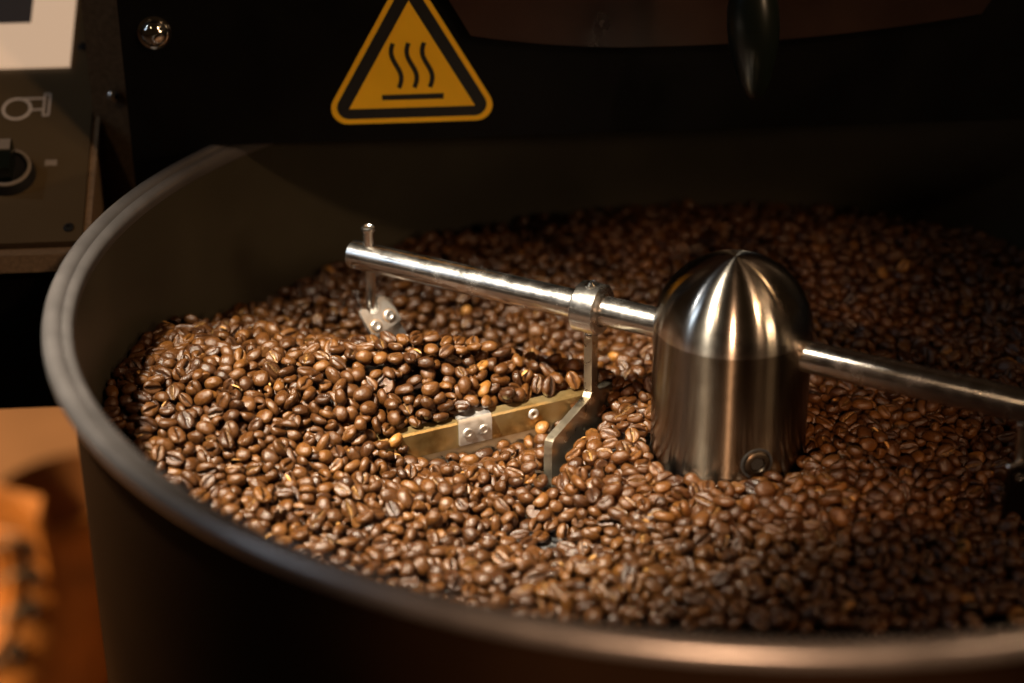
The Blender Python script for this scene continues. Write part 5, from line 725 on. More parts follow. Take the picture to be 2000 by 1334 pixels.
297,347,23,2,23,44,38,380,364,22,75,21,73,1,713,581,31,87,29,46,25,738,586,30,47,32,61,4,734,613,28,51,26,34,6,405,644,42,1,26,50,34,539,653,37,58,13,76,37,673,654,29,31,27,67,25,734,675,28,74,19,39,24,202,761,47,27,21,16,40,
300,743,26,16,16,9,34,463,762,40,52,31,17,42,752,750,44,9,15,47,1,762,801,64,5,40,0,17,329,816,47,87,34,79,37,391,817,57,27,16,69,2,655,817,67,4,13,65,24,537,846,62,47,19,0,5,306,881,56,49,22,29,18,332,915,52,42,21,79,56,
488,938,58,81,19,41,7,332,628,68,51,10,39,5,371,640,50,0,18,40,12,451,710,30,63,34,17,23,161,743,50,79,19,16,37,608,761,50,17,21,60,42,376,775,44,21,20,45,3,188,840,55,20,19,37,3,764,828,67,15,29,24,3,304,852,61,11,19,68,5,
461,846,60,79,16,61,43,285,884,56,14,24,62,14,662,877,68,4,8,42,7,729,881,65,49,18,81,8,333,894,55,2,16,67,13,299,922,52,3,12,46,35,576,925,63,83,31,29,25,648,945,59,77,28,14,15,440,581,42,41,19,64,19,671,308,34,77,27,80,56,
608,341,36,41,24,18,36,287,356,19,86,26,32,45,385,386,14,29,26,20,14,605,397,37,87,16,85,6,286,487,22,79,22,78,6,377,631,47,75,19,12,19,533,807,49,70,17,83,33,631,801,60,6,27,82,57,450,309,27,84,23,42,26,432,336,30,42,19,38,36,
580,420,41,0,30,3,14,737,521,31,17,22,86,23,712,564,28,46,13,69,5,764,615,26,87,20,80,6,145,687,74,23,11,24,15,451,750,31,4,24,42,38,644,754,45,0,17,75,34,687,765,52,75,27,2,6,753,799,61,33,26,18,37,582,814,59,21,27,79,6,
427,830,49,40,24,18,36,458,828,52,87,29,36,16,592,256,37,69,29,51,4,307,487,18,61,29,19,31,37,587,99,88,21,73,44,500,615,41,83,22,85,2,655,657,30,70,17,24,31,751,702,31,7,33,41,52,562,714,34,9,29,39,14,777,742,49,6,18,34,31,
241,770,41,10,20,38,6,341,848,53,3,16,40,15,656,852,68,0,18,53,18,493,880,61,70,16,44,19,462,909,56,69,20,84,19,626,914,61,9,14,44,34,693,916,62,48,24,48,27,527,964,57,81,24,64,4,64,610,99,38,21,12,4,523,666,38,41,20,74,12,
115,732,65,51,27,64,18,163,758,49,37,43,31,3,563,839,68,41,28,87,5,274,892,56,0,25,83,15,556,890,66,10,18,69,14,338,923,56,7,27,21,5,419,937,57,83,17,18,7,374,560,4,0,23,80,38,271,564,51,79,20,45,5,368,345,18,85,24,8,15,
452,353,31,39,26,62,15,387,398,12,42,21,84,41,132,575,89,41,24,12,35,435,608,42,85,25,89,40,250,672,19,10,29,60,46,729,804,61,35,28,18,15,556,305,35,39,31,38,45,468,333,34,2,10,52,14,499,360,40,36,27,42,7,587,407,42,71,23,84,53,
644,401,36,4,31,57,18,473,437,40,51,19,25,9,243,443,30,19,26,34,16,567,447,43,87,27,58,44,615,487,38,5,14,78,44,101,520,74,78,26,75,16,264,658,39,9,20,42,32,516,635,36,78,11,42,5,771,632,27,68,31,30,45,635,722,34,0,20,31,7,
559,766,42,0,31,86,7,177,785,48,2,14,2,7,336,784,40,3,24,13,44,798,816,60,10,21,39,24,674,864,65,10,13,1,29,580,873,64,7,21,59,44,561,289,36,17,28,73,33,604,309,36,7,21,4,14,585,373,42,3,41,19,54,456,383,36,19,20,32,10,
414,389,26,42,8,13,15,145,433,41,49,13,87,22,77,520,78,0,40,45,5,155,545,72,38,27,69,13,458,610,48,10,14,75,4,490,653,37,51,21,63,24,617,642,34,24,27,45,55,584,676,28,7,27,43,15,783,672,29,20,33,53,16,697,689,29,81,32,84,17,
596,720,32,11,16,70,6,689,714,34,89,23,12,14,727,769,59,57,25,74,42,444,787,49,75,36,71,14,473,799,54,41,29,70,34,261,820,52,43,18,25,39,315,824,51,86,29,77,4,485,817,53,86,19,35,28,697,833,69,37,26,28,4,811,835,60,3,20,73,16,
620,853,69,11,29,77,3,552,880,61,36,27,34,15,345,908,54,64,24,31,29,321,937,48,40,25,51,19,430,920,55,76,27,4,38,275,429,26,85,19,7,13,617,568,39,3,34,48,3,712,604,30,9,38,76,12,677,733,45,2,29,18,13,729,740,48,71,23,70,35,
498,790,51,85,27,24,22,708,819,70,13,22,66,20,165,833,45,82,20,4,15,240,870,52,17,37,63,40,375,495,27,1,31,38,33,264,618,98,40,22,57,13,343,409,3,0,22,30,24,310,435,6,45,25,13,6,588,282,28,88,24,21,15,501,435,41,54,20,6,16,
656,423,29,13,19,38,16,601,555,35,43,20,75,49,244,556,56,88,23,37,13,736,700,28,82,13,83,7,332,756,25,50,25,24,26,706,758,44,1,24,11,12,264,793,42,0,21,79,15,272,801,44,85,22,30,16,514,798,45,85,24,47,3,644,317,31,34,19,39,11,
270,376,21,64,23,78,43,609,518,41,77,32,69,27,229,594,90,21,29,37,17,377,713,20,84,22,89,4,365,776,39,84,27,61,7,614,783,51,87,24,24,21,626,780,54,70,41,67,53,434,814,50,29,24,52,14,388,343,27,3,28,86,0,603,372,42,14,27,26,13,
243,396,26,17,12,57,30,269,441,22,55,34,47,5,237,509,30,33,30,76,10,574,574,35,52,34,55,0,165,613,90,44,13,75,43,506,628,40,82,26,66,14,530,655,34,54,8,49,12,103,696,76,38,16,43,16,636,667,29,8,19,1,6,572,703,34,26,24,71,45,
459,720,30,0,18,83,1,373,725,24,9,18,25,34,552,728,38,84,16,10,21,424,756,37,0,14,14,31,523,772,46,40,30,20,16,360,788,40,88,35,39,17,522,801,51,18,34,20,32,455,846,56,4,17,67,15,247,870,53,84,8,15,4,403,862,56,54,21,20,5,
478,862,63,43,29,80,33,642,867,69,89,30,18,26,535,900,63,54,6,38,46,475,907,57,85,13,69,27,510,908,59,64,28,54,0,552,256,37,1,18,88,1,520,657,34,87,39,46,4,550,738,35,79,8,48,25,347,809,51,23,7,69,1,390,431,7,38,22,36,48,
162,570,76,47,15,19,14,166,585,80,3,27,80,47,240,596,88,47,30,74,41,594,272,29,2,21,47,3,427,379,25,88,27,38,27,635,500,33,57,21,4,39,443,553,44,9,24,44,6,103,591,95,61,23,80,5,153,592,85,79,23,85,6,222,773,38,87,11,44,29,
737,821,56,79,17,83,26,561,317,34,7,25,79,32,626,321,35,80,24,77,48,494,346,36,23,20,43,7,465,364,34,65,21,87,18,237,405,27,49,31,28,18,628,405,37,32,18,67,34,172,424,32,50,29,81,4,134,469,46,54,24,40,16,243,481,28,55,38,44,35,
308,519,15,34,26,39,13,212,516,37,62,32,53,9,584,542,38,69,39,58,1,271,578,72,46,14,66,3,448,601,44,1,30,76,9,690,688,27,28,28,78,49,198,728,38,42,13,51,35,406,752,32,78,15,35,20,211,767,42,55,7,19,46,291,758,25,60,21,75,13,
441,768,43,42,22,82,4,458,773,38,2,14,47,3,275,780,41,2,22,87,6,533,815,56,17,32,23,42,314,890,52,47,22,28,29,519,288,29,24,21,29,50,275,413,20,19,18,32,12,587,429,40,15,23,78,13,672,471,39,87,17,27,33,645,511,41,55,28,60,35,
126,510,64,5,29,42,3,435,526,43,34,33,44,47,113,547,88,14,21,75,10,744,577,30,81,27,4,3,580,614,34,63,16,42,15,768,623,28,6,21,43,10,516,644,35,81,29,44,8,752,639,22,7,32,19,11,171,678,69,19,14,23,6,486,667,30,88,32,53,6,
586,670,26,56,25,45,2,556,677,31,58,19,5,16,606,706,31,21,11,79,3,480,737,31,82,7,21,27,817,757,49,88,24,30,8,433,805,49,17,20,83,25,713,800,69,86,30,53,34,627,820,70,55,16,63,41,420,834,54,3,16,58,43,531,832,61,39,16,75,2,
411,851,54,56,13,84,19,608,856,70,2,22,32,7,466,876,59,10,32,27,14,377,911,54,66,26,72,16,596,931,61,8,17,85,38,534,951,58,3,29,77,37,393,669,36,51,10,27,45,120,780,44,2,40,51,46,654,866,68,85,27,42,13,687,864,72,33,16,74,5,
541,904,64,73,21,63,5,628,940,61,44,15,16,58,209,539,50,43,31,83,12,497,327,26,86,35,14,4,397,387,13,39,24,36,27,484,407,37,2,34,25,15,383,462,18,89,27,19,17,85,512,76,71,19,33,13,98,510,70,9,33,13,8,235,826,45,53,23,36,27,
629,291,29,4,3,88,35,450,336,31,43,20,67,27,403,353,28,31,22,70,14,242,363,27,27,25,34,9,370,367,18,16,27,41,4,547,389,45,34,29,28,15,668,392,35,50,14,43,15,188,400,32,48,20,88,6,175,551,67,66,11,37,36,649,565,30,7,23,72,15,
567,588,33,85,10,80,9,761,645,26,46,28,46,57,329,766,30,46,30,15,22,326,780,37,88,28,72,16,563,787,54,40,33,40,12,781,779,54,21,26,35,31,346,794,44,14,18,3,6,540,798,51,89,20,36,14,601,827,60,4,25,66,23,512,888,58,33,23,36,7,
467,372,38,31,19,80,0,514,436,45,84,27,5,5,652,428,41,62,20,38,36,143,462,48,29,17,49,22,588,480,45,58,18,81,37,258,505,27,45,26,44,46,200,593,88,24,16,46,6,638,677,28,86,32,75,36,517,734,32,83,41,34,2,221,760,37,7,27,52,12,
288,748,24,88,27,70,4,537,761,43,37,31,36,4,168,780,52,3,17,75,28,313,841,49,81,21,83,51,351,862,53,84,19,45,42,386,912,54,35,29,33,2,605,912,63,49,24,28,7,450,919,56,3,29,73,44,449,941,59,58,32,5,37,571,962,55,5,21,28,4,
462,970,55,46,18,62,13,151,644,85,13,27,29,2,398,638,47,80,10,36,33,779,643,30,26,15,28,10,209,729,34,88,19,13,2,536,888,62,2,31,5,5,321,918,56,57,29,20,4,480,928,60,8,24,64,34,206,618,93,47,30,6,34,340,629,71,43,22,28,44,
346,641,61,0,25,45,45,557,338,27,46,21,0,14,79,594,99,41,33,64,16,217,681,14,76,33,51,58,442,325,23,4,35,32,18,329,347,17,83,32,87,3,383,343,20,88,18,56,44,685,412,30,85,21,13,26,286,427,15,77,30,71,37,613,455,38,21,31,62,36,
336,463,12,44,19,42,15,427,496,39,87,5,78,53,74,531,82,36,7,61,8,306,580,56,48,32,4,3,294,770,35,57,20,8,5,526,280,36,46,20,3,17,412,323,30,47,16,82,9,441,349,33,7,30,25,2,575,375,42,3,30,43,11,262,387,27,40,11,34,38,
633,393,36,1,16,41,47,255,421,21,19,11,43,8,370,465,18,75,39,0,41,120,482,54,38,17,9,43,97,495,62,27,22,83,33,169,564,79,22,32,89,12,597,595,33,77,20,68,5,168,666,71,67,37,61,14,412,653,40,80,25,73,43,510,669,34,62,21,74,38,
544,778,44,48,34,25,43,241,854,45,10,25,77,4,617,937,56,39,16,44,5,353,330,24,11,18,45,26,539,341,39,88,18,1,45,637,452,40,58,17,72,16,718,532,33,54,19,4,20,546,598,37,5,12,33,15,486,756,39,37,29,45,14,137,791,46,2,37,67,0,
831,808,59,70,20,40,18,342,819,49,89,23,11,25,409,821,51,1,27,76,32,451,820,49,33,16,87,14,334,839,54,86,22,62,15,679,839,65,0,29,72,4,635,850,70,1,23,18,47,748,871,63,36,17,71,33,367,921,55,24,35,81,13,254,883,54,1,31,27,25,
301,896,55,83,31,70,11,346,501,23,1,24,69,22,162,825,48,47,24,27,3,299,550,5,2,30,84,33,211,581,82,45,17,43,14,57,600,99,2,22,6,7,281,651,49,77,18,88,5,398,617,37,46,24,3,31,408,622,34,1,22,27,5,546,426,45,50,18,54,29,
575,430,42,52,12,49,34,218,455,29,87,27,11,38,121,559,85,75,37,43,37,576,585,33,33,17,14,15,643,596,27,19,28,41,19,582,782,43,78,26,84,26,758,789,58,52,35,9,44,372,822,49,43,27,88,37,611,836,66,77,13,37,17,654,259,36,37,21,48,9,
615,276,31,49,26,87,6,417,294,24,9,13,15,17,417,304,24,72,21,88,36,538,335,34,43,20,88,2,379,352,18,52,31,78,25,558,352,37,89,12,76,6,579,346,36,71,18,39,6,213,416,24,87,27,0,27,218,463,34,77,23,88,6,76,496,67,2,24,2,7,
704,572,28,0,24,55,13,710,653,27,80,29,1,18,346,719,22,70,19,3,33,611,711,28,80,23,82,7,667,721,30,53,10,51,46,397,735,24,68,17,33,18,444,738,27,86,19,11,17,512,753,38,62,10,37,57,694,751,42,36,14,85,6,797,746,41,19,24,38,35,
771,766,46,81,28,36,14,333,796,44,86,27,75,15,214,830,48,28,20,37,4,574,831,60,14,22,82,26,666,842,63,10,25,41,18,265,859,47,57,35,80,22,282,868,54,33,26,89,31,460,857,55,39,27,81,59,439,339,34,86,19,53,1,561,438,46,10,38,40,13,
710,466,34,7,29,8,1,118,497,65,1,20,50,5,599,555,42,87,24,86,5,620,594,33,5,25,67,46,371,664,40,62,26,77,16,65,682,87,74,31,88,36,482,680,27,7,17,80,36,727,683,33,87,29,6,2,749,688,32,87,40,71,33,622,749,41,54,38,13,43,
699,756,51,39,34,37,45,398,836,54,2,33,35,4,207,861,49,4,24,78,16,629,867,70,55,19,44,25,362,879,53,18,28,71,43,736,905,57,76,39,53,45,563,660,35,89,19,87,19,720,666,33,64,41,45,12,360,858,58,3,24,69,33,454,902,59,65,29,14,33,
288,623,92,44,26,15,7,458,559,45,10,19,61,44,378,572,6,52,24,86,26,303,575,46,79,15,44,44,258,679,6,53,21,84,6,503,312,30,59,26,35,20,581,356,35,87,26,77,9,342,479,18,83,30,23,14,194,500,42,44,12,39,18,361,563,5,10,24,38,10,
389,565,4,3,25,62,24,489,587,41,64,12,51,35,502,582,40,7,13,43,27,755,760,41,21,17,53,8,792,757,44,39,30,2,46,760,767,50,41,26,78,14,780,770,49,3,28,60,20,527,787,41,32,11,74,55,306,805,40,62,32,30,56,570,821,58,46,29,26,36,
466,274,28,25,15,0,24,510,289,28,76,23,79,43,327,335,18,28,28,49,28,461,347,30,43,17,80,33,243,388,22,80,15,9,18,332,397,9,8,34,15,3,533,423,41,70,40,18,15,685,427,33,4,29,14,1,529,441,38,1,25,1,6,550,451,40,82,17,4,46,
404,450,33,51,24,0,34,661,491,35,57,20,88,38,634,512,38,85,11,77,5,110,507,67,17,16,81,16,100,617,99,7,23,2,37,599,700,28,33,35,6,7,414,736,26,31,14,46,49,139,761,48,62,32,32,35,651,770,50,57,25,12,13,214,783,43,87,31,75,8,
421,781,39,85,15,29,6,594,790,51,6,8,42,4,470,809,49,83,21,6,47,767,815,62,83,38,40,48,343,832,48,45,22,41,38,439,313,31,51,29,38,32,410,397,24,44,12,46,12,710,428,37,4,20,83,37,716,447,30,7,26,41,53,93,452,63,76,33,83,7,
327,507,23,60,26,23,14,613,622,34,82,25,27,15,255,667,28,4,24,62,14,359,695,29,83,14,87,3,718,728,41,88,27,1,48,378,750,30,14,18,42,10,399,791,48,89,19,50,1,698,784,54,1,24,74,21,232,811,45,73,15,66,5,554,805,55,64,28,13,20,
483,832,60,3,21,69,4,697,871,69,39,31,82,11,652,879,66,85,26,27,4,362,896,53,66,17,63,13,707,915,60,84,31,77,16,498,921,56,85,20,86,28,462,954,53,82,25,53,26,27,555,96,66,10,66,20,534,691,36,39,25,13,41,821,848,53,12,21,84,34,
690,896,63,3,15,18,32,548,946,59,0,20,39,26,206,600,88,56,26,44,4,416,530,38,86,23,19,36,204,519,39,1,20,13,55,656,284,31,33,28,81,18,327,387,12,37,18,63,53,592,399,36,85,12,54,58,605,465,41,56,27,26,26,141,476,44,85,22,82,14,
299,483,20,58,20,30,44,369,483,22,6,23,45,36,356,530,9,85,30,4,6,676,679,23,39,35,23,15,551,717,26,54,23,53,48,476,760,31,42,30,16,29,523,756,35,4,28,78,8,811,777,46,51,15,41,23,511,786,44,6,15,20,56,585,833,59,23,22,68,4,
588,262,30,24,11,89,38,576,317,35,23,25,43,17,282,374,19,87,31,10,38,461,390,36,78,24,34,41,569,389,39,84,25,22,33,495,406,43,1,22,67,47,691,403,34,24,13,43,28,394,438,23,15,27,33,17,142,484,50,45,38,20,43,113,524,66,74,21,40,38,
102,546,86,89,20,58,46,223,564,75,72,18,85,52,601,623,31,88,22,10,8,227,661,35,86,38,16,16,551,660,29,89,35,7,4,334,727,21,44,13,81,17,190,743,39,4,20,85,15,206,752,39,28,27,89,23,804,763,45,84,30,48,7,685,780,55,61,24,88,27,
516,811,51,16,27,77,25,596,848,62,88,28,14,3,322,877,49,74,36,30,44,478,886,60,53,22,47,34,603,283,36,5,18,25,15,309,330,25,81,37,83,33,623,543,38,2,25,79,46,661,585,31,54,24,28,6,480,611,38,2,26,22,43,121,634,92,67,10,80,35,
417,616,36,9,28,0,41,557,652,33,51,16,43,41,626,657,33,48,24,88,6,493,705,30,53,38,28,12,578,714,32,14,14,35,9,576,755,46,8,26,39,1,525,813,58,87,34,68,25,600,813,61,7,27,32,23,774,823,63,2,29,80,34,291,847,52,84,17,33,25,
669,851,66,7,15,60,26,306,930,50,38,21,76,33,650,931,60,82,20,82,23,380,936,49,79,26,24,36,695,702,37,78,19,62,14,372,857,55,5,27,58,32,611,892,69,39,20,73,23,571,937,60,81,23,43,12,74,648,99,45,23,45,27,331,667,27,54,22,87,2,
713,756,35,4,28,77,25,687,374,34,36,25,36,29,527,431,41,18,13,42,13,367,462,11,23,25,82,49,130,486,51,0,20,35,3,122,531,73,50,33,16,15,196,539,55,32,30,88,26,67,591,99,77,21,81,36,167,595,84,82,25,2,1,530,603,34,86,19,82,19,
682,729,36,66,27,84,17,532,744,30,1,22,30,2,632,775,49,16,17,8,11,561,798,53,49,27,63,37,441,826,48,7,25,53,29,575,906,58,42,16,42,4,395,294,24,41,39,58,7,444,295,25,40,26,69,8,466,303,32,61,9,4,9,682,362,34,87,21,79,16,
270,409,23,29,30,75,6,450,416,37,2,22,22,1,519,423,45,84,17,14,19,421,424,27,87,31,37,34,220,539,58,84,17,78,23,508,589,39,11,21,43,26,495,638,36,74,31,78,17,369,748,30,6,8,50,46,232,767,39,50,21,20,44,385,760,33,83,17,46,24,
618,766,46,24,18,5,47,306,777,36,56,5,8,12,253,847,45,26,17,34,6,765,847,59,16,23,47,2,482,874,61,26,12,36,13,689,876,70,65,10,20,15,270,341,31,76,28,66,13,283,335,29,4,20,17,15,353,358,19,6,32,5,31,183,418,35,50,19,25,21,
597,473,42,11,28,44,24,717,514,33,42,13,9,54,192,546,65,23,27,17,41,626,571,38,44,15,70,27,180,621,90,1,16,68,36,461,625,41,73,19,38,12,420,664,37,84,19,74,26,497,659,33,63,28,69,42,151,698,64,57,24,71,37,693,667,26,55,43,70,12,
570,680,29,38,23,89,26,433,720,22,14,30,34,10,580,736,36,77,37,3,52,254,835,50,2,32,26,29,552,848,64,13,28,40,6,587,856,63,41,17,31,13,789,858,58,15,29,33,22,315,874,53,26,24,23,32,530,856,60,76,13,55,19,392,877,53,83,18,0,47,
427,876,57,85,27,2,13,612,879,66,50,19,10,14,389,895,55,48,28,20,17,700,902,63,36,15,4,44,359,910,54,51,20,85,27,655,918,60,13,32,46,6,398,936,51,80,14,27,33,462,921,55,83,34,47,6,122,432,54,89,34,47,31,700,659,33,78,4,74,15,
141,724,60,51,28,0,0,132,771,50,10,6,36,33,142,783,49,87,18,22,4,381,898,54,73,22,14,0,503,961,57,66,35,24,12,247,606,91,88,18,69,34,305,499,14,54,30,34,22,59,514,73,3,28,85,18,90,520,70,22,25,5,17,402,770,28,3,19,9,6,
577,284,30,45,33,73,35,565,303,33,38,23,29,46,423,363,26,51,16,71,2,445,440,34,87,18,68,15,267,458,20,60,29,77,58,58,483,73,31,23,39,9,133,530,63,3,25,61,11,203,530,47,46,21,15,36,114,540,80,39,28,82,9,222,549,58,3,31,20,13,
68,630,99,30,29,59,32,364,679,35,87,18,24,19,299,673,15,19,28,39,6,572,728,28,85,25,66,16,227,741,28,3,16,16,2,201,760,37,89,20,87,22,422,767,34,88,19,68,19,827,789,52,34,16,48,36,451,804,47,37,21,32,13,424,819,45,49,18,78,15,
607,944,53,68,16,77,37,512,265,30,5,18,68,26,629,334,35,46,18,4,24,407,379,21,57,14,86,58,619,390,40,40,17,2,38,532,410,46,46,25,32,26,156,426,37,87,24,67,3,199,432,32,36,22,60,26,293,441,16,68,22,39,57,645,462,35,7,17,46,3,
286,498,20,0,38,31,16,73,623,99,50,35,66,33,87,677,85,8,30,52,14,588,687,28,37,19,88,8,747,695,28,19,19,88,34,615,727,32,84,13,85,38,501,754,34,84,17,26,37,597,752,35,83,9,76,29,241,787,41,88,22,38,12,572,778,51,62,20,67,16,
578,796,49,66,6,40,6,804,799,49,18,20,63,2,589,904,58,11,15,83,29,452,930,58,50,26,87,6,592,961,54,69,30,7,25,591,343,40,9,28,71,0,562,384,47,52,29,41,16,699,385,35,4,23,25,2,656,459,42,9,26,33,3,182,506,47,69,39,72,10,
221,513,32,7,35,37,6,117,514,68,6,14,6,29,365,541,11,14,28,63,36,736,656,29,85,27,20,7,773,649,26,38,24,75,3,786,693,28,0,29,83,14,782,729,42,71,34,30,40,277,750,23,10,28,81,0,269,811,49,69,20,8,11,755,841,61,76,22,69,11,
787,843,62,61,27,16,32,329,850,52,83,27,36,15,708,878,67,57,26,88,4,466,888,56,5,24,56,4,408,936,53,33,21,24,16,723,583,29,30,21,12,14,280,645,64,46,9,51,44,188,723,40,77,32,17,5,231,750,37,78,21,71,2,394,782,50,76,10,80,3,
393,513,32,51,21,43,5,503,308,21,1,24,5,14,359,401,4,0,24,49,9,36,561,94,33,18,35,53,55,573,96,86,21,43,13,385,629,42,34,18,65,14,275,780,31,88,19,31,28,276,382,15,5,40,83,6,252,393,23,77,2,67,35,615,412,35,52,22,43,6,
566,465,37,85,19,78,26,216,485,34,64,26,33,15,232,497,22,78,20,70,45,316,529,12,3,23,55,26,60,574,99,49,20,65,16,240,657,47,82,16,36,44,780,686,26,54,26,43,13,407,729,17,9,20,49,33,601,742,36,53,33,54,46,357,754,32,87,32,74,16,
604,757,37,83,20,83,10,648,307,29,6,33,78,48,298,380,17,24,36,58,27,492,374,42,36,30,84,43,573,401,40,5,22,67,33,619,417,42,34,23,46,17,194,444,30,71,7,75,8,581,461,46,87,29,16,33,233,480,28,15,16,83,24,678,493,32,4,31,40,9,
708,496,30,54,17,36,2,347,538,12,55,16,9,6,537,589,35,49,26,84,47,667,593,24,82,27,73,53,747,589,26,22,31,79,14,513,607,40,2,31,25,13,732,645,25,40,22,22,39,541,675,32,27,31,2,39,666,674,24,20,15,85,24,404,702,20,36,15,49,8,
790,705,28,13,16,46,5,551,727,30,44,13,3,27,712,722,33,2,29,68,27,377,735,21,77,23,81,45,469,781,44,1,13,62,14,643,775,55,34,21,21,16,370,809,46,10,15,46,9,549,813,53,8,7,41,39,552,841,60,5,18,53,28,696,864,63,56,20,47,36,
445,970,48,9,7,54,15,410,428,29,33,24,53,23,152,502,56,88,23,30,11,557,544,41,28,24,74,5,708,552,27,74,9,44,2,695,581,32,37,11,50,31,570,603,35,20,38,77,30,674,601,25,4,28,73,43,366,657,42,73,13,76,6,480,657,35,8,28,46,53,
130,696,70,29,23,48,19,769,671,24,4,29,70,10,175,824,47,55,28,60,17,208,826,52,89,11,81,0,754,815,63,10,29,4,21,217,843,47,42,32,37,8,241,881,50,73,7,13,36,330,880,52,85,21,28,14,574,877,67,78,17,11,45,723,891,57,70,29,43,25,
563,891,64,41,36,42,54,530,907,56,30,34,48,44,50,565,99,2,24,84,21,121,624,97,72,12,66,41,183,681,62,7,19,57,14,284,672,20,82,9,25,35,96,716,70,13,24,66,12,382,817,50,3,27,61,3,737,847,68,88,26,8,32,309,864,57,1,17,70,44,
428,536,41,2,29,46,6,62,648,99,0,20,53,13,87,642,99,50,19,79,43,87,653,97,47,23,11,17,276,623,94,45,26,58,23,293,635,81,49,30,66,15,381,408,5,84,18,26,37,374,447,4,0,25,39,33,218,559,64,72,14,39,37,509,574,32,3,25,32,1,
365,626,47,85,27,75,3,239,661,39,73,26,43,37,299,785,34,49,26,50,25,704,779,48,45,28,66,16,763,783,48,41,19,49,39,375,312,26,37,12,75,34,615,466,33,8,9,45,28,80,485,64,45,30,57,14,185,554,64,1,20,82,15,93,608,99,40,33,10,3,
302,654,50,16,24,28,2,371,767,34,14,19,3,25,796,775,43,5,19,58,18,295,808,44,51,20,79,14,616,803,59,1,23,89,36,597,304,30,53,27,35,14,304,338,22,34,18,52,58,679,393,36,4,24,23,24,238,414,21,52,11,14,25,297,419,16,25,23,0,5,
599,424,39,56,33,23,36,648,416,34,3,19,64,41,197,464,27,15,39,40,33,196,476,34,12,28,30,25,566,475,41,10,14,7,32,282,516,17,38,28,46,15,447,574,46,72,8,41,4,695,590,25,2,16,23,8,631,619,30,47,21,49,34,568,648,28,60,23,42,5,
709,681,28,46,23,46,27,365,724,20,87,17,36,22,447,726,24,11,15,21,38,364,736,22,9,21,38,26,566,755,37,42,20,25,54,375,799,44,41,31,32,35,671,797,60,0,26,21,3,431,843,44,70,13,58,25,654,839,64,1,26,67,20,787,850,56,50,28,81,24,
371,903,47,78,30,86,24,386,369,18,19,23,30,36,288,382,23,86,33,12,39,397,444,27,71,18,74,2,628,467,38,3,18,68,34,243,500,26,78,20,86,26,706,508,30,83,29,57,38,583,557,38,62,25,23,40,679,556,33,3,15,23,18,737,595,26,65,16,40,33,
110,609,99,1,17,39,57,129,615,94,81,29,33,8,420,604,38,75,23,75,47,615,608,33,84,28,67,18,663,613,29,45,28,11,10,57,629,99,38,17,62,7,598,635,34,46,21,82,15,706,665,29,71,20,75,39,379,697,23,89,26,29,34,474,703,28,0,33,74,20,
706,704,32,45,25,78,8,789,712,32,78,19,83,30,594,741,39,33,24,29,0,636,783,60,5,19,14,34,720,777,54,70,42,0,37,197,818,54,65,24,71,0,640,835,67,17,24,75,3,412,889,57,34,23,32,39,488,906,56,85,22,34,16,438,940,58,43,26,28,31,
519,937,58,40,11,82,45,622,957,57,78,12,83,5,175,395,41,87,27,34,25,735,626,25,19,23,66,1,437,681,30,8,32,89,35,387,489,28,6,22,50,25,379,437,3,0,24,49,1,459,437,34,89,19,17,26,312,448,7,55,26,57,15,421,488,36,47,22,83,37,
432,563,39,1,28,42,9,419,578,31,49,28,63,15,197,583,83,49,29,79,16,772,727,25,45,21,28,29,243,755,26,31,17,44,3,399,325,23,89,23,40,0,501,384,38,38,21,65,6,322,399,14,48,25,26,4,226,410,21,68,15,44,14,428,402,27,50,14,8,14,
216,426,18,6,26,83,37,248,452,21,5,28,28,29,251,485,21,13,38,75,35,117,491,54,88,24,11,13,85,504,61,89,17,45,42,588,530,36,89,3,52,45,130,540,71,88,14,31,47,438,595,40,11,18,36,48,511,600,35,4,23,39,24,557,629,28,2,23,45,43,
306,661,40,27,40,65,36,266,666,29,5,27,24,6,665,748,39,0,25,34,14,707,748,39,3,24,31,37,576,772,45,51,15,80,37,814,807,55,38,16,70,37,611,317,35,10,29,42,44,424,350,25,19,21,75,25,358,367,14,44,21,79,34,392,377,17,78,27,1,17,
542,381,40,23,17,68,43,672,376,34,39,21,3,54,631,415,37,66,27,7,45,112,467,45,76,20,4,8,576,607,33,75,33,44,4,481,691,26,59,25,48,8,504,702,23,7,23,36,15,736,710,29,32,3,80,4,747,725,32,82,23,33,34,776,725,34,12,28,78,17,
547,755,37,5,24,21,17,606,766,38,78,23,79,27,786,768,45,28,18,25,2,821,769,49,30,28,4,6,554,797,47,54,36,13,4,356,812,45,21,22,0,25,759,829,62,33,29,84,41,702,844,64,10,23,2,39,436,876,49,12,12,75,55,546,327,39,69,15,2,14,
690,453,33,84,33,76,32,335,524,14,85,11,4,50,674,545,33,52,17,9,44,316,541,6,15,23,51,3,476,633,40,87,18,2,3,588,624,35,87,23,4,6,193,680,60,71,24,53,6,785,662,29,70,20,72,12,180,722,44,14,13,76,33,154,781,50,43,27,30,3,
511,767,48,3,32,80,15,179,810,49,37,35,80,53,288,803,46,86,30,65,33,596,800,57,9,32,82,16,788,828,61,2,27,43,37,559,831,61,81,20,36,4,723,850,65,85,19,19,2,300,864,51,3,19,73,21,625,880,68,87,19,75,8,669,918,57,63,8,4,4,
388,950,49,40,32,16,32,504,946,55,79,25,47,5,812,848,60,4,31,20,12,235,606,91,46,25,27,16,398,530,41,48,18,71,23,470,350,23,1,24,63,27,345,398,6,53,21,0,6,286,443,9,42,15,45,5,421,449,28,5,30,46,56,156,459,27,0,25,78,6,
310,471,10,6,23,4,35,432,517,39,43,23,38,25,188,534,52,84,30,82,8,137,586,83,3,26,85,7,749,742,30,84,29,48,27,753,752,33,87,18,36,13,270,769,30,57,24,5,11,668,324,31,45,25,68,35,493,339,32,50,15,56,14,489,368,36,41,29,86,6,
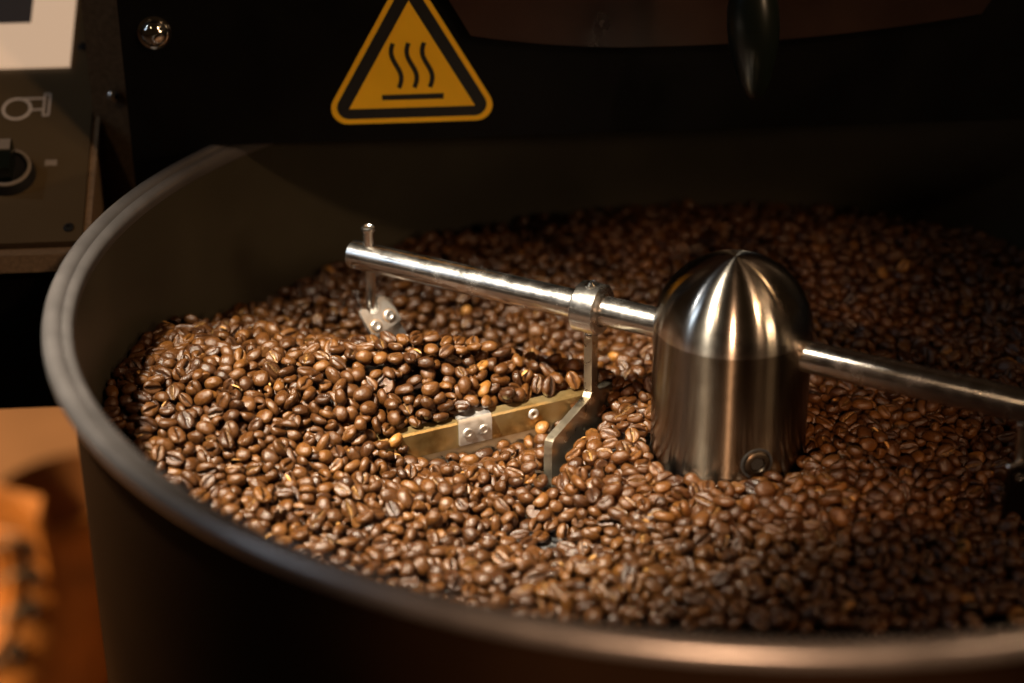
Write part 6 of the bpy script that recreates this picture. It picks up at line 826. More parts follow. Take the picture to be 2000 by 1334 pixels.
375,401,7,24,19,86,32,111,445,50,2,12,8,13,151,450,34,0,17,74,36,292,461,21,6,18,81,34,193,491,33,17,32,31,58,155,501,48,83,23,52,34,167,504,47,57,25,37,13,428,511,43,2,26,80,2,79,546,85,34,26,33,16,202,553,64,44,32,28,2,
174,621,81,9,17,48,29,359,606,46,5,26,80,32,314,629,71,87,32,11,29,528,626,28,37,15,75,32,426,639,39,0,26,78,15,360,731,17,42,30,83,56,508,737,21,16,21,80,6,193,751,36,39,26,31,5,805,752,39,34,26,69,52,447,776,36,81,24,86,5,
560,778,47,37,26,46,18,280,791,36,50,21,49,44,294,790,36,85,30,25,20,316,789,45,35,25,81,17,687,790,55,5,15,38,6,498,809,46,6,24,46,17,476,820,48,89,23,0,12,354,896,42,21,14,84,9,712,904,60,45,40,18,5,566,279,32,0,32,23,16,
609,289,29,20,36,41,27,355,340,15,12,12,80,29,311,401,12,11,18,66,36,161,415,36,88,29,23,11,489,417,38,30,24,0,6,681,452,34,61,23,78,11,379,473,25,63,9,27,2,204,487,32,74,19,78,34,109,496,60,89,24,61,25,142,498,48,86,8,50,36,
125,504,57,74,20,2,34,145,548,73,87,25,32,3,68,567,99,89,24,1,10,758,575,22,0,28,49,16,191,638,83,86,23,36,22,750,617,23,49,23,36,37,340,678,12,23,26,30,39,326,735,21,59,23,43,34,461,739,30,50,29,73,24,243,765,30,12,33,87,5,
637,765,47,81,18,29,38,362,800,44,81,25,51,8,391,798,45,73,22,55,13,825,800,51,9,21,45,16,392,809,47,83,25,47,49,785,817,56,0,25,30,6,379,828,52,55,34,15,24,541,827,56,7,26,27,47,327,864,50,4,25,36,22,710,897,61,65,7,42,41,
432,932,52,10,35,2,18,621,252,39,49,16,33,6,693,359,42,23,24,33,19,603,489,37,10,37,80,46,731,555,31,43,23,7,13,673,584,25,77,31,15,1,522,673,30,29,12,42,2,810,741,40,0,16,32,13,448,776,47,46,18,37,13,353,802,50,81,36,21,5,
497,830,57,1,32,13,30,765,871,60,9,28,35,18,668,887,64,78,25,73,14,646,902,66,42,22,68,4,750,900,53,80,17,78,9,539,927,58,84,30,22,22,541,939,55,0,34,84,12,560,934,59,55,11,24,33,549,958,57,68,34,46,10,478,970,53,82,21,64,24,
398,283,34,85,26,82,45,452,597,52,86,24,33,11,306,816,51,39,8,3,44,721,901,57,79,13,15,4,270,618,88,46,21,35,14,577,402,34,41,21,6,8,503,421,38,47,25,0,5,308,458,9,34,2,21,35,97,568,88,1,13,43,18,205,649,57,78,15,81,9,
228,670,25,73,41,44,33,319,675,13,19,15,46,19,232,752,26,36,24,63,5,322,787,32,88,22,46,44,613,802,49,1,27,66,37,567,269,27,2,23,16,8,463,294,28,58,15,84,0,406,315,23,43,29,81,25,431,325,25,2,28,19,15,371,360,15,86,39,5,16,
309,386,15,87,22,11,38,558,393,39,11,13,49,38,576,390,33,75,15,58,3,206,408,23,80,22,1,21,648,408,29,81,13,88,44,150,437,35,54,30,56,9,162,433,30,3,24,11,16,623,481,36,52,16,88,49,651,495,28,4,26,15,16,152,564,75,86,18,80,54,
204,610,87,80,34,32,42,520,612,31,10,23,44,13,258,673,15,66,15,8,17,671,729,30,38,31,8,16,402,743,24,85,21,32,8,399,760,34,40,28,3,2,688,758,44,59,25,6,28,336,776,32,57,17,0,3,530,774,37,67,33,38,53,493,791,44,43,23,0,6,
671,792,55,46,27,28,9,793,827,54,1,22,68,15,179,845,44,53,24,44,48,226,857,45,12,12,86,7,648,274,31,79,26,2,28,485,301,25,10,22,83,2,631,308,33,54,23,23,22,574,328,36,72,36,7,53,293,366,18,46,21,80,10,568,358,34,16,25,40,32,
560,404,41,84,26,46,29,539,442,43,89,22,63,24,559,430,42,7,34,23,3,454,452,36,0,26,71,15,252,460,28,87,21,52,7,298,500,22,27,10,87,3,60,527,84,88,32,56,6,771,604,23,15,39,80,43,571,633,28,17,5,43,13,126,669,79,76,27,24,12,
714,672,26,35,19,87,2,522,686,25,82,23,2,39,615,695,29,79,25,80,55,651,700,27,21,37,82,5,727,695,29,54,38,29,3,714,709,25,82,10,17,35,348,726,17,67,18,2,25,384,725,21,1,19,10,42,481,725,24,4,32,19,48,347,736,20,0,18,1,17,
698,736,36,5,28,28,44,786,737,41,60,24,36,17,417,751,28,17,21,7,35,321,798,45,36,25,86,6,738,801,55,63,32,73,19,773,803,55,4,25,32,25,693,811,64,53,36,30,23,779,870,56,65,42,33,8,457,869,50,39,36,87,27,251,894,48,23,6,37,23,
579,890,63,89,18,9,13,643,888,62,12,16,30,39,511,299,31,5,45,43,13,611,328,36,6,14,84,10,292,451,16,81,28,41,20,602,500,39,81,28,86,16,204,509,42,1,17,84,30,684,523,32,26,23,27,20,748,532,32,7,23,82,9,655,543,33,8,19,88,46,
120,680,76,2,24,46,20,596,649,33,69,37,14,13,160,698,59,48,23,74,3,667,682,23,67,11,9,12,155,712,56,16,18,74,26,468,694,28,39,34,67,48,128,784,45,7,22,33,43,590,813,63,71,40,67,1,206,846,49,0,23,81,19,745,835,67,2,24,18,14,
365,866,53,87,16,82,4,732,872,59,88,22,89,42,295,884,50,3,22,29,9,506,878,58,87,15,17,36,269,897,51,51,20,26,6,527,928,55,83,20,26,38,572,944,57,39,28,44,6,676,938,60,89,15,28,15,329,308,33,3,26,35,9,629,559,37,76,36,76,20,
511,617,41,81,39,31,15,504,650,35,84,19,40,33,99,685,76,45,12,15,25,115,695,70,8,25,73,46,180,700,53,2,22,29,15,311,641,62,4,19,34,14,253,623,93,45,17,88,14,504,338,26,46,24,7,27,442,404,24,8,21,82,24,244,421,15,0,22,37,6,
313,420,4,5,23,27,7,366,439,6,36,20,16,53,323,450,4,85,21,58,33,434,446,32,33,24,28,6,150,476,35,32,21,51,27,86,493,57,4,29,0,5,691,503,19,40,29,30,1,168,522,48,48,21,37,5,291,537,6,37,30,83,33,134,547,69,56,30,86,19,
203,562,66,78,19,44,33,153,630,80,80,28,2,39,219,659,46,54,43,42,4,255,767,27,89,28,66,2,414,764,28,49,24,2,26,530,801,44,24,25,35,18,666,813,55,1,24,37,8,581,296,29,21,40,67,31,566,325,30,83,30,80,6,622,381,38,34,31,18,5,
265,398,19,88,15,51,49,580,413,35,61,12,48,35,198,423,24,80,25,81,25,627,456,35,78,17,34,30,98,461,55,43,34,88,35,207,460,34,53,26,32,1,87,478,59,15,21,19,16,685,569,24,41,27,44,49,473,583,42,6,30,65,37,274,571,63,66,21,10,18,
498,601,38,73,14,34,21,227,659,49,22,23,21,23,702,665,17,77,34,14,23,746,689,20,83,25,6,44,605,732,29,84,15,66,30,319,743,17,21,22,88,26,433,743,28,12,17,66,54,765,739,39,45,23,55,34,319,775,29,86,20,40,7,611,773,45,4,28,49,15,
143,797,42,78,13,83,8,203,788,44,55,31,87,8,255,786,41,0,18,2,34,537,789,46,0,25,31,36,623,791,49,6,20,39,28,739,789,50,9,22,48,45,682,807,63,38,23,1,46,290,835,45,81,22,2,14,746,839,58,42,29,25,9,461,843,48,6,36,69,11,
218,877,44,7,22,82,17,499,864,48,86,34,2,8,474,349,33,83,29,7,13,475,377,38,39,19,47,2,688,386,32,32,11,15,45,408,438,27,45,26,73,3,169,456,35,2,22,3,37,387,452,23,80,31,6,2,631,537,32,17,18,68,17,89,539,79,25,28,81,35,
604,566,38,89,18,42,8,665,566,27,11,23,78,46,184,563,71,74,24,31,12,648,588,29,82,23,5,12,280,612,85,1,21,41,10,363,614,50,45,33,15,44,663,623,23,50,4,81,11,310,657,46,16,10,21,14,753,628,22,12,19,53,26,257,664,36,3,20,20,0,
739,657,20,77,26,49,10,95,702,69,86,20,29,6,649,674,27,42,27,29,43,570,699,22,11,17,74,4,474,711,26,4,30,75,24,500,729,26,51,22,53,7,223,734,29,14,21,82,37,816,750,39,0,20,34,18,169,775,46,51,26,31,25,199,770,42,50,33,52,16,
703,799,60,86,29,52,46,564,809,60,67,27,73,36,716,815,65,5,29,5,46,728,820,63,43,15,17,34,816,820,53,24,23,26,15,414,829,49,71,18,36,8,271,840,48,77,22,49,56,322,847,47,50,15,44,45,755,863,59,1,17,57,59,617,871,67,3,27,7,45,
594,918,56,76,26,84,36,362,934,49,7,28,55,7,549,932,56,41,25,64,5,560,951,55,10,15,76,17,297,515,17,36,28,15,25,726,505,33,10,25,58,5,177,560,70,1,8,8,35,199,667,65,87,25,68,44,330,645,56,72,11,80,7,659,629,29,44,35,63,12,
124,654,85,0,28,20,4,504,640,38,30,27,76,2,619,665,30,48,15,32,15,793,727,39,41,17,75,13,169,751,43,80,33,1,1,579,858,63,28,30,64,42,339,901,55,27,14,35,32,661,900,61,36,24,87,3,354,944,48,57,36,62,27,383,958,45,84,17,5,34,
557,452,49,85,36,87,20,171,721,46,86,14,85,13,386,789,46,87,23,88,30,393,524,31,40,19,36,36,410,588,29,50,29,18,13,334,641,65,44,23,16,23,495,320,22,89,25,43,14,287,377,8,87,24,77,45,533,377,35,43,9,82,25,401,419,6,54,24,28,13,
319,460,6,38,25,61,6,222,482,23,50,28,11,47,199,548,56,9,24,88,2,109,570,86,38,31,77,18,183,590,84,45,29,66,6,523,597,30,59,27,23,48,434,606,35,0,25,25,0,262,667,20,13,13,50,33,275,667,22,74,22,88,12,235,677,11,87,1,30,17,
706,743,29,80,25,45,5,815,759,36,49,28,82,6,319,760,26,60,28,85,38,820,771,37,89,20,42,35,298,801,35,0,23,73,13,505,282,27,39,16,73,58,375,300,25,83,22,8,36,551,297,27,21,8,41,8,489,312,30,56,27,41,51,628,352,30,9,25,39,26,
446,382,25,78,23,0,26,532,386,36,0,33,38,38,550,380,37,86,22,73,25,273,423,18,78,30,3,14,552,439,43,54,11,31,7,125,468,38,15,20,35,14,189,468,33,89,24,49,14,324,459,10,88,18,40,44,193,516,42,21,20,35,47,249,527,21,85,14,10,22,
714,534,22,80,20,82,58,166,530,53,52,24,46,26,725,546,25,71,21,48,28,736,542,18,87,13,68,6,52,548,89,3,29,16,2,146,543,66,86,19,57,24,696,557,25,83,15,70,26,189,573,75,4,22,5,37,108,608,95,46,28,2,4,352,628,55,79,34,2,0,
420,625,33,0,19,60,4,565,640,21,85,40,16,48,623,736,32,37,13,84,25,654,736,27,81,19,66,6,312,755,21,7,19,42,2,308,769,30,83,30,87,16,747,776,48,39,27,8,44,347,785,36,78,22,60,11,637,788,51,41,30,6,7,479,805,47,61,32,36,3,
809,821,56,69,15,24,7,594,838,62,38,24,4,38,545,843,54,35,18,60,15,681,852,64,46,22,59,7,780,859,53,81,15,41,34,368,895,46,48,14,75,16,556,913,54,19,19,0,48,564,292,31,59,26,81,3,525,319,36,79,23,6,6,225,390,23,51,30,15,5,
457,409,33,20,14,14,54,701,419,30,85,17,19,21,228,431,28,52,26,76,20,675,439,31,3,23,18,6,135,459,40,67,16,80,14,606,477,38,1,26,77,53,222,490,29,35,10,73,23,254,493,22,45,19,79,2,411,489,36,85,41,39,45,270,508,16,19,31,82,3,
642,576,32,45,16,28,5,196,602,87,15,24,8,2,173,632,79,37,15,89,57,602,643,28,87,25,45,4,594,661,25,57,28,33,5,690,662,25,19,24,81,15,514,696,27,68,29,80,14,664,703,26,85,22,19,45,625,706,27,62,14,77,56,563,722,32,31,30,40,34,
507,745,29,86,21,82,24,654,743,37,37,16,6,14,224,751,32,0,38,54,52,239,747,30,12,16,56,14,534,751,38,39,32,37,33,612,748,41,1,24,77,54,495,765,35,24,20,80,34,673,767,52,41,25,29,42,723,768,45,62,6,34,44,260,780,36,39,33,41,47,
484,783,45,13,36,43,33,714,784,52,59,30,8,4,417,812,46,72,20,84,12,310,833,46,18,24,44,35,478,828,54,44,32,6,17,490,831,52,13,21,37,14,720,830,63,50,28,68,18,185,852,49,52,30,13,6,535,915,59,60,20,86,34,575,915,57,68,26,88,14,
680,924,53,3,15,2,28,599,943,58,9,17,75,59,370,946,45,71,30,88,18,488,282,29,3,15,8,11,469,312,32,78,18,79,2,459,594,46,85,25,27,4,718,611,27,2,17,46,17,777,662,25,82,37,4,37,441,690,28,54,12,88,17,459,702,30,45,27,86,24,
124,767,47,15,25,18,7,421,793,41,82,15,86,2,711,825,63,45,9,89,36,242,839,47,79,12,59,36,520,849,60,22,15,34,26,605,845,66,28,22,60,54,710,868,64,0,17,88,5,542,878,60,11,29,16,5,771,878,57,31,37,44,3,253,903,48,87,24,47,54,
434,892,57,83,32,78,25,445,907,56,8,20,25,24,686,936,52,13,24,86,33,37,507,85,46,17,77,23,440,661,39,57,30,33,3,132,717,62,22,14,12,12,407,959,45,3,23,74,6,513,279,21,3,21,21,57,635,297,26,11,32,61,19,444,305,17,89,25,40,7,
400,326,14,1,22,66,27,451,321,21,53,32,45,52,323,359,8,60,29,28,30,564,351,29,54,25,12,16,599,353,27,36,26,59,53,539,366,30,46,23,84,4,430,379,17,87,17,6,45,642,377,27,37,26,76,28,639,392,27,52,20,77,4,393,405,4,4,22,48,44,
651,403,26,37,22,9,24,264,424,12,88,24,76,4,201,433,21,54,18,34,34,357,446,5,45,25,4,25,387,445,6,81,21,30,4,332,462,3,1,24,81,20,397,458,19,83,26,37,6,406,474,27,89,19,10,6,628,482,28,47,29,51,3,165,502,37,5,25,3,46,
338,514,16,30,40,10,3,271,528,6,52,21,29,26,367,550,4,0,24,0,5,341,563,4,0,24,58,6,126,566,80,44,31,69,9,192,563,68,2,32,64,23,65,584,99,88,18,39,37,171,609,85,36,22,86,14,341,626,60,80,22,69,45,201,669,40,4,4,20,9,
493,744,21,7,27,81,18,325,748,20,69,19,87,17,248,787,35,43,21,45,44,310,785,36,63,24,72,6,681,788,48,89,19,27,45,681,801,55,39,24,5,56,577,830,51,45,24,7,44,556,314,28,43,31,82,44,536,325,30,54,28,85,7,398,360,18,67,18,54,8,
300,374,17,75,20,50,30,671,368,30,42,13,79,14,446,410,30,6,16,47,14,681,427,27,40,29,5,26,594,454,41,43,24,33,20,348,463,11,5,18,72,3,640,485,32,86,25,86,32,147,492,46,66,20,51,4,215,494,31,70,24,8,11,128,497,56,48,17,49,56,
572,509,36,38,18,45,14,90,529,73,48,26,6,5,153,526,56,17,13,12,36,640,537,28,88,15,50,2,177,569,80,81,17,45,13,120,591,91,83,12,52,28,185,616,86,39,12,69,22,294,652,48,6,11,60,24,673,626,23,52,21,65,15,343,672,27,13,8,20,16,
269,675,14,25,16,69,6,321,670,25,54,11,38,37,333,673,20,81,21,43,29,611,702,23,43,20,18,45,386,719,15,42,22,7,18,617,721,25,89,15,86,46,774,734,33,72,24,2,34,803,729,32,13,32,28,4,178,746,37,51,25,23,23,334,740,22,61,18,39,54,
579,751,31,28,35,82,37,671,762,42,89,19,85,19,698,768,45,13,26,22,15,714,774,48,29,12,70,42,376,788,39,32,19,15,26,409,787,37,80,32,21,39,299,825,38,38,28,9,3,541,820,53,32,18,72,22,356,836,46,35,23,15,55,436,835,42,8,35,6,44,
551,835,54,2,28,15,40,311,852,44,85,32,25,54,695,854,64,52,29,33,35,433,865,49,37,27,35,13,597,861,62,47,21,63,5,316,902,46,60,14,46,16,343,947,48,51,22,2,2,436,275,31,59,22,13,3,596,316,32,70,20,33,17,585,334,35,89,19,33,7,
611,435,39,47,20,39,33,76,478,66,76,14,30,46,643,493,37,58,37,22,44,694,508,29,26,29,23,5,663,521,31,3,22,81,5,719,540,29,66,23,40,31,42,571,96,86,29,46,35,155,572,80,79,32,29,12,41,610,99,81,20,17,8,45,623,99,86,30,43,15,
116,617,96,42,7,42,7,131,632,86,14,11,55,34,292,614,85,40,17,50,35,528,633,32,48,26,47,4,683,644,26,48,24,3,9,611,658,26,3,18,37,23,354,704,23,81,29,48,7,580,704,26,85,18,83,46,797,695,28,73,17,31,7,491,714,24,11,8,82,5,
510,715,21,70,5,63,15,571,714,26,18,20,26,15,125,740,53,26,32,43,56,790,720,32,84,11,77,36,687,738,36,0,24,78,0,257,751,21,5,29,55,26,676,750,41,29,7,46,10,399,782,36,57,39,59,14,731,779,55,34,33,56,52,212,802,44,1,24,84,17,
403,816,49,33,28,83,36,663,811,66,34,24,25,25,825,819,48,34,33,15,23,284,829,45,67,18,38,11,555,824,55,44,27,8,6,366,842,46,88,19,28,36,427,859,48,11,15,78,48,636,877,63,83,17,34,16,523,889,61,30,26,24,29,400,900,52,30,20,80,28,
471,900,53,86,25,13,4,379,919,47,54,8,13,47,501,931,53,61,24,39,25,559,257,32,2,27,51,6,411,357,29,25,30,82,5,292,403,12,49,38,78,53,712,417,36,26,17,79,39,126,433,47,8,25,49,32,730,470,36,42,16,35,27,613,534,40,7,25,49,34,
632,549,37,58,11,36,13,566,580,36,32,19,87,43,566,611,35,76,17,87,30,313,649,54,72,30,86,27,230,672,41,22,33,60,47,636,648,29,87,28,42,19,621,676,26,9,32,15,35,562,691,25,85,21,79,17,647,687,29,6,18,13,44,671,726,42,44,25,11,54,
242,737,29,3,17,51,8,516,833,60,49,17,51,13,422,854,57,59,22,66,5,335,871,46,2,19,74,24,468,867,57,22,27,11,3,678,880,63,26,23,71,34,787,874,55,44,35,46,7,275,880,50,87,23,75,47,340,882,51,0,20,22,15,618,897,61,4,21,82,13,
288,916,51,80,27,80,58,349,927,48,5,21,51,3,586,939,57,15,32,39,13,510,966,52,86,19,21,27,349,532,20,40,19,83,3,372,688,28,34,14,45,25,400,687,26,51,11,12,32,131,759,53,16,19,65,3,400,947,50,6,32,26,11,637,949,58,57,31,23,46,
404,524,35,89,23,15,5,223,629,86,5,27,62,15,466,294,21,38,25,34,49,523,309,21,1,22,82,5,461,323,21,89,25,29,53,656,333,26,53,20,45,39,427,354,20,63,22,72,45,480,375,30,43,25,37,5,491,391,31,88,24,39,26,207,418,16,0,23,22,4,
121,477,42,33,20,54,22,78,511,70,46,10,49,46,66,526,75,1,30,79,44,566,539,33,47,21,30,15,185,546,57,7,22,7,5,211,552,57,2,32,75,22,70,603,99,54,22,24,44,63,615,99,1,23,10,22,319,659,35,77,18,86,32,309,673,21,89,16,26,23,
806,741,32,50,33,12,9,307,749,15,76,20,43,5,341,751,18,4,19,11,5,666,784,48,40,21,45,4,379,800,35,1,23,11,33,455,287,24,87,26,76,14,536,283,28,79,16,82,7,338,329,16,25,34,82,41,387,328,24,52,18,34,26,477,341,30,8,28,34,15,
532,357,35,48,27,18,25,504,371,34,48,6,53,38,482,384,32,57,19,44,41,439,395,27,31,16,37,6,192,407,27,38,19,24,5,327,417,4,0,25,87,15,467,410,35,8,30,27,38,662,414,24,85,19,77,4,185,423,26,6,19,41,43,248,429,19,52,4,58,0,
583,442,41,4,19,66,14,280,471,19,76,17,78,34,572,481,38,86,38,0,33,727,484,23,88,17,54,38,180,519,45,40,20,5,24,664,539,24,0,15,58,8,704,598,22,6,28,40,17,138,616,88,8,28,85,4,210,657,51,88,12,24,32,545,649,30,49,21,68,46,
747,664,19,8,31,83,35,690,701,27,84,19,28,47,500,718,21,2,26,51,19,457,735,22,56,17,46,0,595,734,31,66,30,31,26,379,761,29,26,21,60,24,470,773,39,84,28,34,34,814,790,51,0,23,67,3,661,801,58,2,25,21,3,361,821,44,42,32,22,23,
464,819,48,3,21,13,15,587,821,58,0,23,85,0,401,830,44,5,16,40,9,236,873,39,28,21,1,5,525,866,55,9,19,71,28,607,877,53,62,19,73,1,419,892,48,82,15,36,54,333,906,46,41,24,84,9,500,330,33,82,27,86,22,528,345,30,77,18,39,17,
225,419,28,42,22,32,7,184,458,35,59,33,22,5,219,505,33,36,14,84,8,648,506,32,68,21,61,13,572,520,38,47,22,35,26,729,535,25,13,19,67,17,622,558,32,75,34,79,9,302,617,81,10,32,19,6,473,620,34,48,38,64,6,536,618,31,13,14,47,2,
549,622,30,70,41,0,31,144,651,76,13,35,69,54,385,655,43,8,19,13,45,642,642,21,80,33,31,17,757,654,18,88,23,40,38,770,658,19,4,35,81,38,471,678,26,74,21,73,35,537,686,27,65,24,87,4,624,687,22,1,9,6,16,639,687,25,53,22,16,6,
178,731,38,64,34,70,6,744,780,54,38,11,71,54,177,803,47,21,18,85,31,255,810,45,89,22,30,17,451,812,42,19,29,41,26,652,811,62,88,22,39,3,249,827,47,46,27,17,48,636,825,64,0,22,79,6,484,843,52,59,21,42,48,627,845,63,45,26,48,25,
490,858,55,23,12,38,4,544,855,56,0,27,2,24,369,877,50,7,23,68,3,597,886,59,54,24,8,43,672,895,59,40,31,46,13,693,926,53,67,21,34,39,605,249,39,8,23,31,35,571,366,43,88,13,30,0,206,378,32,4,11,35,35,220,377,27,78,23,77,3,
283,417,18,47,35,75,0,309,503,20,88,26,76,33,613,499,39,11,25,71,41,740,542,32,63,9,58,27,685,600,24,86,37,46,36,56,617,99,8,38,43,31,449,658,34,20,40,23,16,459,685,28,11,16,47,14,590,692,32,12,31,39,12,126,730,57,6,25,43,17,
434,780,41,4,24,27,14,174,797,50,12,14,3,13,472,791,45,42,26,42,15,835,824,54,36,31,40,25,725,908,54,34,4,21,3,442,962,45,80,10,39,5,606,961,53,14,25,40,14,241,629,78,85,14,20,13,258,641,65,86,22,19,45,404,501,34,86,26,59,14,
311,635,78,49,31,8,13,323,647,62,0,28,17,13,629,307,22,89,21,48,35,383,328,13,0,24,31,8,473,337,22,0,24,89,5,473,362,26,43,27,43,10,619,378,28,45,24,88,36,471,388,29,7,20,86,11,554,390,31,89,21,43,24,604,421,29,1,25,19,16,
233,461,23,39,26,87,5,277,464,17,39,22,63,1,197,474,26,52,19,44,6,328,471,10,13,20,12,55,55,538,85,45,28,85,5,58,557,90,1,18,40,3,90,560,86,46,31,78,24,151,555,67,4,30,80,19,354,554,4,0,22,56,27,173,570,75,49,14,22,43,
186,606,84,85,20,85,38,132,651,77,20,24,85,32,298,663,31,84,35,11,6,91,665,85,88,30,53,36,240,669,21,71,9,80,53,348,665,28,47,6,74,35,246,676,7,43,34,17,43,469,684,14,20,10,29,18,644,746,30,49,24,80,46,775,745,33,55,19,15,19,
340,767,28,89,14,6,12,389,770,31,44,19,25,7,538,787,37,87,27,51,2,619,784,46,43,23,79,5,736,781,47,48,27,87,44,752,786,51,29,36,73,19,316,803,35,89,21,35,35,387,821,37,85,25,66,12,428,816,37,0,23,21,10,571,818,48,1,23,63,13,
628,281,25,81,39,18,2,585,323,29,82,27,79,15,543,343,29,74,22,41,19,546,357,35,48,22,71,14,467,381,29,15,21,83,5,488,397,41,36,27,2,38,658,393,31,86,29,85,14,293,414,7,27,18,78,5,173,434,27,0,20,25,22,429,435,27,89,23,86,17,
610,446,33,23,22,7,32,302,449,8,81,14,64,29,420,456,31,13,25,46,24,576,453,40,13,32,76,19,658,456,35,40,24,85,17,144,468,40,3,25,10,0,397,467,25,69,28,43,11,653,469,33,9,34,71,32,322,499,17,87,29,18,53,659,509,29,42,20,62,45,
49,530,80,4,17,28,30,29,543,87,14,27,66,27,217,533,56,40,18,77,4,166,560,70,86,14,47,50,702,566,22,47,16,62,32,720,569,19,36,20,83,25,119,577,87,38,13,40,27,549,580,31,74,23,82,5,633,584,25,36,20,0,8,711,578,20,3,26,19,47,
155,616,85,40,28,33,50,189,645,75,86,20,31,59,277,653,57,12,25,52,14,390,620,41,66,27,11,5,481,632,34,52,20,65,59,491,629,32,49,18,68,6,712,644,23,0,28,38,6,581,695,22,48,23,89,4,662,694,21,10,27,37,20,403,716,14,33,34,88,39,
684,714,25,7,17,22,5,742,717,31,55,26,38,8,740,733,29,45,34,2,37,647,749,37,0,25,53,16,781,749,42,35,19,51,28,299,753,21,76,23,21,4,344,757,28,45,20,64,25,557,763,33,82,18,70,44,722,759,39,52,32,6,0,599,776,39,5,24,88,50,
680,771,48,5,12,25,0,221,792,42,50,27,88,12,253,797,42,89,10,11,5,210,820,46,88,23,24,15,392,819,43,86,17,42,9,611,812,56,38,21,64,2,630,836,57,78,20,88,18,360,850,41,84,34,2,26,481,867,52,70,28,39,59,392,912,46,44,21,29,17,
676,914,55,26,24,2,8,395,959,47,40,18,20,6,598,282,27,83,27,34,13,585,305,30,83,32,50,2,364,322,16,30,35,83,20,696,391,28,89,16,19,44,692,435,30,82,19,25,24,618,451,34,28,36,27,16,626,461,29,79,15,27,13,589,497,39,4,20,47,45,
331,531,7,74,32,51,32,687,530,27,13,24,83,2,639,548,28,1,20,10,10,661,550,30,29,28,84,6,670,577,24,66,11,50,10,264,648,54,15,24,45,5,488,626,40,86,24,53,11,705,618,22,83,28,5,11,245,653,56,44,13,21,47,362,638,47,85,13,69,5,
451,633,36,88,25,77,28,629,631,27,85,24,82,20,424,648,36,58,26,82,5,583,644,28,62,9,7,8,123,707,62,15,21,40,25,605,691,27,52,17,63,3,676,689,23,46,25,46,53,426,716,20,83,17,75,38,490,738,32,6,31,37,0,623,742,36,38,16,82,41,
733,733,38,85,29,51,15,351,746,28,79,18,33,5,385,750,25,37,32,34,24,482,747,30,89,25,62,14,758,743,41,79,19,9,12,152,770,48,76,16,33,53,411,763,36,88,17,15,14,583,763,43,55,29,54,22,389,783,38,6,27,84,43,442,799,44,89,30,54,2,
191,815,46,0,26,80,43,340,811,43,3,32,28,32,525,827,56,14,22,33,12,283,842,46,87,31,30,23,303,850,52,42,22,72,25,350,842,51,40,16,87,45,387,842,50,0,13,73,49,584,846,60,2,25,35,20,684,842,57,16,24,32,32,342,860,47,28,13,78,7,
362,856,49,87,21,70,18,417,875,51,5,22,82,39,279,893,46,82,31,31,5,299,910,49,80,16,16,41,601,903,58,36,25,76,18,383,942,43,29,31,36,15,523,947,54,38,19,31,5,416,280,30,83,18,80,5,339,329,26,80,26,89,30,390,360,25,83,14,18,25,
510,415,46,81,34,80,11,674,486,36,79,11,26,42,704,486,29,76,8,6,22,717,501,29,36,24,73,14,623,516,35,3,13,85,25,610,576,35,88,21,41,2,284,626,80,86,15,69,47,252,647,61,33,12,6,53,542,626,37,23,21,64,53,775,636,25,23,22,31,13,
701,650,20,16,19,82,40,467,677,35,6,19,81,7,728,667,28,43,14,79,4,496,696,29,41,17,80,2,158,719,51,40,28,30,44,138,752,49,27,31,84,10,366,746,23,61,28,34,36,166,811,48,70,26,31,55,451,794,45,19,42,41,40,623,836,68,35,26,36,15,
217,855,43,17,38,69,3,379,885,52,1,27,9,49,699,889,60,44,14,24,24,636,895,57,69,10,31,15,275,915,52,52,22,60,18,585,926,59,1,24,38,42,338,939,46,13,36,71,33,476,940,54,74,25,19,15,433,955,49,73,33,1,24,510,952,54,24,12,33,44,
749,543,37,76,7,66,17,556,594,36,87,26,66,0,428,669,30,88,15,86,45,793,671,34,7,22,17,7,564,701,30,70,27,14,41,761,756,47,73,5,12,3,718,917,56,15,31,19,8,347,936,51,85,33,23,23,235,618,87,87,22,3,27,416,542,37,3,19,44,44,
428,548,41,1,25,44,16,551,284,21,6,24,13,17,589,277,22,45,24,27,26,515,293,22,39,33,51,31,574,294,24,53,25,21,38,490,308,20,1,23,68,8,562,379,34,25,27,78,48,218,407,18,53,20,32,6,498,408,36,44,23,56,28,181,421,18,1,26,82,37,
649,419,24,1,21,38,7,166,430,21,6,23,18,45,176,443,22,2,24,11,36,212,449,23,65,22,5,0,259,447,15,89,19,42,22,351,462,4,0,19,14,2,134,475,37,58,25,11,51,358,471,11,84,30,50,34,371,474,17,4,15,11,35,116,487,45,89,30,77,36,
91,511,64,1,32,4,15,135,529,55,6,24,3,42,344,543,4,88,24,50,34,40,542,87,44,28,51,15,124,540,66,46,32,76,4,113,554,79,53,32,8,39,137,572,78,4,17,17,48,483,578,37,86,25,77,35,151,586,81,3,25,1,1,131,602,90,40,22,67,39,
297,636,69,2,13,61,4,430,620,33,88,26,13,22,712,664,13,45,26,6,35,208,686,9,25,36,2,32,352,683,6,76,30,5,2,551,726,17,87,21,39,27,592,727,19,87,19,32,19,682,731,23,0,17,23,37,515,743,21,1,26,85,34,606,742,27,49,23,9,34,
267,752,18,4,17,17,15,553,754,30,49,25,68,17,700,758,36,86,17,31,14,202,775,34,46,27,78,34,288,775,29,4,20,6,11,300,766,26,87,16,23,12,583,771,37,44,27,59,26,708,768,40,5,19,8,44,379,778,32,87,22,11,18,562,788,43,41,19,38,19,
152,804,37,4,24,41,5,814,802,46,43,22,62,47,442,821,40,37,26,48,15,506,817,41,1,22,72,2,636,847,58,30,27,35,37,541,857,48,0,24,2,29,558,286,28,54,16,35,41,641,288,30,39,28,21,35,574,309,28,10,37,13,9,618,327,30,42,22,79,4,
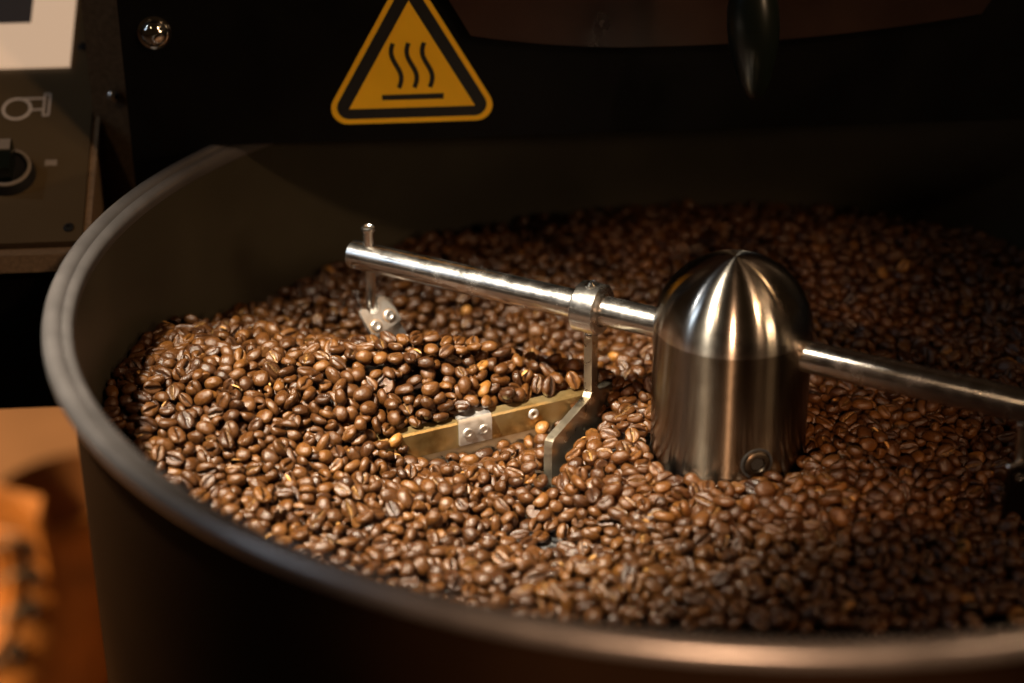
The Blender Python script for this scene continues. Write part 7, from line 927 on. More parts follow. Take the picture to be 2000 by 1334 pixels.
633,329,26,11,27,36,45,320,373,10,57,11,51,32,335,374,8,53,30,18,9,375,373,14,53,18,86,2,439,363,24,4,19,39,4,452,368,34,51,32,23,7,543,369,39,42,23,87,49,601,380,31,80,5,70,12,470,393,34,80,29,9,0,416,408,17,89,42,15,56,
235,425,24,57,22,51,34,407,423,11,0,22,46,23,622,424,33,5,18,40,36,208,438,23,61,24,25,48,296,434,7,89,34,7,5,652,446,34,47,26,33,6,662,441,29,87,17,85,8,235,448,21,71,22,58,13,258,471,22,76,13,45,34,125,475,47,34,21,53,22,
656,484,28,60,31,39,17,100,504,58,0,22,2,5,30,518,79,6,25,42,19,617,527,35,49,28,17,15,654,527,25,13,16,55,14,95,547,79,3,21,54,17,733,557,22,41,18,39,9,580,567,34,26,6,56,35,672,566,20,23,11,40,45,542,601,30,76,29,76,12,
576,596,29,89,30,45,4,588,599,26,6,24,39,25,148,622,88,1,10,2,58,599,613,25,89,27,25,55,630,610,23,88,22,83,18,257,656,49,82,20,56,6,682,625,18,89,28,38,44,164,677,62,73,7,34,32,296,673,25,85,25,50,25,433,654,31,81,27,57,19,
722,652,19,89,23,7,5,592,679,20,3,20,18,36,632,715,26,39,35,82,28,780,712,27,84,28,65,45,425,735,15,47,16,55,31,471,731,22,51,28,52,0,555,734,21,83,23,85,44,720,730,31,88,26,53,25,612,742,32,85,26,77,45,631,747,30,84,21,78,3,
228,762,31,50,17,59,38,280,755,21,39,22,40,24,540,758,32,18,28,23,35,590,757,42,30,6,48,14,733,760,43,76,38,19,38,190,775,42,34,19,67,10,551,775,38,42,16,73,4,184,791,43,88,24,45,27,443,789,36,81,22,63,47,225,806,44,1,30,20,13,
747,809,55,63,21,3,7,760,808,53,89,33,21,14,333,826,44,89,23,87,3,525,817,53,49,29,89,14,640,816,57,11,30,29,39,671,819,63,33,17,65,23,384,838,44,57,32,41,10,705,835,60,56,11,69,4,800,839,54,2,19,37,26,265,849,45,88,31,32,43,
276,854,44,4,22,9,17,438,848,50,22,29,29,27,529,850,50,82,19,62,10,254,869,47,46,29,32,27,450,861,48,9,26,29,26,278,884,40,83,14,73,12,291,882,42,3,23,80,27,476,879,51,3,22,49,39,338,892,44,68,9,25,7,446,891,47,2,27,34,9,
609,910,52,10,28,38,3,621,916,56,59,22,30,13,321,922,37,7,21,32,33,508,939,51,29,24,6,2,631,273,25,4,35,32,28,384,308,22,8,22,66,27,435,307,24,10,31,36,3,420,339,28,82,36,28,32,600,332,32,14,12,4,15,516,364,35,7,17,0,35,
209,388,24,71,12,79,53,277,390,20,64,25,86,25,518,392,42,45,22,39,34,407,405,17,40,29,20,30,707,410,28,86,20,63,52,218,436,23,75,26,37,43,210,443,30,78,34,88,2,210,473,33,7,22,87,7,189,511,45,77,30,40,13,307,533,6,83,34,20,40,
345,523,13,1,15,22,37,677,525,28,18,27,71,15,566,567,34,33,28,3,11,737,575,21,1,31,40,15,175,582,82,76,35,69,13,120,601,96,4,26,30,27,559,608,31,51,32,33,24,247,638,67,88,36,23,4,414,633,36,14,20,69,4,722,630,22,47,15,84,3,
399,676,30,85,28,37,24,615,675,24,37,21,67,24,743,673,19,66,41,55,17,658,687,26,70,17,76,5,722,681,26,36,25,25,17,486,702,21,89,24,84,28,680,698,24,16,21,31,34,765,693,24,0,22,34,39,539,716,23,85,35,28,21,400,725,15,19,8,85,0,
149,752,45,59,30,35,15,114,770,40,13,29,42,7,190,762,41,40,18,12,16,585,751,39,34,31,81,45,594,779,47,38,22,18,33,820,781,46,82,40,60,1,142,809,41,81,13,16,3,409,797,43,87,25,47,19,791,799,54,15,19,79,11,156,825,39,14,25,54,3,
201,817,47,33,25,27,25,312,812,38,76,21,85,25,322,818,42,78,18,63,56,322,830,45,0,12,4,15,508,829,55,82,18,69,5,619,827,58,67,22,4,46,673,830,64,51,29,34,4,831,837,51,51,28,25,5,404,843,46,87,24,76,36,421,845,47,2,28,88,6,
534,839,52,2,24,81,25,507,859,55,39,25,30,56,231,879,44,60,26,57,52,253,877,51,58,24,50,11,405,874,50,23,13,81,16,600,874,61,5,26,36,8,361,885,46,49,28,76,21,730,898,55,13,12,85,6,357,905,42,14,19,79,6,422,901,51,25,6,89,44,
551,905,57,84,30,45,27,621,905,57,14,25,80,14,688,906,57,18,20,80,22,410,919,48,0,16,40,4,522,917,50,43,22,71,25,604,921,56,28,22,36,35,421,927,50,49,25,63,15,471,947,47,12,30,6,14,292,328,30,42,23,65,24,324,325,22,14,29,17,24,
368,325,22,75,22,26,13,630,445,37,75,23,81,24,721,457,29,12,18,82,23,281,508,18,72,16,38,24,240,524,25,36,13,56,0,749,571,27,57,20,66,0,597,585,30,81,27,2,30,672,609,21,16,39,37,40,157,650,79,21,28,25,24,558,617,32,88,39,5,5,
95,677,77,35,33,55,46,223,691,26,61,30,47,8,470,687,33,83,26,74,33,527,700,30,55,27,36,17,721,702,32,52,22,21,50,161,796,50,4,16,13,25,197,853,47,54,21,17,35,456,880,54,32,24,34,57,515,900,54,77,17,45,10,486,926,55,86,24,15,32,
704,926,56,53,17,51,15,624,948,55,61,34,11,38,656,946,53,2,28,32,3,414,965,40,81,7,12,0,235,892,36,84,27,5,0,441,899,60,6,35,76,0,56,642,99,46,21,8,4,253,629,79,83,25,15,12,381,507,30,43,20,64,24,410,548,32,85,17,64,37,
282,635,82,51,21,54,45,542,292,21,89,21,26,27,390,310,15,0,24,45,17,620,312,24,36,21,60,51,369,328,14,44,20,85,2,415,323,19,57,20,82,27,526,320,25,42,26,78,7,548,320,23,89,22,51,15,578,322,26,50,21,24,34,595,324,24,89,21,34,35,
407,334,20,25,39,27,56,618,338,24,0,24,85,8,499,348,26,46,19,10,30,579,378,32,28,22,76,18,205,405,15,89,24,47,24,547,400,35,44,22,60,49,541,421,35,1,21,24,24,553,420,37,62,19,33,12,573,421,35,11,24,8,47,440,434,30,6,26,72,51,
694,435,20,1,22,33,5,688,450,22,38,28,18,31,208,461,22,0,22,27,9,291,476,16,88,23,62,6,96,481,53,21,29,66,3,130,485,42,46,30,82,57,336,495,21,45,19,14,35,123,499,47,10,21,14,5,300,509,6,46,25,36,27,142,517,50,32,23,57,3,
193,507,36,50,25,88,15,696,521,16,0,25,7,5,101,540,74,47,20,9,5,103,558,81,33,30,63,0,166,551,61,2,16,20,22,537,565,32,46,19,51,31,99,580,93,41,23,66,47,428,592,37,45,18,86,6,745,592,15,57,26,22,39,145,604,87,47,24,26,15,
250,659,42,16,24,31,16,287,663,36,36,30,76,15,213,664,35,72,28,89,26,274,680,4,5,25,48,0,321,684,6,15,20,48,35,687,703,17,25,25,40,59,568,730,19,1,28,71,7,213,755,29,49,21,50,16,393,755,25,38,15,20,15,586,759,30,89,17,23,4,
618,753,33,44,29,78,49,653,758,34,88,17,26,45,766,753,38,48,29,18,7,237,772,30,86,22,46,47,468,770,29,3,20,6,6,630,770,38,85,20,42,15,224,783,34,36,23,58,23,357,779,33,48,22,82,16,391,791,34,88,23,56,16,434,788,33,0,27,65,5,
505,793,38,4,18,24,28,588,789,46,59,35,76,4,784,782,45,47,24,81,7,223,802,38,46,25,84,17,288,801,37,38,23,22,3,336,806,38,53,24,20,5,484,800,40,48,22,74,4,579,805,48,43,27,53,2,590,800,50,48,28,4,29,644,796,51,45,23,79,42,
772,800,50,47,18,48,22,228,821,36,0,21,65,38,264,811,38,79,25,12,55,520,815,44,43,21,42,15,587,819,50,1,20,7,28,748,821,54,28,26,73,54,817,825,43,1,22,25,40,234,837,36,0,21,75,17,465,835,41,46,22,7,22,527,826,45,0,25,68,17,
642,829,56,2,27,24,16,242,846,36,1,24,41,5,387,849,39,52,20,16,7,458,848,44,50,32,76,28,432,863,40,44,23,30,14,553,275,25,12,25,11,17,438,283,24,2,25,80,24,455,301,22,38,35,8,32,505,298,24,43,35,4,2,424,314,25,83,26,87,17,
536,312,29,87,32,15,48,586,312,25,12,20,44,5,622,314,31,86,23,74,34,381,362,12,86,25,22,24,604,351,32,11,25,11,44,366,374,6,15,14,59,32,525,370,33,27,25,86,27,560,368,34,37,21,83,24,515,386,33,78,26,80,5,586,382,32,14,38,76,2,
631,387,29,54,30,31,17,218,394,18,3,36,1,6,457,399,31,60,20,39,24,550,411,36,12,22,39,13,566,412,36,14,25,88,19,636,410,30,88,38,70,17,639,425,29,77,12,80,22,705,430,25,30,8,72,56,572,440,42,14,32,8,15,637,438,29,86,40,11,13,
701,439,27,44,17,57,2,555,461,37,5,23,41,32,644,455,27,84,34,78,38,707,452,24,76,27,72,54,225,471,24,89,13,46,17,270,489,18,5,33,13,17,224,510,23,53,24,17,22,608,526,36,63,32,15,3,633,523,30,85,23,14,3,669,528,25,71,30,28,37,
730,523,21,88,20,43,15,613,552,32,0,23,58,15,459,572,46,1,35,60,4,555,570,31,65,30,32,4,598,568,31,3,23,4,25,650,564,20,3,33,56,24,662,582,20,86,23,3,23,472,602,41,43,16,64,17,657,594,21,85,21,69,49,52,607,99,0,10,78,34,
372,608,47,0,16,63,22,489,617,35,50,28,46,13,215,640,65,0,14,68,13,400,627,41,25,25,14,2,287,657,45,35,36,55,32,504,641,28,47,22,77,27,213,672,25,42,33,25,14,541,666,25,12,19,0,6,604,680,24,44,22,11,7,531,694,21,64,16,44,36,
595,692,20,86,22,37,5,706,708,20,37,36,81,46,581,725,25,43,30,32,45,390,731,14,0,31,0,37,443,733,16,13,35,27,21,785,733,30,71,16,66,59,518,750,26,81,22,88,34,410,755,26,20,11,40,40,509,760,30,29,27,66,26,147,779,42,46,23,16,35,
176,779,37,79,31,30,6,242,780,35,30,21,77,22,571,790,46,85,37,84,35,604,782,52,51,23,71,24,325,808,37,0,17,60,35,647,803,57,45,26,32,24,249,819,40,56,14,42,5,350,825,39,82,29,4,59,414,821,41,57,7,42,42,625,817,59,85,24,71,46,
705,812,62,39,25,43,43,679,836,56,1,27,29,10,766,838,58,81,18,5,7,604,849,55,83,28,9,3,385,862,45,1,21,77,32,579,868,58,48,29,45,24,670,873,57,77,10,58,16,588,879,57,7,25,36,42,688,882,60,2,25,86,6,269,900,39,15,17,77,14,
431,894,50,45,30,6,29,476,909,43,9,19,46,27,501,911,52,82,28,86,24,644,912,53,3,29,23,25,451,922,49,89,21,27,34,598,932,52,50,23,59,27,459,968,46,51,24,12,29,501,972,48,33,9,62,57,450,277,30,41,22,0,28,493,290,26,53,25,47,10,
366,304,25,8,34,55,44,459,319,31,51,24,48,4,675,315,30,22,34,41,26,401,335,26,68,6,25,23,550,334,32,12,28,41,10,337,352,21,44,25,26,8,412,366,24,83,4,53,33,252,379,22,49,24,83,37,480,390,37,6,20,36,5,584,392,32,73,25,69,42,
187,431,31,57,21,45,5,709,439,31,9,20,43,8,162,444,34,39,24,32,33,107,457,51,12,10,74,35,663,467,34,56,21,32,5,722,466,32,38,22,83,0,618,476,37,78,26,42,14,651,478,33,79,29,44,15,706,477,30,29,26,85,3,581,487,40,6,30,5,1,
670,504,30,76,31,85,6,147,511,49,51,9,70,12,597,521,37,3,29,24,43,643,519,32,87,29,88,5,32,530,82,18,25,67,11,599,532,35,17,13,2,23,712,544,19,34,18,41,14,159,553,72,17,17,31,44,633,564,27,22,38,32,58,680,567,29,85,21,25,5,
609,585,33,69,13,47,3,682,590,24,31,30,44,45,767,594,25,8,28,13,22,499,609,36,9,27,35,3,590,608,27,10,31,33,38,644,607,26,13,23,87,5,585,619,28,38,22,38,42,715,623,20,42,15,60,1,714,632,23,72,20,9,33,210,663,47,78,14,29,22,
696,642,20,0,20,32,4,526,664,26,84,29,3,8,580,662,24,73,20,80,29,254,682,13,78,21,14,4,160,703,51,51,33,60,29,792,682,27,45,25,21,42,716,693,27,85,22,81,46,590,710,27,86,24,71,14,694,709,27,17,24,38,13,418,726,18,34,26,67,34,
513,726,21,1,21,89,40,534,727,28,23,20,83,4,165,745,39,86,28,8,37,427,735,23,19,17,47,3,572,741,31,2,21,3,4,638,741,38,14,42,16,53,714,738,29,70,25,56,12,756,734,35,82,31,88,23,463,751,33,34,15,25,47,523,768,37,56,33,42,13,
453,784,43,88,12,11,46,234,797,45,54,18,82,35,428,801,38,74,28,30,2,525,794,43,85,7,74,12,596,809,53,5,33,36,4,677,814,66,47,25,13,30,262,828,43,26,40,53,19,775,831,60,50,28,89,15,337,852,46,28,35,8,10,243,866,41,76,20,40,31,
311,860,50,62,15,83,52,394,855,50,39,24,34,36,569,862,61,49,27,74,37,306,873,46,6,27,29,8,392,870,49,49,30,37,49,465,871,51,70,28,11,53,348,888,46,80,17,84,13,397,885,45,7,25,4,24,629,892,62,69,30,31,26,438,904,54,38,31,76,18,
347,917,46,80,33,45,13,531,936,51,47,28,45,6,364,955,40,17,19,5,16,545,947,50,8,23,88,27,522,963,51,48,36,15,25,663,263,40,2,32,10,45,683,341,37,36,25,15,4,631,428,36,27,23,76,1,192,456,31,73,14,17,3,101,472,56,39,19,23,32,
81,585,99,43,9,23,50,559,597,31,49,27,74,31,595,614,35,79,23,35,14,289,648,60,86,7,10,11,150,661,75,5,20,68,7,304,674,33,88,22,86,25,326,660,43,80,34,72,19,126,677,69,1,33,34,16,262,680,27,47,16,37,9,388,677,33,11,26,88,33,
106,706,68,33,21,39,9,169,711,51,41,20,28,55,529,716,29,0,22,49,28,732,723,33,51,37,89,11,736,885,57,70,22,25,24,762,885,58,83,24,55,4,580,899,61,41,20,35,30,601,892,65,2,16,53,12,314,911,52,61,33,15,35,586,915,56,69,19,79,23,
389,932,50,9,23,27,13,495,954,57,46,31,30,12,617,291,36,71,24,81,31,379,620,44,3,16,89,0,795,868,52,88,34,22,6,416,518,37,47,30,24,46,422,553,37,6,20,12,14,305,641,72,43,29,48,22,568,280,22,46,25,3,28,618,283,24,53,20,14,16,
668,277,24,78,21,3,9,591,292,22,0,22,29,6,664,289,24,45,28,28,24,536,306,22,1,23,63,7,604,309,23,1,24,81,13,665,307,25,63,21,73,57,514,317,24,52,22,60,6,560,324,24,0,22,74,15,662,321,23,0,24,28,50,364,339,11,88,20,83,38,
377,342,13,38,28,36,57,489,335,23,1,23,1,26,521,335,26,45,22,24,27,571,335,27,39,26,86,35,415,352,16,10,24,51,54,486,347,24,0,25,45,45,527,353,27,89,23,32,34,551,349,28,46,22,81,5,505,361,29,64,21,76,31,555,362,27,0,21,37,46,
326,381,4,0,21,64,34,336,388,5,45,20,55,44,442,374,21,89,21,8,3,510,379,30,89,22,32,5,631,373,26,6,23,20,9,247,389,13,1,24,18,5,314,393,7,70,20,14,35,620,394,28,37,21,71,23,427,407,20,40,17,17,2,662,402,23,0,25,11,45,
295,423,6,45,15,47,32,475,423,37,47,23,1,14,674,419,22,1,25,14,6,184,432,22,43,20,41,27,276,438,11,47,30,89,30,582,437,32,2,23,12,6,664,435,24,38,21,88,12,201,449,23,51,26,58,12,245,443,18,3,22,32,6,167,463,27,5,19,33,19,
407,460,27,51,23,72,57,427,466,32,86,20,34,4,699,462,21,54,25,42,37,79,476,54,80,25,63,12,341,473,10,7,17,6,14,388,474,22,84,24,36,6,589,475,34,43,20,63,4,143,485,37,0,23,70,3,170,489,36,66,24,13,29,190,483,28,42,22,53,12,
316,508,13,38,23,73,36,152,502,42,49,18,18,28,311,515,5,79,25,45,21,323,521,7,11,18,11,19,637,508,24,54,26,22,0,317,534,4,85,25,8,32,347,529,6,37,26,3,13,102,521,63,6,18,17,14,147,530,56,36,10,38,4,658,538,17,0,26,11,23,
112,542,68,84,27,59,25,158,534,56,16,25,47,33,559,551,32,43,25,79,47,595,552,25,88,22,79,15,572,561,27,89,19,63,37,690,565,14,1,25,24,17,495,579,35,5,28,18,16,541,576,29,86,25,86,18,664,574,17,44,27,10,37,459,599,37,87,20,75,7,
704,593,14,37,26,28,56,158,603,83,89,25,70,44,212,608,87,46,19,70,22,97,621,95,88,27,84,0,161,622,80,89,19,66,22,184,634,74,15,28,38,58,239,647,59,25,12,87,24,272,655,47,64,29,7,44,603,623,20,20,31,77,37,769,620,11,85,22,88,9,
75,637,96,89,26,12,21,110,641,87,86,32,7,16,153,654,67,84,17,59,7,165,651,69,88,20,31,59,393,634,38,58,26,32,16,421,638,32,41,23,83,36,698,632,12,0,24,79,39,712,639,14,61,26,49,59,697,645,13,42,23,83,27,182,679,38,86,15,35,28,
331,677,15,47,34,74,15,356,674,11,80,16,82,26,191,687,23,48,21,62,17,263,689,4,0,25,29,37,605,677,15,45,23,70,19,701,678,13,45,21,26,25,181,694,23,87,11,56,6,627,718,20,52,17,21,49,775,714,19,80,19,38,56,789,712,17,1,21,46,6,
456,729,14,70,18,3,25,624,729,24,62,24,1,35,719,726,24,46,26,72,5,748,724,24,34,20,30,16,784,723,22,46,25,71,53,402,738,13,89,15,24,47,529,745,22,4,23,4,5,762,742,31,47,30,73,6,178,754,31,44,27,68,43,198,759,29,89,24,65,44,
404,751,22,33,18,38,2,450,760,25,5,24,89,8,519,760,30,52,27,85,14,634,755,34,34,28,82,14,216,768,30,0,19,24,48,509,776,33,82,19,33,12,617,773,38,4,18,9,44,658,769,40,85,20,39,36,760,772,43,51,27,85,25,777,771,43,45,21,25,17,
806,770,39,44,25,66,5,180,791,36,45,19,23,13,194,790,37,53,27,76,55,340,787,32,88,24,60,45,474,781,33,2,21,33,26,550,788,38,1,28,67,24,605,784,44,50,21,84,26,821,789,44,42,20,48,17,240,797,38,46,17,85,38,269,802,35,1,21,7,4,
366,800,34,88,24,45,23,463,798,36,89,22,25,23,568,800,45,82,18,17,54,658,796,53,47,24,2,6,696,798,53,47,20,14,30,730,797,52,8,19,37,43,309,822,35,0,24,5,0,333,821,36,0,25,37,37,405,819,37,0,25,77,16,559,809,45,3,21,87,5,
620,819,53,0,23,60,13,654,809,55,47,27,77,11,679,814,57,48,26,0,33,733,813,53,2,23,32,34,770,815,51,45,22,88,53,302,837,36,0,22,0,6,349,836,39,40,22,49,16,415,832,37,0,24,87,5,428,831,40,48,25,13,46,823,843,45,44,23,68,15,
264,845,39,41,26,25,39,355,847,39,31,25,77,26,569,843,52,1,20,57,56,236,859,38,45,23,32,26,380,859,37,0,24,0,49,440,873,39,0,23,55,7,503,874,46,11,24,42,38,598,874,54,47,26,23,46,529,888,49,73,23,84,37,452,921,39,1,21,67,36,
606,282,24,22,19,33,34,406,299,24,46,26,86,45,533,296,29,39,26,84,3,658,296,23,12,25,56,2,443,315,22,37,38,52,23,421,330,26,88,20,79,10,468,328,26,62,15,34,48,315,348,14,19,16,78,27,460,340,24,51,25,29,45,509,341,34,46,22,41,26,
577,341,30,56,20,43,43,341,355,9,30,26,66,3,684,355,26,72,27,89,37,263,373,15,15,18,37,5,573,367,35,48,18,30,3,593,360,32,18,27,11,13,605,367,33,0,18,56,3,642,365,33,5,21,42,32,650,378,28,80,38,84,14,404,398,12,3,16,55,24,
506,397,41,1,25,89,6,625,397,31,83,27,86,4,521,412,38,9,25,44,6,700,408,23,15,21,27,12,425,419,22,7,25,17,21,513,431,37,0,23,22,24,222,442,27,31,28,42,4,414,438,19,7,28,70,3,683,443,23,14,26,77,16,182,452,25,80,27,82,18,
279,454,12,88,18,43,11,183,476,32,87,13,41,51,103,490,52,8,18,42,5,159,492,39,23,11,42,36,601,498,32,55,21,38,37,684,495,22,71,41,49,34,49,505,75,49,14,63,15,135,506,47,3,28,14,14,206,507,33,28,39,4,33,592,518,33,43,16,73,23,
677,513,28,82,30,60,37,104,531,68,41,22,48,53,593,540,30,55,33,25,38,605,541,35,43,24,17,17,685,556,23,47,26,9,4,697,575,23,37,24,49,4,217,619,83,8,13,61,44,465,616,36,70,10,80,45,505,613,29,53,14,77,27,701,610,19,41,30,78,24,
465,630,34,3,23,47,34,652,630,19,17,25,83,3,744,623,14,50,14,29,56,770,624,20,0,25,9,2,47,634,99,1,19,65,23,384,645,35,11,18,44,14,410,647,32,55,17,29,9,489,642,27,36,5,65,49,532,640,21,89,10,77,5,663,640,18,60,23,79,33,
675,638,21,23,26,81,27,703,633,24,29,27,10,38,749,636,15,3,33,13,2,762,637,19,4,25,30,43,781,636,15,24,33,39,37,111,668,80,87,27,71,45,488,658,27,17,21,89,13,555,651,24,85,25,87,44,673,649,18,89,26,30,25,688,651,21,38,13,27,34,
187,684,30,0,17,9,15,252,689,6,62,21,14,24,685,684,20,31,12,69,16,723,674,16,12,32,16,6,736,679,23,28,23,44,4,773,675,18,46,23,47,16,763,684,16,56,37,79,33,587,708,17,14,23,59,18,622,698,21,73,12,29,25,641,706,19,88,31,34,49,
646,722,23,4,33,26,14,699,718,29,49,26,38,27,795,719,22,87,31,13,17,637,734,29,0,26,19,45,391,744,18,46,22,37,20,678,745,31,7,21,44,5,788,745,32,0,17,83,7,815,746,31,33,22,72,23,146,764,40,4,24,20,13,440,758,33,45,17,22,47,
639,760,37,53,28,25,21,658,757,41,83,21,57,35,774,759,39,30,17,74,15,825,760,44,47,21,89,8,512,771,39,81,33,71,32,665,774,46,42,11,60,14,397,791,42,47,17,51,21,428,789,40,14,12,69,0,461,786,38,5,15,27,6,786,793,47,9,25,29,34,
190,804,39,11,32,14,45,388,802,37,82,15,57,33,403,808,41,85,16,72,33,546,805,45,10,26,43,35,782,807,50,5,30,76,16,192,825,40,20,20,47,39,267,820,44,42,16,2,14,283,820,39,12,28,21,46,489,823,48,88,25,40,56,505,820,51,43,24,26,7,
685,820,59,7,10,49,45,719,820,56,12,17,41,21,321,838,39,71,33,78,54,331,839,44,86,29,16,37,465,832,46,88,23,24,4,645,837,62,23,12,77,22,663,836,57,84,27,7,16,250,855,38,13,25,83,3,374,849,42,82,21,0,23,430,852,41,54,15,53,33,
470,847,48,88,21,81,17,491,853,47,66,26,38,35,572,852,56,16,23,42,4,645,852,61,39,3,69,6,272,866,43,1,19,49,41,283,866,43,88,18,64,15,319,865,43,86,24,71,47,468,863,46,87,30,9,16,628,866,60,48,28,47,27,648,859,63,72,28,77,16,
684,865,60,88,18,37,4,769,865,53,8,30,21,5,448,875,49,42,19,56,47,709,887,60,3,35,75,39,746,883,57,41,21,79,39,757,887,48,19,13,79,17,388,893,46,41,24,83,13,532,895,56,31,23,79,5,585,891,58,50,19,60,16,739,899,46,30,19,53,14,
361,914,42,7,27,33,26,448,909,45,80,21,67,4,458,906,44,10,7,55,4,730,914,49,62,33,86,4,337,926,47,46,14,57,17,368,925,44,84,23,44,6,612,926,49,20,40,44,18,416,934,42,4,35,82,55,474,934,43,76,17,70,34,499,952,48,87,20,89,24,
529,952,49,57,23,82,18,569,957,49,50,34,18,49,477,970,45,31,20,67,4,530,972,49,78,18,45,7,343,332,16,60,40,79,44,680,329,32,65,13,8,26,540,351,30,19,7,84,20,676,348,35,44,31,14,13,260,366,23,45,18,36,26,306,367,18,33,27,52,44,
317,381,9,68,4,83,56,202,398,27,44,28,87,6,280,404,19,21,15,52,2,543,402,42,1,28,23,25,673,408,29,56,25,54,1,181,439,33,57,15,42,15,147,457,39,85,16,82,17,269,473,20,36,21,72,24,80,466,60,5,23,40,27,578,472,37,76,19,6,14,
637,475,34,85,21,1,25,185,482,36,74,23,88,13,629,491,37,35,13,80,34,620,501,35,4,26,32,14,711,508,19,89,11,4,5,733,506,25,45,30,86,1,236,517,22,64,17,48,36,694,521,27,82,27,44,45,702,535,26,50,24,24,5,673,550,21,21,4,55,17,
687,547,25,38,11,25,30,746,562,20,4,22,28,24,560,575,28,13,27,29,34,583,577,31,89,11,24,35,622,578,29,46,23,17,2,686,581,25,33,31,83,56,723,579,20,42,15,88,38,551,591,30,42,17,76,4,713,590,25,87,19,7,27,728,590,19,81,16,2,37,
543,608,26,38,39,52,32,664,605,22,86,28,81,22,453,619,36,13,35,35,19,739,615,18,85,23,45,13,57,652,97,67,19,9,58,208,662,61,83,7,88,25,404,636,35,82,25,38,35,464,639,36,81,14,0,36,478,648,32,50,5,15,28,663,650,24,88,21,83,58,
746,644,15,76,4,88,21,475,667,29,30,4,71,5,629,659,24,46,25,39,5,723,657,26,87,22,79,45,780,654,19,28,20,48,50,245,682,15,19,12,68,39,567,672,21,80,26,40,25,632,680,22,30,8,69,33,697,674,19,6,16,81,5,460,692,19,17,36,88,24,
492,690,20,22,29,73,11,551,685,26,70,25,50,42,754,680,23,0,24,20,46,549,700,27,47,18,38,56,777,694,22,8,34,43,12,462,713,22,78,22,48,48,657,713,30,53,19,73,45,769,710,26,23,26,82,30,804,714,30,75,28,42,54,464,727,25,0,27,47,44,
584,735,24,82,31,12,34,648,725,31,87,23,84,4,679,721,36,40,21,27,2,722,721,30,14,17,9,32,304,740,18,61,29,51,4,543,768,39,82,25,37,15,279,800,39,40,37,26,12,641,794,59,7,12,15,36,483,809,44,20,15,41,32,173,837,38,14,20,77,32,
701,823,63,4,26,61,34,521,840,51,6,21,37,16,614,843,61,4,29,68,5,714,844,63,29,28,65,34,206,868,40,27,21,85,8,295,857,49,46,13,47,46,376,859,47,7,23,25,14,443,857,48,19,14,82,26,475,857,50,84,19,39,13,623,860,65,0,22,88,46,
706,860,56,23,28,44,5,269,877,42,8,24,56,37,293,870,45,56,23,34,0,353,877,46,84,30,5,4,498,869,57,82,23,84,34,516,875,57,61,18,24,38,701,877,59,43,34,88,16,331,888,46,85,33,48,14,438,884,41,45,21,11,53,463,883,49,84,26,30,40,
267,909,45,43,20,80,24,477,919,50,41,30,45,34,556,921,53,69,39,85,18,644,923,56,5,15,75,26,516,932,49,21,26,37,30,633,952,47,0,19,17,21,645,951,46,26,8,37,27,581,255,34,71,11,66,12,653,341,33,46,37,46,3,191,384,35,62,25,45,49,
529,381,44,70,17,35,43,183,392,34,83,21,44,45,706,399,35,53,24,16,25,757,585,23,81,11,2,41,549,614,30,82,22,86,4,141,661,76,78,20,16,35,396,658,36,80,20,68,2,469,650,38,13,15,68,35,237,668,35,69,9,13,53,458,657,25,87,35,19,4,
785,650,28,39,24,40,37,81,691,77,82,33,81,37,112,688,74,0,14,4,0,357,680,26,1,27,68,5,410,679,30,1,24,27,16,496,670,27,7,17,46,33,565,665,29,41,25,38,6,601,666,22,5,11,53,43,429,685,26,85,17,28,7,431,697,20,84,19,33,26,
115,719,58,2,17,72,6,262,874,49,29,34,33,31,407,881,50,86,35,42,0,443,886,58,41,20,68,32,499,892,61,48,21,2,5,479,955,47,8,29,36,28,559,969,49,16,25,36,27,92,646,95,1,25,27,44,332,651,48,64,24,86,24,136,673,74,80,21,53,32,
234,669,48,70,28,61,3,663,937,61,33,37,3,34,223,612,88,41,26,46,33,247,618,88,3,24,13,13,270,629,80,40,29,30,5,416,559,32,1,21,83,2,235,629,86,43,20,84,5,323,635,74,49,26,29,6,841,320,17,88,25,86,4,843,347,20,53,25,40,38,
348,383,6,39,21,73,4,459,375,31,50,37,17,28,811,383,17,1,23,55,22,152,392,20,50,21,54,28,125,410,25,2,19,27,19,104,417,33,47,27,8,37,451,422,32,44,21,13,25,255,434,17,36,23,77,33,83,443,46,37,28,78,7,52,460,57,44,17,32,24,
38,485,69,34,28,32,16,43,496,71,44,28,87,49,182,499,36,30,18,46,59,837,506,12,0,22,12,5,32,510,73,5,21,0,1,779,519,12,1,24,53,41,218,649,56,41,15,72,1,277,663,38,1,13,7,7,204,681,20,29,44,3,5,286,676,7,13,22,48,28,
220,686,6,46,23,36,4,735,752,36,45,21,46,57,870,762,30,2,28,77,49,840,821,46,37,22,1,49,724,312,30,42,25,10,23,289,330,20,1,20,50,17,485,327,31,42,31,16,32,645,325,26,80,33,2,41,701,324,31,51,21,15,14,748,324,32,38,12,69,38,
766,326,31,39,20,82,39,796,324,25,17,8,53,54,707,337,31,5,26,7,27,741,340,23,85,15,57,44,756,337,29,89,21,46,14,787,341,29,50,33,37,7,836,342,25,26,35,82,31,224,353,22,31,36,24,6,241,352,21,5,14,61,39,258,355,15,70,12,71,13,
274,354,16,12,18,57,42,750,355,32,2,13,61,39,795,353,27,34,29,74,17,148,367,23,86,22,21,49,183,368,23,42,28,9,17,231,366,18,89,33,24,47,807,369,22,73,5,47,37,819,371,26,45,31,14,19,836,368,27,11,25,73,46,138,382,26,45,21,80,4,
159,379,19,7,9,34,47,193,378,23,55,21,18,7,733,385,32,34,24,7,17,778,381,29,49,23,30,32,810,387,26,89,26,58,38,134,396,30,38,29,82,25,168,395,24,13,27,26,39,421,394,21,45,23,30,13,806,399,28,42,25,6,17,870,399,24,39,19,76,46,
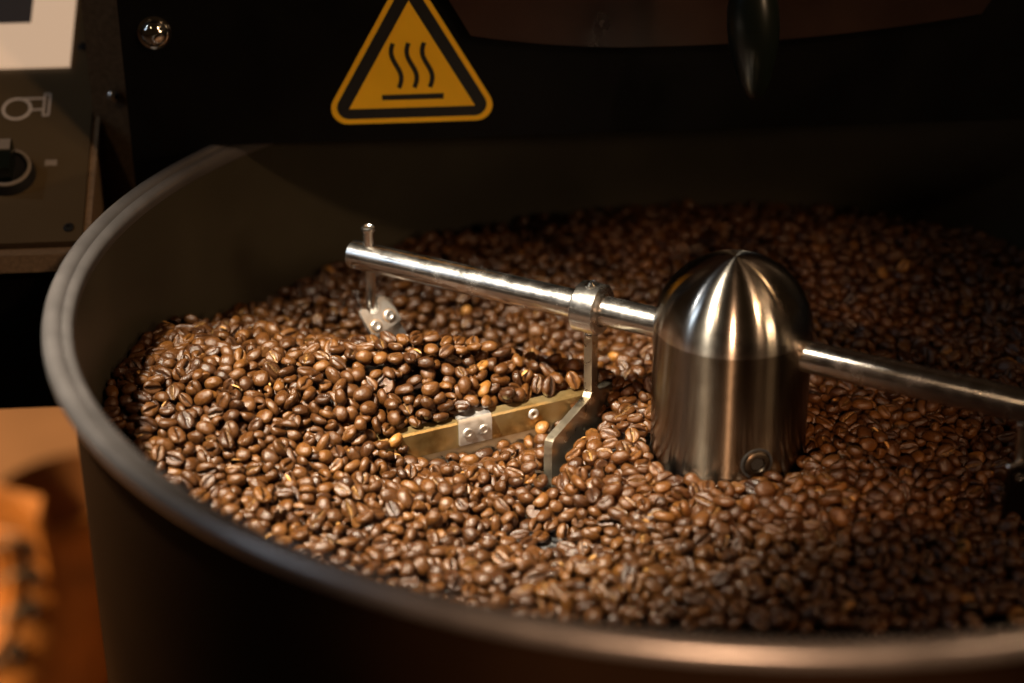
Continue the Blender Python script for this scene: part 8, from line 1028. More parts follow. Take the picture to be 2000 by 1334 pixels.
111,406,35,62,27,26,13,596,412,39,1,20,77,26,730,406,30,59,32,77,2,759,410,27,86,24,12,7,797,407,28,88,17,87,37,878,409,21,43,29,84,3,888,414,21,16,21,85,13,89,419,37,2,14,55,5,105,421,41,38,19,79,26,121,419,35,10,21,4,13,
153,423,30,57,25,31,47,724,433,27,88,32,66,18,849,429,23,54,22,51,9,60,435,55,53,20,46,42,80,434,49,81,22,44,44,97,438,42,5,33,26,49,133,433,37,9,17,44,25,863,440,22,45,15,38,27,900,440,21,26,31,10,9,70,442,47,3,14,26,4,
743,450,26,56,33,1,18,851,458,23,52,30,79,17,905,451,21,47,29,30,45,31,463,59,2,23,88,19,64,456,59,76,34,45,35,85,461,52,9,11,75,35,729,471,25,40,22,83,6,748,470,23,66,35,39,35,765,472,25,32,22,41,53,815,467,22,4,32,9,6,
895,470,22,13,25,86,39,53,471,63,26,14,8,22,595,484,37,14,21,85,4,759,482,24,44,24,8,38,787,485,22,85,21,74,43,810,479,21,53,22,31,7,867,481,23,9,18,35,58,900,483,19,88,22,81,18,29,492,69,0,31,41,5,735,498,25,10,13,12,4,
809,497,19,24,26,82,8,826,496,24,43,29,38,27,862,494,23,24,21,74,6,768,512,24,26,33,4,10,803,511,21,0,18,44,14,868,509,20,88,24,1,51,888,509,23,70,20,41,27,860,523,19,14,16,43,6,912,532,22,55,12,27,9,945,523,21,49,17,36,12,
694,538,25,69,33,22,27,772,536,22,40,13,55,19,820,540,21,1,24,46,38,858,553,22,18,25,1,5,929,558,20,78,31,47,39,868,567,19,45,29,11,8,953,570,15,4,25,36,24,964,584,18,29,16,83,38,870,593,16,14,32,31,38,948,602,15,36,10,61,18,
776,610,20,8,19,41,9,877,612,14,75,28,74,29,902,610,24,32,33,21,46,822,626,21,81,26,9,46,852,626,19,50,21,44,4,938,625,19,0,23,45,15,159,663,71,2,29,34,14,798,633,21,54,24,66,56,859,640,21,89,23,28,34,936,643,19,58,13,63,5,
245,664,32,1,30,50,12,310,666,29,49,15,85,45,404,663,29,76,21,33,6,798,654,23,26,25,7,17,791,660,19,87,25,57,38,829,665,19,38,22,43,53,917,665,20,58,20,66,26,874,679,26,49,14,2,17,923,687,15,27,33,0,16,828,690,20,89,31,14,33,
803,706,26,27,30,86,22,835,701,23,68,17,26,34,520,720,21,37,30,20,25,824,719,32,16,28,34,57,898,722,25,86,20,58,29,909,736,25,69,24,19,7,257,742,14,3,35,44,1,831,745,37,86,32,0,25,865,753,36,47,22,42,24,880,747,34,59,19,22,9,
840,766,38,4,16,42,7,874,765,39,5,23,31,35,851,779,45,73,33,18,34,867,797,42,67,27,43,33,157,817,40,12,17,8,5,850,813,52,48,20,60,29,590,293,31,7,21,53,6,672,290,36,17,29,33,16,337,308,26,55,11,86,47,350,306,25,85,21,27,6,
718,302,32,81,37,7,24,745,304,31,57,28,40,44,765,302,34,88,22,69,18,796,307,29,10,25,81,26,845,305,26,21,19,86,1,300,319,22,83,22,41,29,695,317,34,87,31,44,34,706,319,38,10,25,31,7,722,321,25,73,18,11,41,741,314,32,24,24,35,8,
801,319,29,18,36,1,35,242,336,22,12,12,86,39,255,334,28,52,14,5,5,274,335,21,8,13,4,6,698,330,37,87,16,3,45,714,335,35,82,24,66,42,731,338,31,0,20,45,34,744,335,34,54,27,32,7,767,334,36,28,11,78,3,777,339,35,57,19,54,48,
796,333,32,36,6,33,23,168,351,29,84,24,32,37,197,348,28,41,26,79,6,215,349,25,11,8,31,6,230,349,24,60,43,54,11,253,356,23,73,38,35,5,692,348,36,55,18,89,39,721,348,33,38,22,64,44,757,349,33,24,19,10,18,787,347,32,87,16,83,4,
801,350,33,26,22,25,25,835,349,29,28,22,34,14,868,352,29,53,28,61,29,142,360,31,51,17,4,18,193,361,20,72,13,83,4,210,360,30,45,28,85,15,700,364,32,3,19,43,36,718,362,33,46,20,79,27,734,364,36,42,22,13,47,746,365,34,2,16,87,55,
761,365,28,38,26,8,25,796,365,25,1,28,38,20,811,362,31,10,21,37,1,827,363,29,59,6,22,17,847,362,29,36,17,83,0,860,361,30,42,35,17,8,148,375,32,59,24,43,23,186,375,31,57,13,0,43,213,375,22,83,27,30,15,231,374,20,12,26,46,24,
769,381,34,50,15,68,2,802,377,26,9,5,33,26,111,384,34,76,18,87,16,127,387,31,4,20,40,9,145,391,30,61,27,13,37,161,389,26,77,9,64,46,177,393,30,47,30,83,43,712,391,30,41,27,43,22,728,390,28,26,28,56,10,748,393,36,65,21,34,37,
780,392,28,47,13,89,2,797,392,27,79,34,37,46,818,395,31,3,22,34,28,860,393,26,40,17,78,37,120,404,35,14,31,31,35,138,399,34,82,22,69,5,153,403,32,20,11,22,43,740,405,32,84,13,67,45,752,403,37,42,20,1,19,770,406,29,88,38,60,3,
786,402,28,43,29,30,54,810,407,34,7,17,83,58,836,407,24,81,22,42,14,869,409,28,0,23,17,6,885,405,27,40,25,6,5,96,413,44,40,28,6,3,116,413,43,5,27,62,59,135,416,37,15,15,79,55,146,412,36,71,17,1,4,717,425,30,83,24,32,9,
731,418,32,56,32,27,9,763,419,29,15,30,44,24,797,419,28,88,22,49,18,825,423,27,50,30,45,49,846,419,26,65,20,86,12,68,430,47,22,29,85,39,89,427,45,14,19,0,24,105,429,44,50,37,24,26,120,427,42,45,26,38,3,139,429,28,69,23,43,44,
757,433,30,88,20,29,48,773,437,33,85,25,42,48,791,431,28,88,22,82,7,852,436,29,4,22,61,22,62,441,58,4,24,35,43,83,443,56,55,20,41,27,99,443,52,8,30,42,18,733,453,31,12,30,63,17,751,447,30,80,19,67,17,769,445,28,32,37,45,34,
808,452,29,80,14,39,45,833,448,31,34,25,81,33,863,453,23,15,25,70,15,877,445,26,86,18,0,17,917,444,25,71,23,45,49,53,454,59,2,34,74,0,71,449,60,60,23,50,5,97,453,48,73,26,48,31,792,466,25,44,24,4,5,803,464,26,27,9,3,43,
824,459,25,44,18,79,3,839,463,21,7,30,86,17,858,466,28,87,27,78,45,901,459,25,84,6,63,3,30,472,64,0,31,25,15,61,465,64,89,23,43,12,749,478,26,68,31,35,29,768,481,32,21,31,31,5,780,479,31,43,30,25,39,832,473,25,3,23,86,15,
859,476,22,14,19,79,47,877,476,29,6,17,60,6,900,475,29,18,25,38,16,47,477,72,87,32,78,18,172,483,44,87,27,82,20,769,492,24,10,18,48,18,802,490,25,39,27,45,33,840,487,27,89,26,80,25,854,488,28,43,24,25,15,886,489,21,85,30,81,14,
922,495,28,4,28,79,59,29,503,73,80,32,47,46,745,508,26,34,18,45,35,759,511,27,23,12,71,8,777,509,28,52,27,19,6,812,504,25,36,39,2,18,845,504,21,26,35,50,51,878,502,23,50,23,80,37,899,505,27,40,24,67,24,972,510,22,26,10,79,37,
275,523,12,88,10,55,1,771,520,20,72,40,64,14,805,524,24,63,29,23,27,821,519,24,37,30,58,27,851,521,27,2,20,76,7,871,517,23,34,30,1,25,886,518,19,11,19,82,47,904,518,23,44,16,49,39,953,514,19,83,15,1,43,815,531,22,57,28,43,3,
841,529,25,13,12,49,25,862,535,23,13,30,65,22,877,530,22,54,27,49,16,911,542,32,32,29,2,16,946,534,23,79,21,72,24,776,546,24,21,41,74,32,785,550,19,10,16,62,5,853,543,21,22,14,41,1,869,546,19,83,22,2,39,905,545,20,79,28,5,47,
922,551,27,47,17,43,24,944,547,21,2,16,4,3,955,550,22,28,41,79,17,812,567,25,33,18,65,9,844,559,21,3,17,12,29,859,561,24,4,18,5,30,917,561,21,26,16,51,51,955,560,17,79,14,46,22,969,570,15,75,13,18,7,787,581,22,55,30,27,38,
801,574,26,0,22,71,6,819,572,26,1,20,67,22,839,575,20,11,22,79,8,851,578,23,43,32,33,6,893,576,23,79,23,40,8,920,578,22,7,18,12,26,954,577,24,32,17,64,6,783,598,21,68,29,23,4,791,590,21,78,12,43,15,812,593,22,15,19,71,15,
831,590,24,83,39,74,36,841,585,17,83,29,53,26,859,590,18,59,5,63,39,895,591,18,4,23,81,3,915,587,20,23,25,37,33,928,593,20,54,18,44,1,956,591,19,10,28,87,11,803,604,19,6,15,83,6,819,603,19,73,26,6,14,852,604,19,78,23,37,7,
888,604,19,43,13,0,26,910,606,24,27,23,17,15,937,608,26,79,19,46,8,780,620,26,44,29,40,38,812,619,26,7,26,60,49,845,615,23,49,22,44,28,929,618,15,88,40,59,25,786,629,25,38,20,79,37,841,632,23,30,13,78,7,907,631,21,83,21,33,17,
944,637,25,35,21,63,32,492,648,27,77,33,80,35,781,645,20,52,27,37,13,792,643,22,48,13,8,3,827,646,25,52,14,75,37,867,649,27,47,21,52,9,913,650,22,7,17,62,9,935,651,18,82,20,2,5,803,664,22,12,36,32,58,825,656,21,52,26,86,4,
794,671,24,51,18,53,18,827,672,21,1,5,67,13,862,675,23,66,29,39,57,884,675,20,86,33,52,3,894,674,27,80,5,66,36,913,679,20,89,29,87,18,818,687,28,75,18,45,5,837,685,27,49,20,74,3,856,685,27,10,26,86,18,888,693,21,79,19,21,11,
845,699,27,45,19,13,25,859,701,27,49,31,16,49,898,702,26,24,32,1,56,920,701,26,38,19,47,26,865,713,28,35,30,50,27,910,714,26,66,27,76,28,829,730,30,0,28,64,16,900,730,31,10,30,27,3,252,731,14,84,14,7,3,261,730,15,71,17,21,43,
307,732,14,10,31,43,14,671,737,35,79,28,46,8,822,739,38,22,19,34,41,842,737,34,84,28,8,9,858,742,36,86,15,14,19,869,740,34,5,13,77,17,890,742,35,6,26,37,4,289,733,16,74,9,6,5,836,754,42,45,19,51,2,850,754,40,26,30,46,47,
864,762,43,74,22,21,16,838,767,49,83,19,83,37,857,776,42,13,15,67,4,874,773,45,70,33,2,18,836,787,51,29,20,22,25,856,790,49,82,16,19,12,838,804,49,4,26,23,23,859,806,45,82,7,48,39,746,848,61,6,19,59,5,765,284,42,74,7,32,28,
833,292,34,43,25,44,18,333,298,26,87,34,34,7,354,291,29,3,28,30,58,677,296,38,80,12,66,13,729,299,38,0,29,30,47,751,298,44,29,26,24,18,790,301,35,68,31,48,12,813,297,39,43,19,34,45,828,299,31,60,13,14,14,845,298,31,82,20,42,34,
282,316,24,2,26,31,18,294,314,27,76,22,37,13,325,307,23,82,23,3,5,688,309,39,85,25,82,7,705,305,41,43,34,67,46,715,309,37,8,31,28,3,735,309,36,84,13,77,14,753,309,35,89,20,38,2,770,311,36,8,27,36,6,782,310,38,85,21,74,14,
803,313,36,21,33,1,25,816,312,31,0,33,42,58,832,311,33,3,21,85,8,850,312,32,4,8,5,4,235,333,30,40,30,28,14,257,325,32,8,27,11,44,271,325,25,45,31,39,47,688,324,39,14,33,23,34,718,325,38,83,29,59,5,724,329,34,52,23,87,34,
738,325,38,87,40,38,8,757,328,36,80,39,40,14,779,327,32,4,13,27,24,791,325,36,88,23,0,9,805,327,31,3,27,47,2,829,325,35,27,22,33,27,846,329,33,45,20,36,38,858,332,38,49,24,60,39,223,341,30,6,24,82,49,251,346,27,45,22,0,13,
700,339,42,25,32,34,4,724,343,40,55,24,20,15,735,344,40,13,30,81,23,750,338,38,1,28,24,14,765,343,36,88,38,59,14,781,348,41,58,24,58,25,799,339,36,27,19,38,24,819,340,34,85,18,25,57,829,345,36,31,26,0,37,851,338,30,4,38,66,37,
865,342,33,88,27,39,37,178,354,34,30,35,87,45,187,357,28,14,23,63,2,205,351,33,51,28,75,5,223,356,31,12,21,63,35,236,357,31,49,31,37,27,707,354,36,10,21,47,47,730,352,39,52,36,69,19,740,349,34,12,11,24,6,762,358,38,72,15,40,5,
778,357,38,55,27,9,34,789,364,32,9,6,87,16,811,349,35,45,36,70,37,824,353,31,80,29,85,13,843,353,35,39,16,59,44,856,350,37,47,39,79,6,869,357,38,4,20,67,16,135,369,37,32,30,28,16,153,365,36,18,8,72,14,167,371,30,72,31,36,6,
181,365,31,86,25,13,48,194,366,28,3,39,17,17,217,364,36,41,13,59,56,227,367,28,2,23,58,33,704,370,37,17,27,37,4,717,370,38,6,19,68,38,730,374,40,40,26,8,39,756,371,34,8,34,18,7,770,365,36,49,18,24,7,780,371,33,54,29,14,35,
797,369,34,8,30,35,57,816,375,34,0,19,1,54,835,371,40,38,23,53,17,853,370,29,80,19,81,8,864,373,32,89,23,76,18,884,371,33,83,17,32,22,119,378,35,28,40,15,37,139,380,33,87,23,7,30,154,382,33,77,17,49,11,173,384,32,3,16,0,26,
709,389,38,85,28,75,39,728,387,39,54,36,25,50,743,381,37,4,25,63,35,761,384,38,87,20,24,27,783,383,35,53,15,34,13,793,382,31,81,24,76,15,810,381,35,63,18,8,32,829,379,33,85,17,20,49,841,386,35,35,26,87,37,853,383,29,85,17,17,3,
877,382,32,68,31,0,35,890,383,32,6,21,80,45,134,392,39,79,23,38,11,152,388,29,85,34,76,3,163,393,35,88,26,7,5,718,401,37,76,28,47,17,737,393,39,82,31,41,27,753,395,44,83,28,73,15,767,398,33,87,37,15,31,781,402,33,10,29,58,24,
796,398,36,55,26,50,3,824,404,35,85,16,35,2,833,397,30,5,29,22,17,845,394,36,30,22,37,7,863,402,31,89,36,51,44,881,395,31,7,31,41,15,92,403,46,78,30,54,4,104,403,43,51,31,32,22,128,410,37,76,21,36,46,144,405,41,24,37,84,19,
160,404,39,4,38,83,37,723,409,36,81,8,16,4,743,410,40,43,21,73,26,757,413,39,55,36,43,36,776,415,34,2,23,82,24,787,411,30,76,9,84,54,811,416,35,69,24,86,26,833,415,34,39,29,66,54,843,410,33,43,13,59,19,860,416,35,52,29,73,47,
879,412,31,85,24,69,42,889,415,32,39,27,82,15,100,419,51,54,18,81,6,124,422,50,84,20,4,16,134,424,38,73,18,85,25,721,434,37,4,18,77,35,738,423,36,53,19,49,48,751,422,35,2,10,52,26,770,427,37,59,22,81,7,782,426,33,68,9,43,32,
803,426,37,42,38,87,3,817,425,32,2,29,69,17,836,427,32,6,17,30,19,850,424,35,35,19,2,34,869,425,34,89,42,88,9,882,427,34,56,26,5,58,901,428,29,3,23,37,6,55,434,63,3,27,36,16,73,435,59,52,30,55,45,92,432,54,49,20,56,22,
112,433,48,0,28,80,36,732,444,38,81,31,75,7,743,437,35,40,29,67,19,762,442,35,88,29,23,42,786,441,34,9,22,77,13,795,440,33,32,27,15,31,808,446,34,77,24,51,43,827,440,36,56,18,35,9,844,441,35,59,22,84,36,865,443,32,39,21,61,17,
879,437,33,71,21,37,14,890,440,29,36,31,13,6,913,436,34,44,22,16,46,38,444,64,21,25,23,25,70,441,69,52,9,11,16,89,450,58,27,26,82,25,745,457,38,78,31,20,9,774,454,25,68,35,25,4,783,456,28,53,16,81,41,797,457,31,6,44,68,29,
815,457,30,17,42,37,15,839,456,30,36,26,5,54,855,450,30,11,26,26,15,872,457,27,60,18,38,37,884,455,28,2,22,40,35,897,451,26,17,18,73,28,922,451,30,6,18,46,34,937,454,28,8,17,89,29,42,456,65,47,13,59,24,76,457,59,9,35,34,23,
742,469,33,31,29,39,34,765,475,36,66,25,39,43,775,465,29,50,34,38,19,794,477,30,82,35,51,19,816,472,32,37,25,88,13,826,464,30,85,20,0,9,846,467,31,49,15,89,11,864,469,33,14,14,31,7,876,465,28,13,10,85,47,891,462,28,50,36,47,30,
912,461,22,89,28,64,22,925,474,28,44,32,39,15,948,465,27,79,27,78,44,40,467,68,47,15,28,23,61,471,71,0,18,52,7,745,482,35,4,11,83,25,756,483,34,79,19,43,6,774,488,34,78,11,31,13,786,486,33,31,13,74,42,812,482,30,9,20,59,4,
824,488,28,2,18,6,11,838,478,32,4,20,24,27,848,482,34,38,28,23,12,868,481,32,2,21,16,35,889,482,29,16,17,47,17,905,483,29,8,32,25,8,918,484,27,49,24,79,34,940,481,25,84,33,3,15,956,478,24,74,22,79,29,29,482,78,12,35,44,15,
55,479,80,64,15,30,11,746,500,34,42,29,16,46,755,501,32,59,43,63,3,777,497,33,49,16,25,16,795,497,31,46,32,3,16,810,494,31,79,24,58,43,821,498,30,39,24,29,34,838,498,30,8,17,53,17,876,496,30,61,4,17,35,895,492,28,58,11,85,4,
910,497,32,65,13,81,10,934,501,26,75,30,36,11,952,495,29,23,27,66,15,970,497,22,4,19,61,45,34,496,80,84,22,48,47,752,519,35,39,12,16,49,767,515,31,78,18,0,20,798,514,28,83,15,3,35,819,511,25,85,22,42,5,834,512,30,41,33,40,28,
846,509,29,82,18,76,35,861,510,29,31,13,78,14,888,500,30,21,26,46,33,906,513,30,86,29,81,46,919,512,31,15,35,87,7,939,508,28,3,27,31,56,959,505,24,89,26,89,26,972,520,21,88,37,89,17,761,524,32,45,28,71,45,780,524,26,42,16,59,28,
792,524,28,87,24,19,16,811,521,27,15,27,14,3,822,528,34,43,20,56,4,865,527,28,89,31,73,3,875,520,26,87,37,12,42,894,522,30,84,19,22,27,911,526,31,48,15,19,25,928,519,27,89,26,58,43,951,524,26,79,15,54,16,962,527,23,50,11,79,28,
757,544,29,89,31,69,54,768,542,32,82,23,13,58,789,543,27,89,29,87,6,801,535,26,27,17,42,15,811,537,28,63,20,73,6,834,536,32,45,26,5,14,853,535,23,9,14,14,22,870,537,27,78,24,28,13,886,539,24,5,32,4,0,896,541,30,49,29,47,4,
927,540,31,10,24,59,17,936,542,26,3,16,79,16,956,539,24,11,16,20,48,760,559,29,82,21,20,48,777,554,27,30,42,42,7,795,554,29,53,36,56,57,811,554,28,43,22,45,56,832,556,27,3,18,43,3,842,549,27,7,12,51,42,863,545,29,17,25,58,45,
873,550,28,12,24,30,9,892,550,25,4,22,5,46,906,553,27,8,23,60,26,925,562,29,4,28,43,35,939,557,27,34,9,45,24,964,551,25,86,29,64,54,769,573,30,39,24,84,29,782,571,26,9,19,31,2,792,569,29,14,39,34,15,819,560,27,74,38,81,34,
831,569,27,77,24,4,4,851,565,29,12,26,23,34,870,572,27,8,21,79,16,885,564,27,55,21,80,11,900,566,23,72,19,0,32,911,567,28,32,33,19,7,940,569,28,66,28,48,38,962,568,23,84,24,13,6,777,585,27,83,21,89,28,797,583,27,18,18,54,44,
810,581,29,1,21,65,13,821,585,26,1,20,79,1,844,584,28,75,17,31,13,855,586,29,4,25,57,24,880,583,28,2,27,81,5,889,587,24,27,18,24,52,907,587,26,82,30,47,26,933,580,27,83,26,20,26,944,585,22,9,17,50,39,965,592,25,31,38,79,28,
774,596,28,83,32,83,33,792,598,27,26,33,55,4,802,594,24,78,25,32,6,825,599,25,88,30,0,22,835,601,28,24,15,81,32,848,595,22,62,23,36,8,864,598,27,78,26,41,28,879,598,23,79,23,0,15,901,597,24,2,19,77,2,915,595,23,80,33,7,16,
934,595,23,12,19,36,4,960,601,19,2,19,18,5,784,605,30,13,29,39,3,813,604,28,7,27,77,32,825,608,26,77,16,39,53,840,605,23,17,32,35,34,855,611,29,52,33,3,44,874,610,31,57,32,58,24,918,615,28,31,20,48,12,920,608,26,16,31,9,5,
956,611,22,81,17,0,27,795,621,26,14,26,58,23,804,623,24,73,19,14,14,817,631,30,1,19,47,55,835,622,28,1,22,0,19,852,621,28,22,29,87,24,868,627,27,46,26,39,26,884,626,34,53,25,79,19,902,623,25,3,19,16,25,919,627,26,36,20,28,17,
938,626,29,87,19,73,18,953,632,16,4,11,53,18,230,683,53,89,23,43,31,340,692,34,86,23,88,27,791,635,28,88,13,69,16,809,635,26,47,26,83,23,830,634,27,2,21,3,52,842,638,30,49,17,85,15,864,636,30,2,16,55,5,876,640,29,50,30,25,14,
902,641,27,47,16,3,23,912,636,31,64,19,55,55,927,644,24,38,3,76,48,948,650,28,6,11,82,19,803,647,25,50,5,75,5,819,649,28,40,27,21,5,838,651,31,19,27,68,9,854,654,27,57,23,36,4,886,657,27,85,21,57,39,900,659,22,9,29,41,48,
926,654,26,3,30,64,19,935,662,18,39,10,21,25,178,687,52,78,22,0,49,810,666,28,71,19,81,41,827,663,27,88,23,88,23,846,666,27,86,18,73,8,860,662,27,8,24,88,36,891,668,27,32,17,73,0,911,669,27,53,18,85,4,932,682,22,28,22,43,14,
77,710,69,83,23,26,55,802,674,27,82,28,81,30,814,678,28,84,36,57,12,837,675,28,81,15,23,46,851,676,29,44,19,43,41,865,681,32,5,19,33,17,891,684,29,27,14,57,9,905,687,29,17,16,79,36,928,693,20,88,28,33,32,808,694,32,88,15,5,41,
828,686,30,7,22,27,0,844,689,30,28,4,34,30,870,694,29,62,33,42,54,880,692,27,19,19,15,14,905,696,28,18,10,52,4,914,690,26,6,15,36,14,820,704,31,53,13,82,47,832,703,32,12,27,58,25,844,700,37,35,22,32,8,869,704,30,66,30,83,58,
887,705,31,44,22,20,12,903,710,30,16,25,34,56,924,709,34,57,15,75,26,201,716,35,77,29,86,1,818,721,42,32,32,31,25,841,711,27,11,21,17,17,850,714,34,0,22,77,37,876,715,34,79,26,63,15,915,718,33,16,20,34,12,212,716,30,89,23,22,15,
218,726,31,15,19,78,15,235,728,26,4,26,41,8,246,731,21,6,17,74,9,317,716,25,34,27,89,8,332,711,21,88,21,39,24,834,726,37,3,11,26,16,856,725,37,29,25,38,5,868,724,33,38,33,23,6,888,729,38,52,20,4,7,912,730,31,4,16,21,15,
254,741,24,5,34,60,15,270,725,23,9,15,25,31,315,734,23,42,19,74,2,831,737,43,15,17,14,16,845,746,36,73,23,0,46,873,753,45,34,16,17,16,878,743,43,7,27,3,5,899,752,35,82,26,73,26,269,740,23,40,26,15,6,841,758,48,35,29,89,34,
855,762,47,47,26,30,0,882,759,47,56,38,68,34,888,769,42,40,22,70,16,830,779,52,80,18,16,24,863,782,47,2,34,16,25,844,793,53,11,13,38,46,865,798,52,6,17,51,4,852,799,60,64,40,3,9,372,282,35,71,29,35,38,387,283,32,78,31,60,13,
324,292,32,76,32,43,6,344,296,30,85,24,22,44,687,295,40,71,20,31,25,770,294,43,88,18,3,45,800,293,41,83,26,45,24,266,318,33,56,31,39,37,304,308,28,11,27,25,1,312,306,33,15,39,1,9,679,307,43,17,21,72,28,701,299,42,8,23,88,7,
764,308,43,2,30,48,25,810,309,39,8,18,18,2,824,316,39,89,13,67,32,842,308,38,85,26,75,26,683,318,48,38,18,36,34,728,321,34,76,14,53,12,760,317,37,21,21,9,32,774,321,41,61,31,56,34,803,323,40,6,25,16,38,817,326,36,5,20,39,38,
849,322,42,65,23,74,18,160,346,37,22,7,43,45,269,328,32,86,27,10,37,690,333,43,23,13,74,13,713,343,39,5,13,69,23,736,336,43,13,15,1,16,761,338,42,7,34,56,4,773,341,46,38,17,17,15,841,340,37,35,30,29,5,187,346,35,28,22,22,5,
693,350,45,81,21,34,22,770,352,43,9,25,84,25,785,375,39,11,20,18,28,808,343,38,4,41,73,22,829,355,38,19,25,31,33,161,364,34,6,23,32,41,175,375,36,38,34,48,45,201,366,38,48,23,30,5,709,363,41,86,4,27,2,718,354,44,61,30,33,8,
744,362,42,0,18,14,7,761,371,44,24,34,16,56,815,365,37,8,22,39,28,846,365,37,9,20,68,17,856,363,41,0,19,74,55,875,372,32,4,2,86,32,129,376,29,11,11,18,13,719,384,37,17,22,61,5,738,382,43,86,31,39,23,751,378,43,77,27,54,6,
822,387,38,16,22,9,42,111,391,43,0,23,70,7,123,386,43,42,19,29,5,149,395,38,11,21,40,35,773,393,35,13,13,27,4,819,397,40,87,27,78,23,106,408,46,89,33,26,12,129,399,43,8,18,53,19,852,405,34,1,15,54,14,873,409,38,7,21,83,29,
890,406,35,89,32,75,26,76,418,53,79,28,21,28,86,414,50,8,19,53,8,113,422,48,75,32,18,12,129,419,44,77,29,31,32,729,427,36,74,27,13,4,762,422,37,80,32,12,12,793,423,38,80,27,29,28,810,424,41,55,16,76,13,824,428,37,8,35,10,17,
843,419,39,87,31,47,35,896,418,34,5,12,44,2,103,431,56,85,23,60,17,725,445,36,33,27,72,12,741,429,43,46,24,37,19,752,437,39,89,27,64,25,812,437,37,34,25,11,5,53,446,64,89,27,59,14,83,445,66,45,23,39,12,754,451,38,81,19,72,8,
768,454,34,86,28,19,4,780,453,35,61,23,79,54,790,447,36,86,41,5,24,860,457,35,40,33,15,35,889,449,32,73,35,56,34,908,453,29,80,20,64,36,929,448,36,85,17,52,34,71,462,68,38,7,4,1,767,465,33,18,14,63,12,805,471,32,58,6,17,3,
839,465,36,38,12,6,15,884,465,31,88,38,87,42,906,468,27,26,35,14,22,920,465,30,0,27,62,24,46,461,72,64,18,55,15,737,481,38,8,18,69,15,777,473,39,5,33,67,5,824,479,33,42,25,87,4,894,482,38,6,29,15,26,915,474,27,84,24,30,20,
928,483,32,69,23,77,35,947,485,30,17,25,43,31,965,479,28,82,19,76,12,33,477,73,3,31,40,16,753,493,39,33,34,80,12,785,492,38,12,24,33,25,849,495,33,52,13,69,14,868,495,32,23,11,71,43,886,492,30,4,25,38,3,905,494,30,69,29,35,1,
935,492,29,75,14,30,4,960,493,25,3,14,73,10,746,512,36,79,20,77,59,780,511,36,0,28,24,58,815,509,34,0,22,83,16,827,505,34,60,34,72,18,872,505,30,22,26,55,15,908,507,39,2,12,27,59,931,509,32,8,25,70,0,782,529,31,82,17,70,34,
830,522,33,36,22,55,1,841,519,35,83,13,66,37,862,518,34,33,20,75,6,884,526,30,64,28,59,46,916,519,35,17,27,53,15,957,516,28,2,23,12,4,760,539,40,51,35,53,45,790,534,34,89,24,81,36,806,529,32,0,6,51,34,821,541,34,87,26,58,39,
879,538,30,4,40,52,12,930,531,27,85,22,89,36,969,536,20,83,34,51,49,774,560,35,5,37,34,27,787,555,31,22,12,71,7,802,546,30,1,29,73,13,850,549,31,38,20,73,24,885,551,31,8,20,75,28,900,553,33,1,15,77,2,804,564,33,8,30,56,23,
862,565,31,86,21,73,46,877,561,29,46,11,17,26,899,564,33,4,28,42,6,765,583,33,50,33,30,42,819,579,33,87,25,73,13,881,574,32,89,21,45,14,900,576,31,7,31,11,8,924,589,30,0,21,64,19,952,599,27,47,25,60,25,801,611,27,0,21,82,44,
833,611,30,8,31,4,35,882,609,25,0,11,19,4,942,602,31,71,33,51,5,824,617,32,9,18,66,38,866,611,30,0,32,37,14,873,620,36,37,21,0,14,892,612,28,75,38,87,48,913,622,29,85,10,86,30,928,617,29,9,26,18,48,951,633,29,13,22,65,24,
799,632,32,79,27,71,35,854,637,33,32,32,78,14,218,690,44,1,15,4,16,809,653,25,21,38,27,24,844,654,31,66,11,70,12,857,644,35,20,28,37,27,872,648,36,83,18,39,59,72,701,77,84,40,41,37,814,659,29,68,27,40,10,874,669,32,84,27,22,6,
902,665,28,15,27,41,13,939,674,19,82,19,38,13,83,720,58,73,36,47,17,802,680,35,89,16,38,13,822,692,36,8,36,33,6,813,702,35,26,31,36,8,862,696,35,2,25,66,5,879,702,36,61,25,65,26,925,692,31,46,23,84,59,807,710,41,83,20,8,14,
839,713,37,88,30,31,7,862,711,39,47,17,67,24,886,713,39,13,26,73,2,831,717,46,50,43,28,15,846,725,39,85,29,38,44,863,730,40,74,33,74,34,879,733,35,73,16,10,4,902,736,38,78,21,73,29,296,723,22,2,30,62,3,810,724,40,4,26,62,21,
820,743,49,39,25,0,7,841,747,46,42,21,21,10,851,736,45,25,39,53,57,888,750,40,13,26,38,13,278,733,22,26,30,5,22,831,761,53,6,31,64,7,844,776,53,24,17,62,30,873,790,49,0,10,13,25,241,623,92,86,21,34,42,
]
# ------------------------------------------------------------------ coffee beans: settled places; per bean x, y (0.6 mm), z (0.5 mm), three turns (4 degrees), kind and size
raw = np.array(BEANS, dtype=float).reshape(-1, 7)
BP = np.stack([raw[:, 0]*0.0006-0.3, raw[:, 1]*0.0006-0.3, raw[:, 2]*0.0005-0.1150], 1)
he = np.radians(np.stack([raw[:, 3]*4, (raw[:, 4]-23)*4, raw[:, 5]*4], 1))/2
(cx_, cy_, cz_), (sx_, sy_, sz_) = np.cos(he).T, np.sin(he).T
BQ = np.stack([cx_*cy_*cz_+sx_*sy_*sz_, sx_*cy_*cz_-cx_*sy_*sz_, cx_*sy_*cz_+sx_*cy_*sz_, cx_*cy_*sz_-sx_*sy_*cz_], 1)
BK = (raw[:, 6]//10).astype(int); BS = 0.82 + (raw[:, 6] % 10)/9*0.30
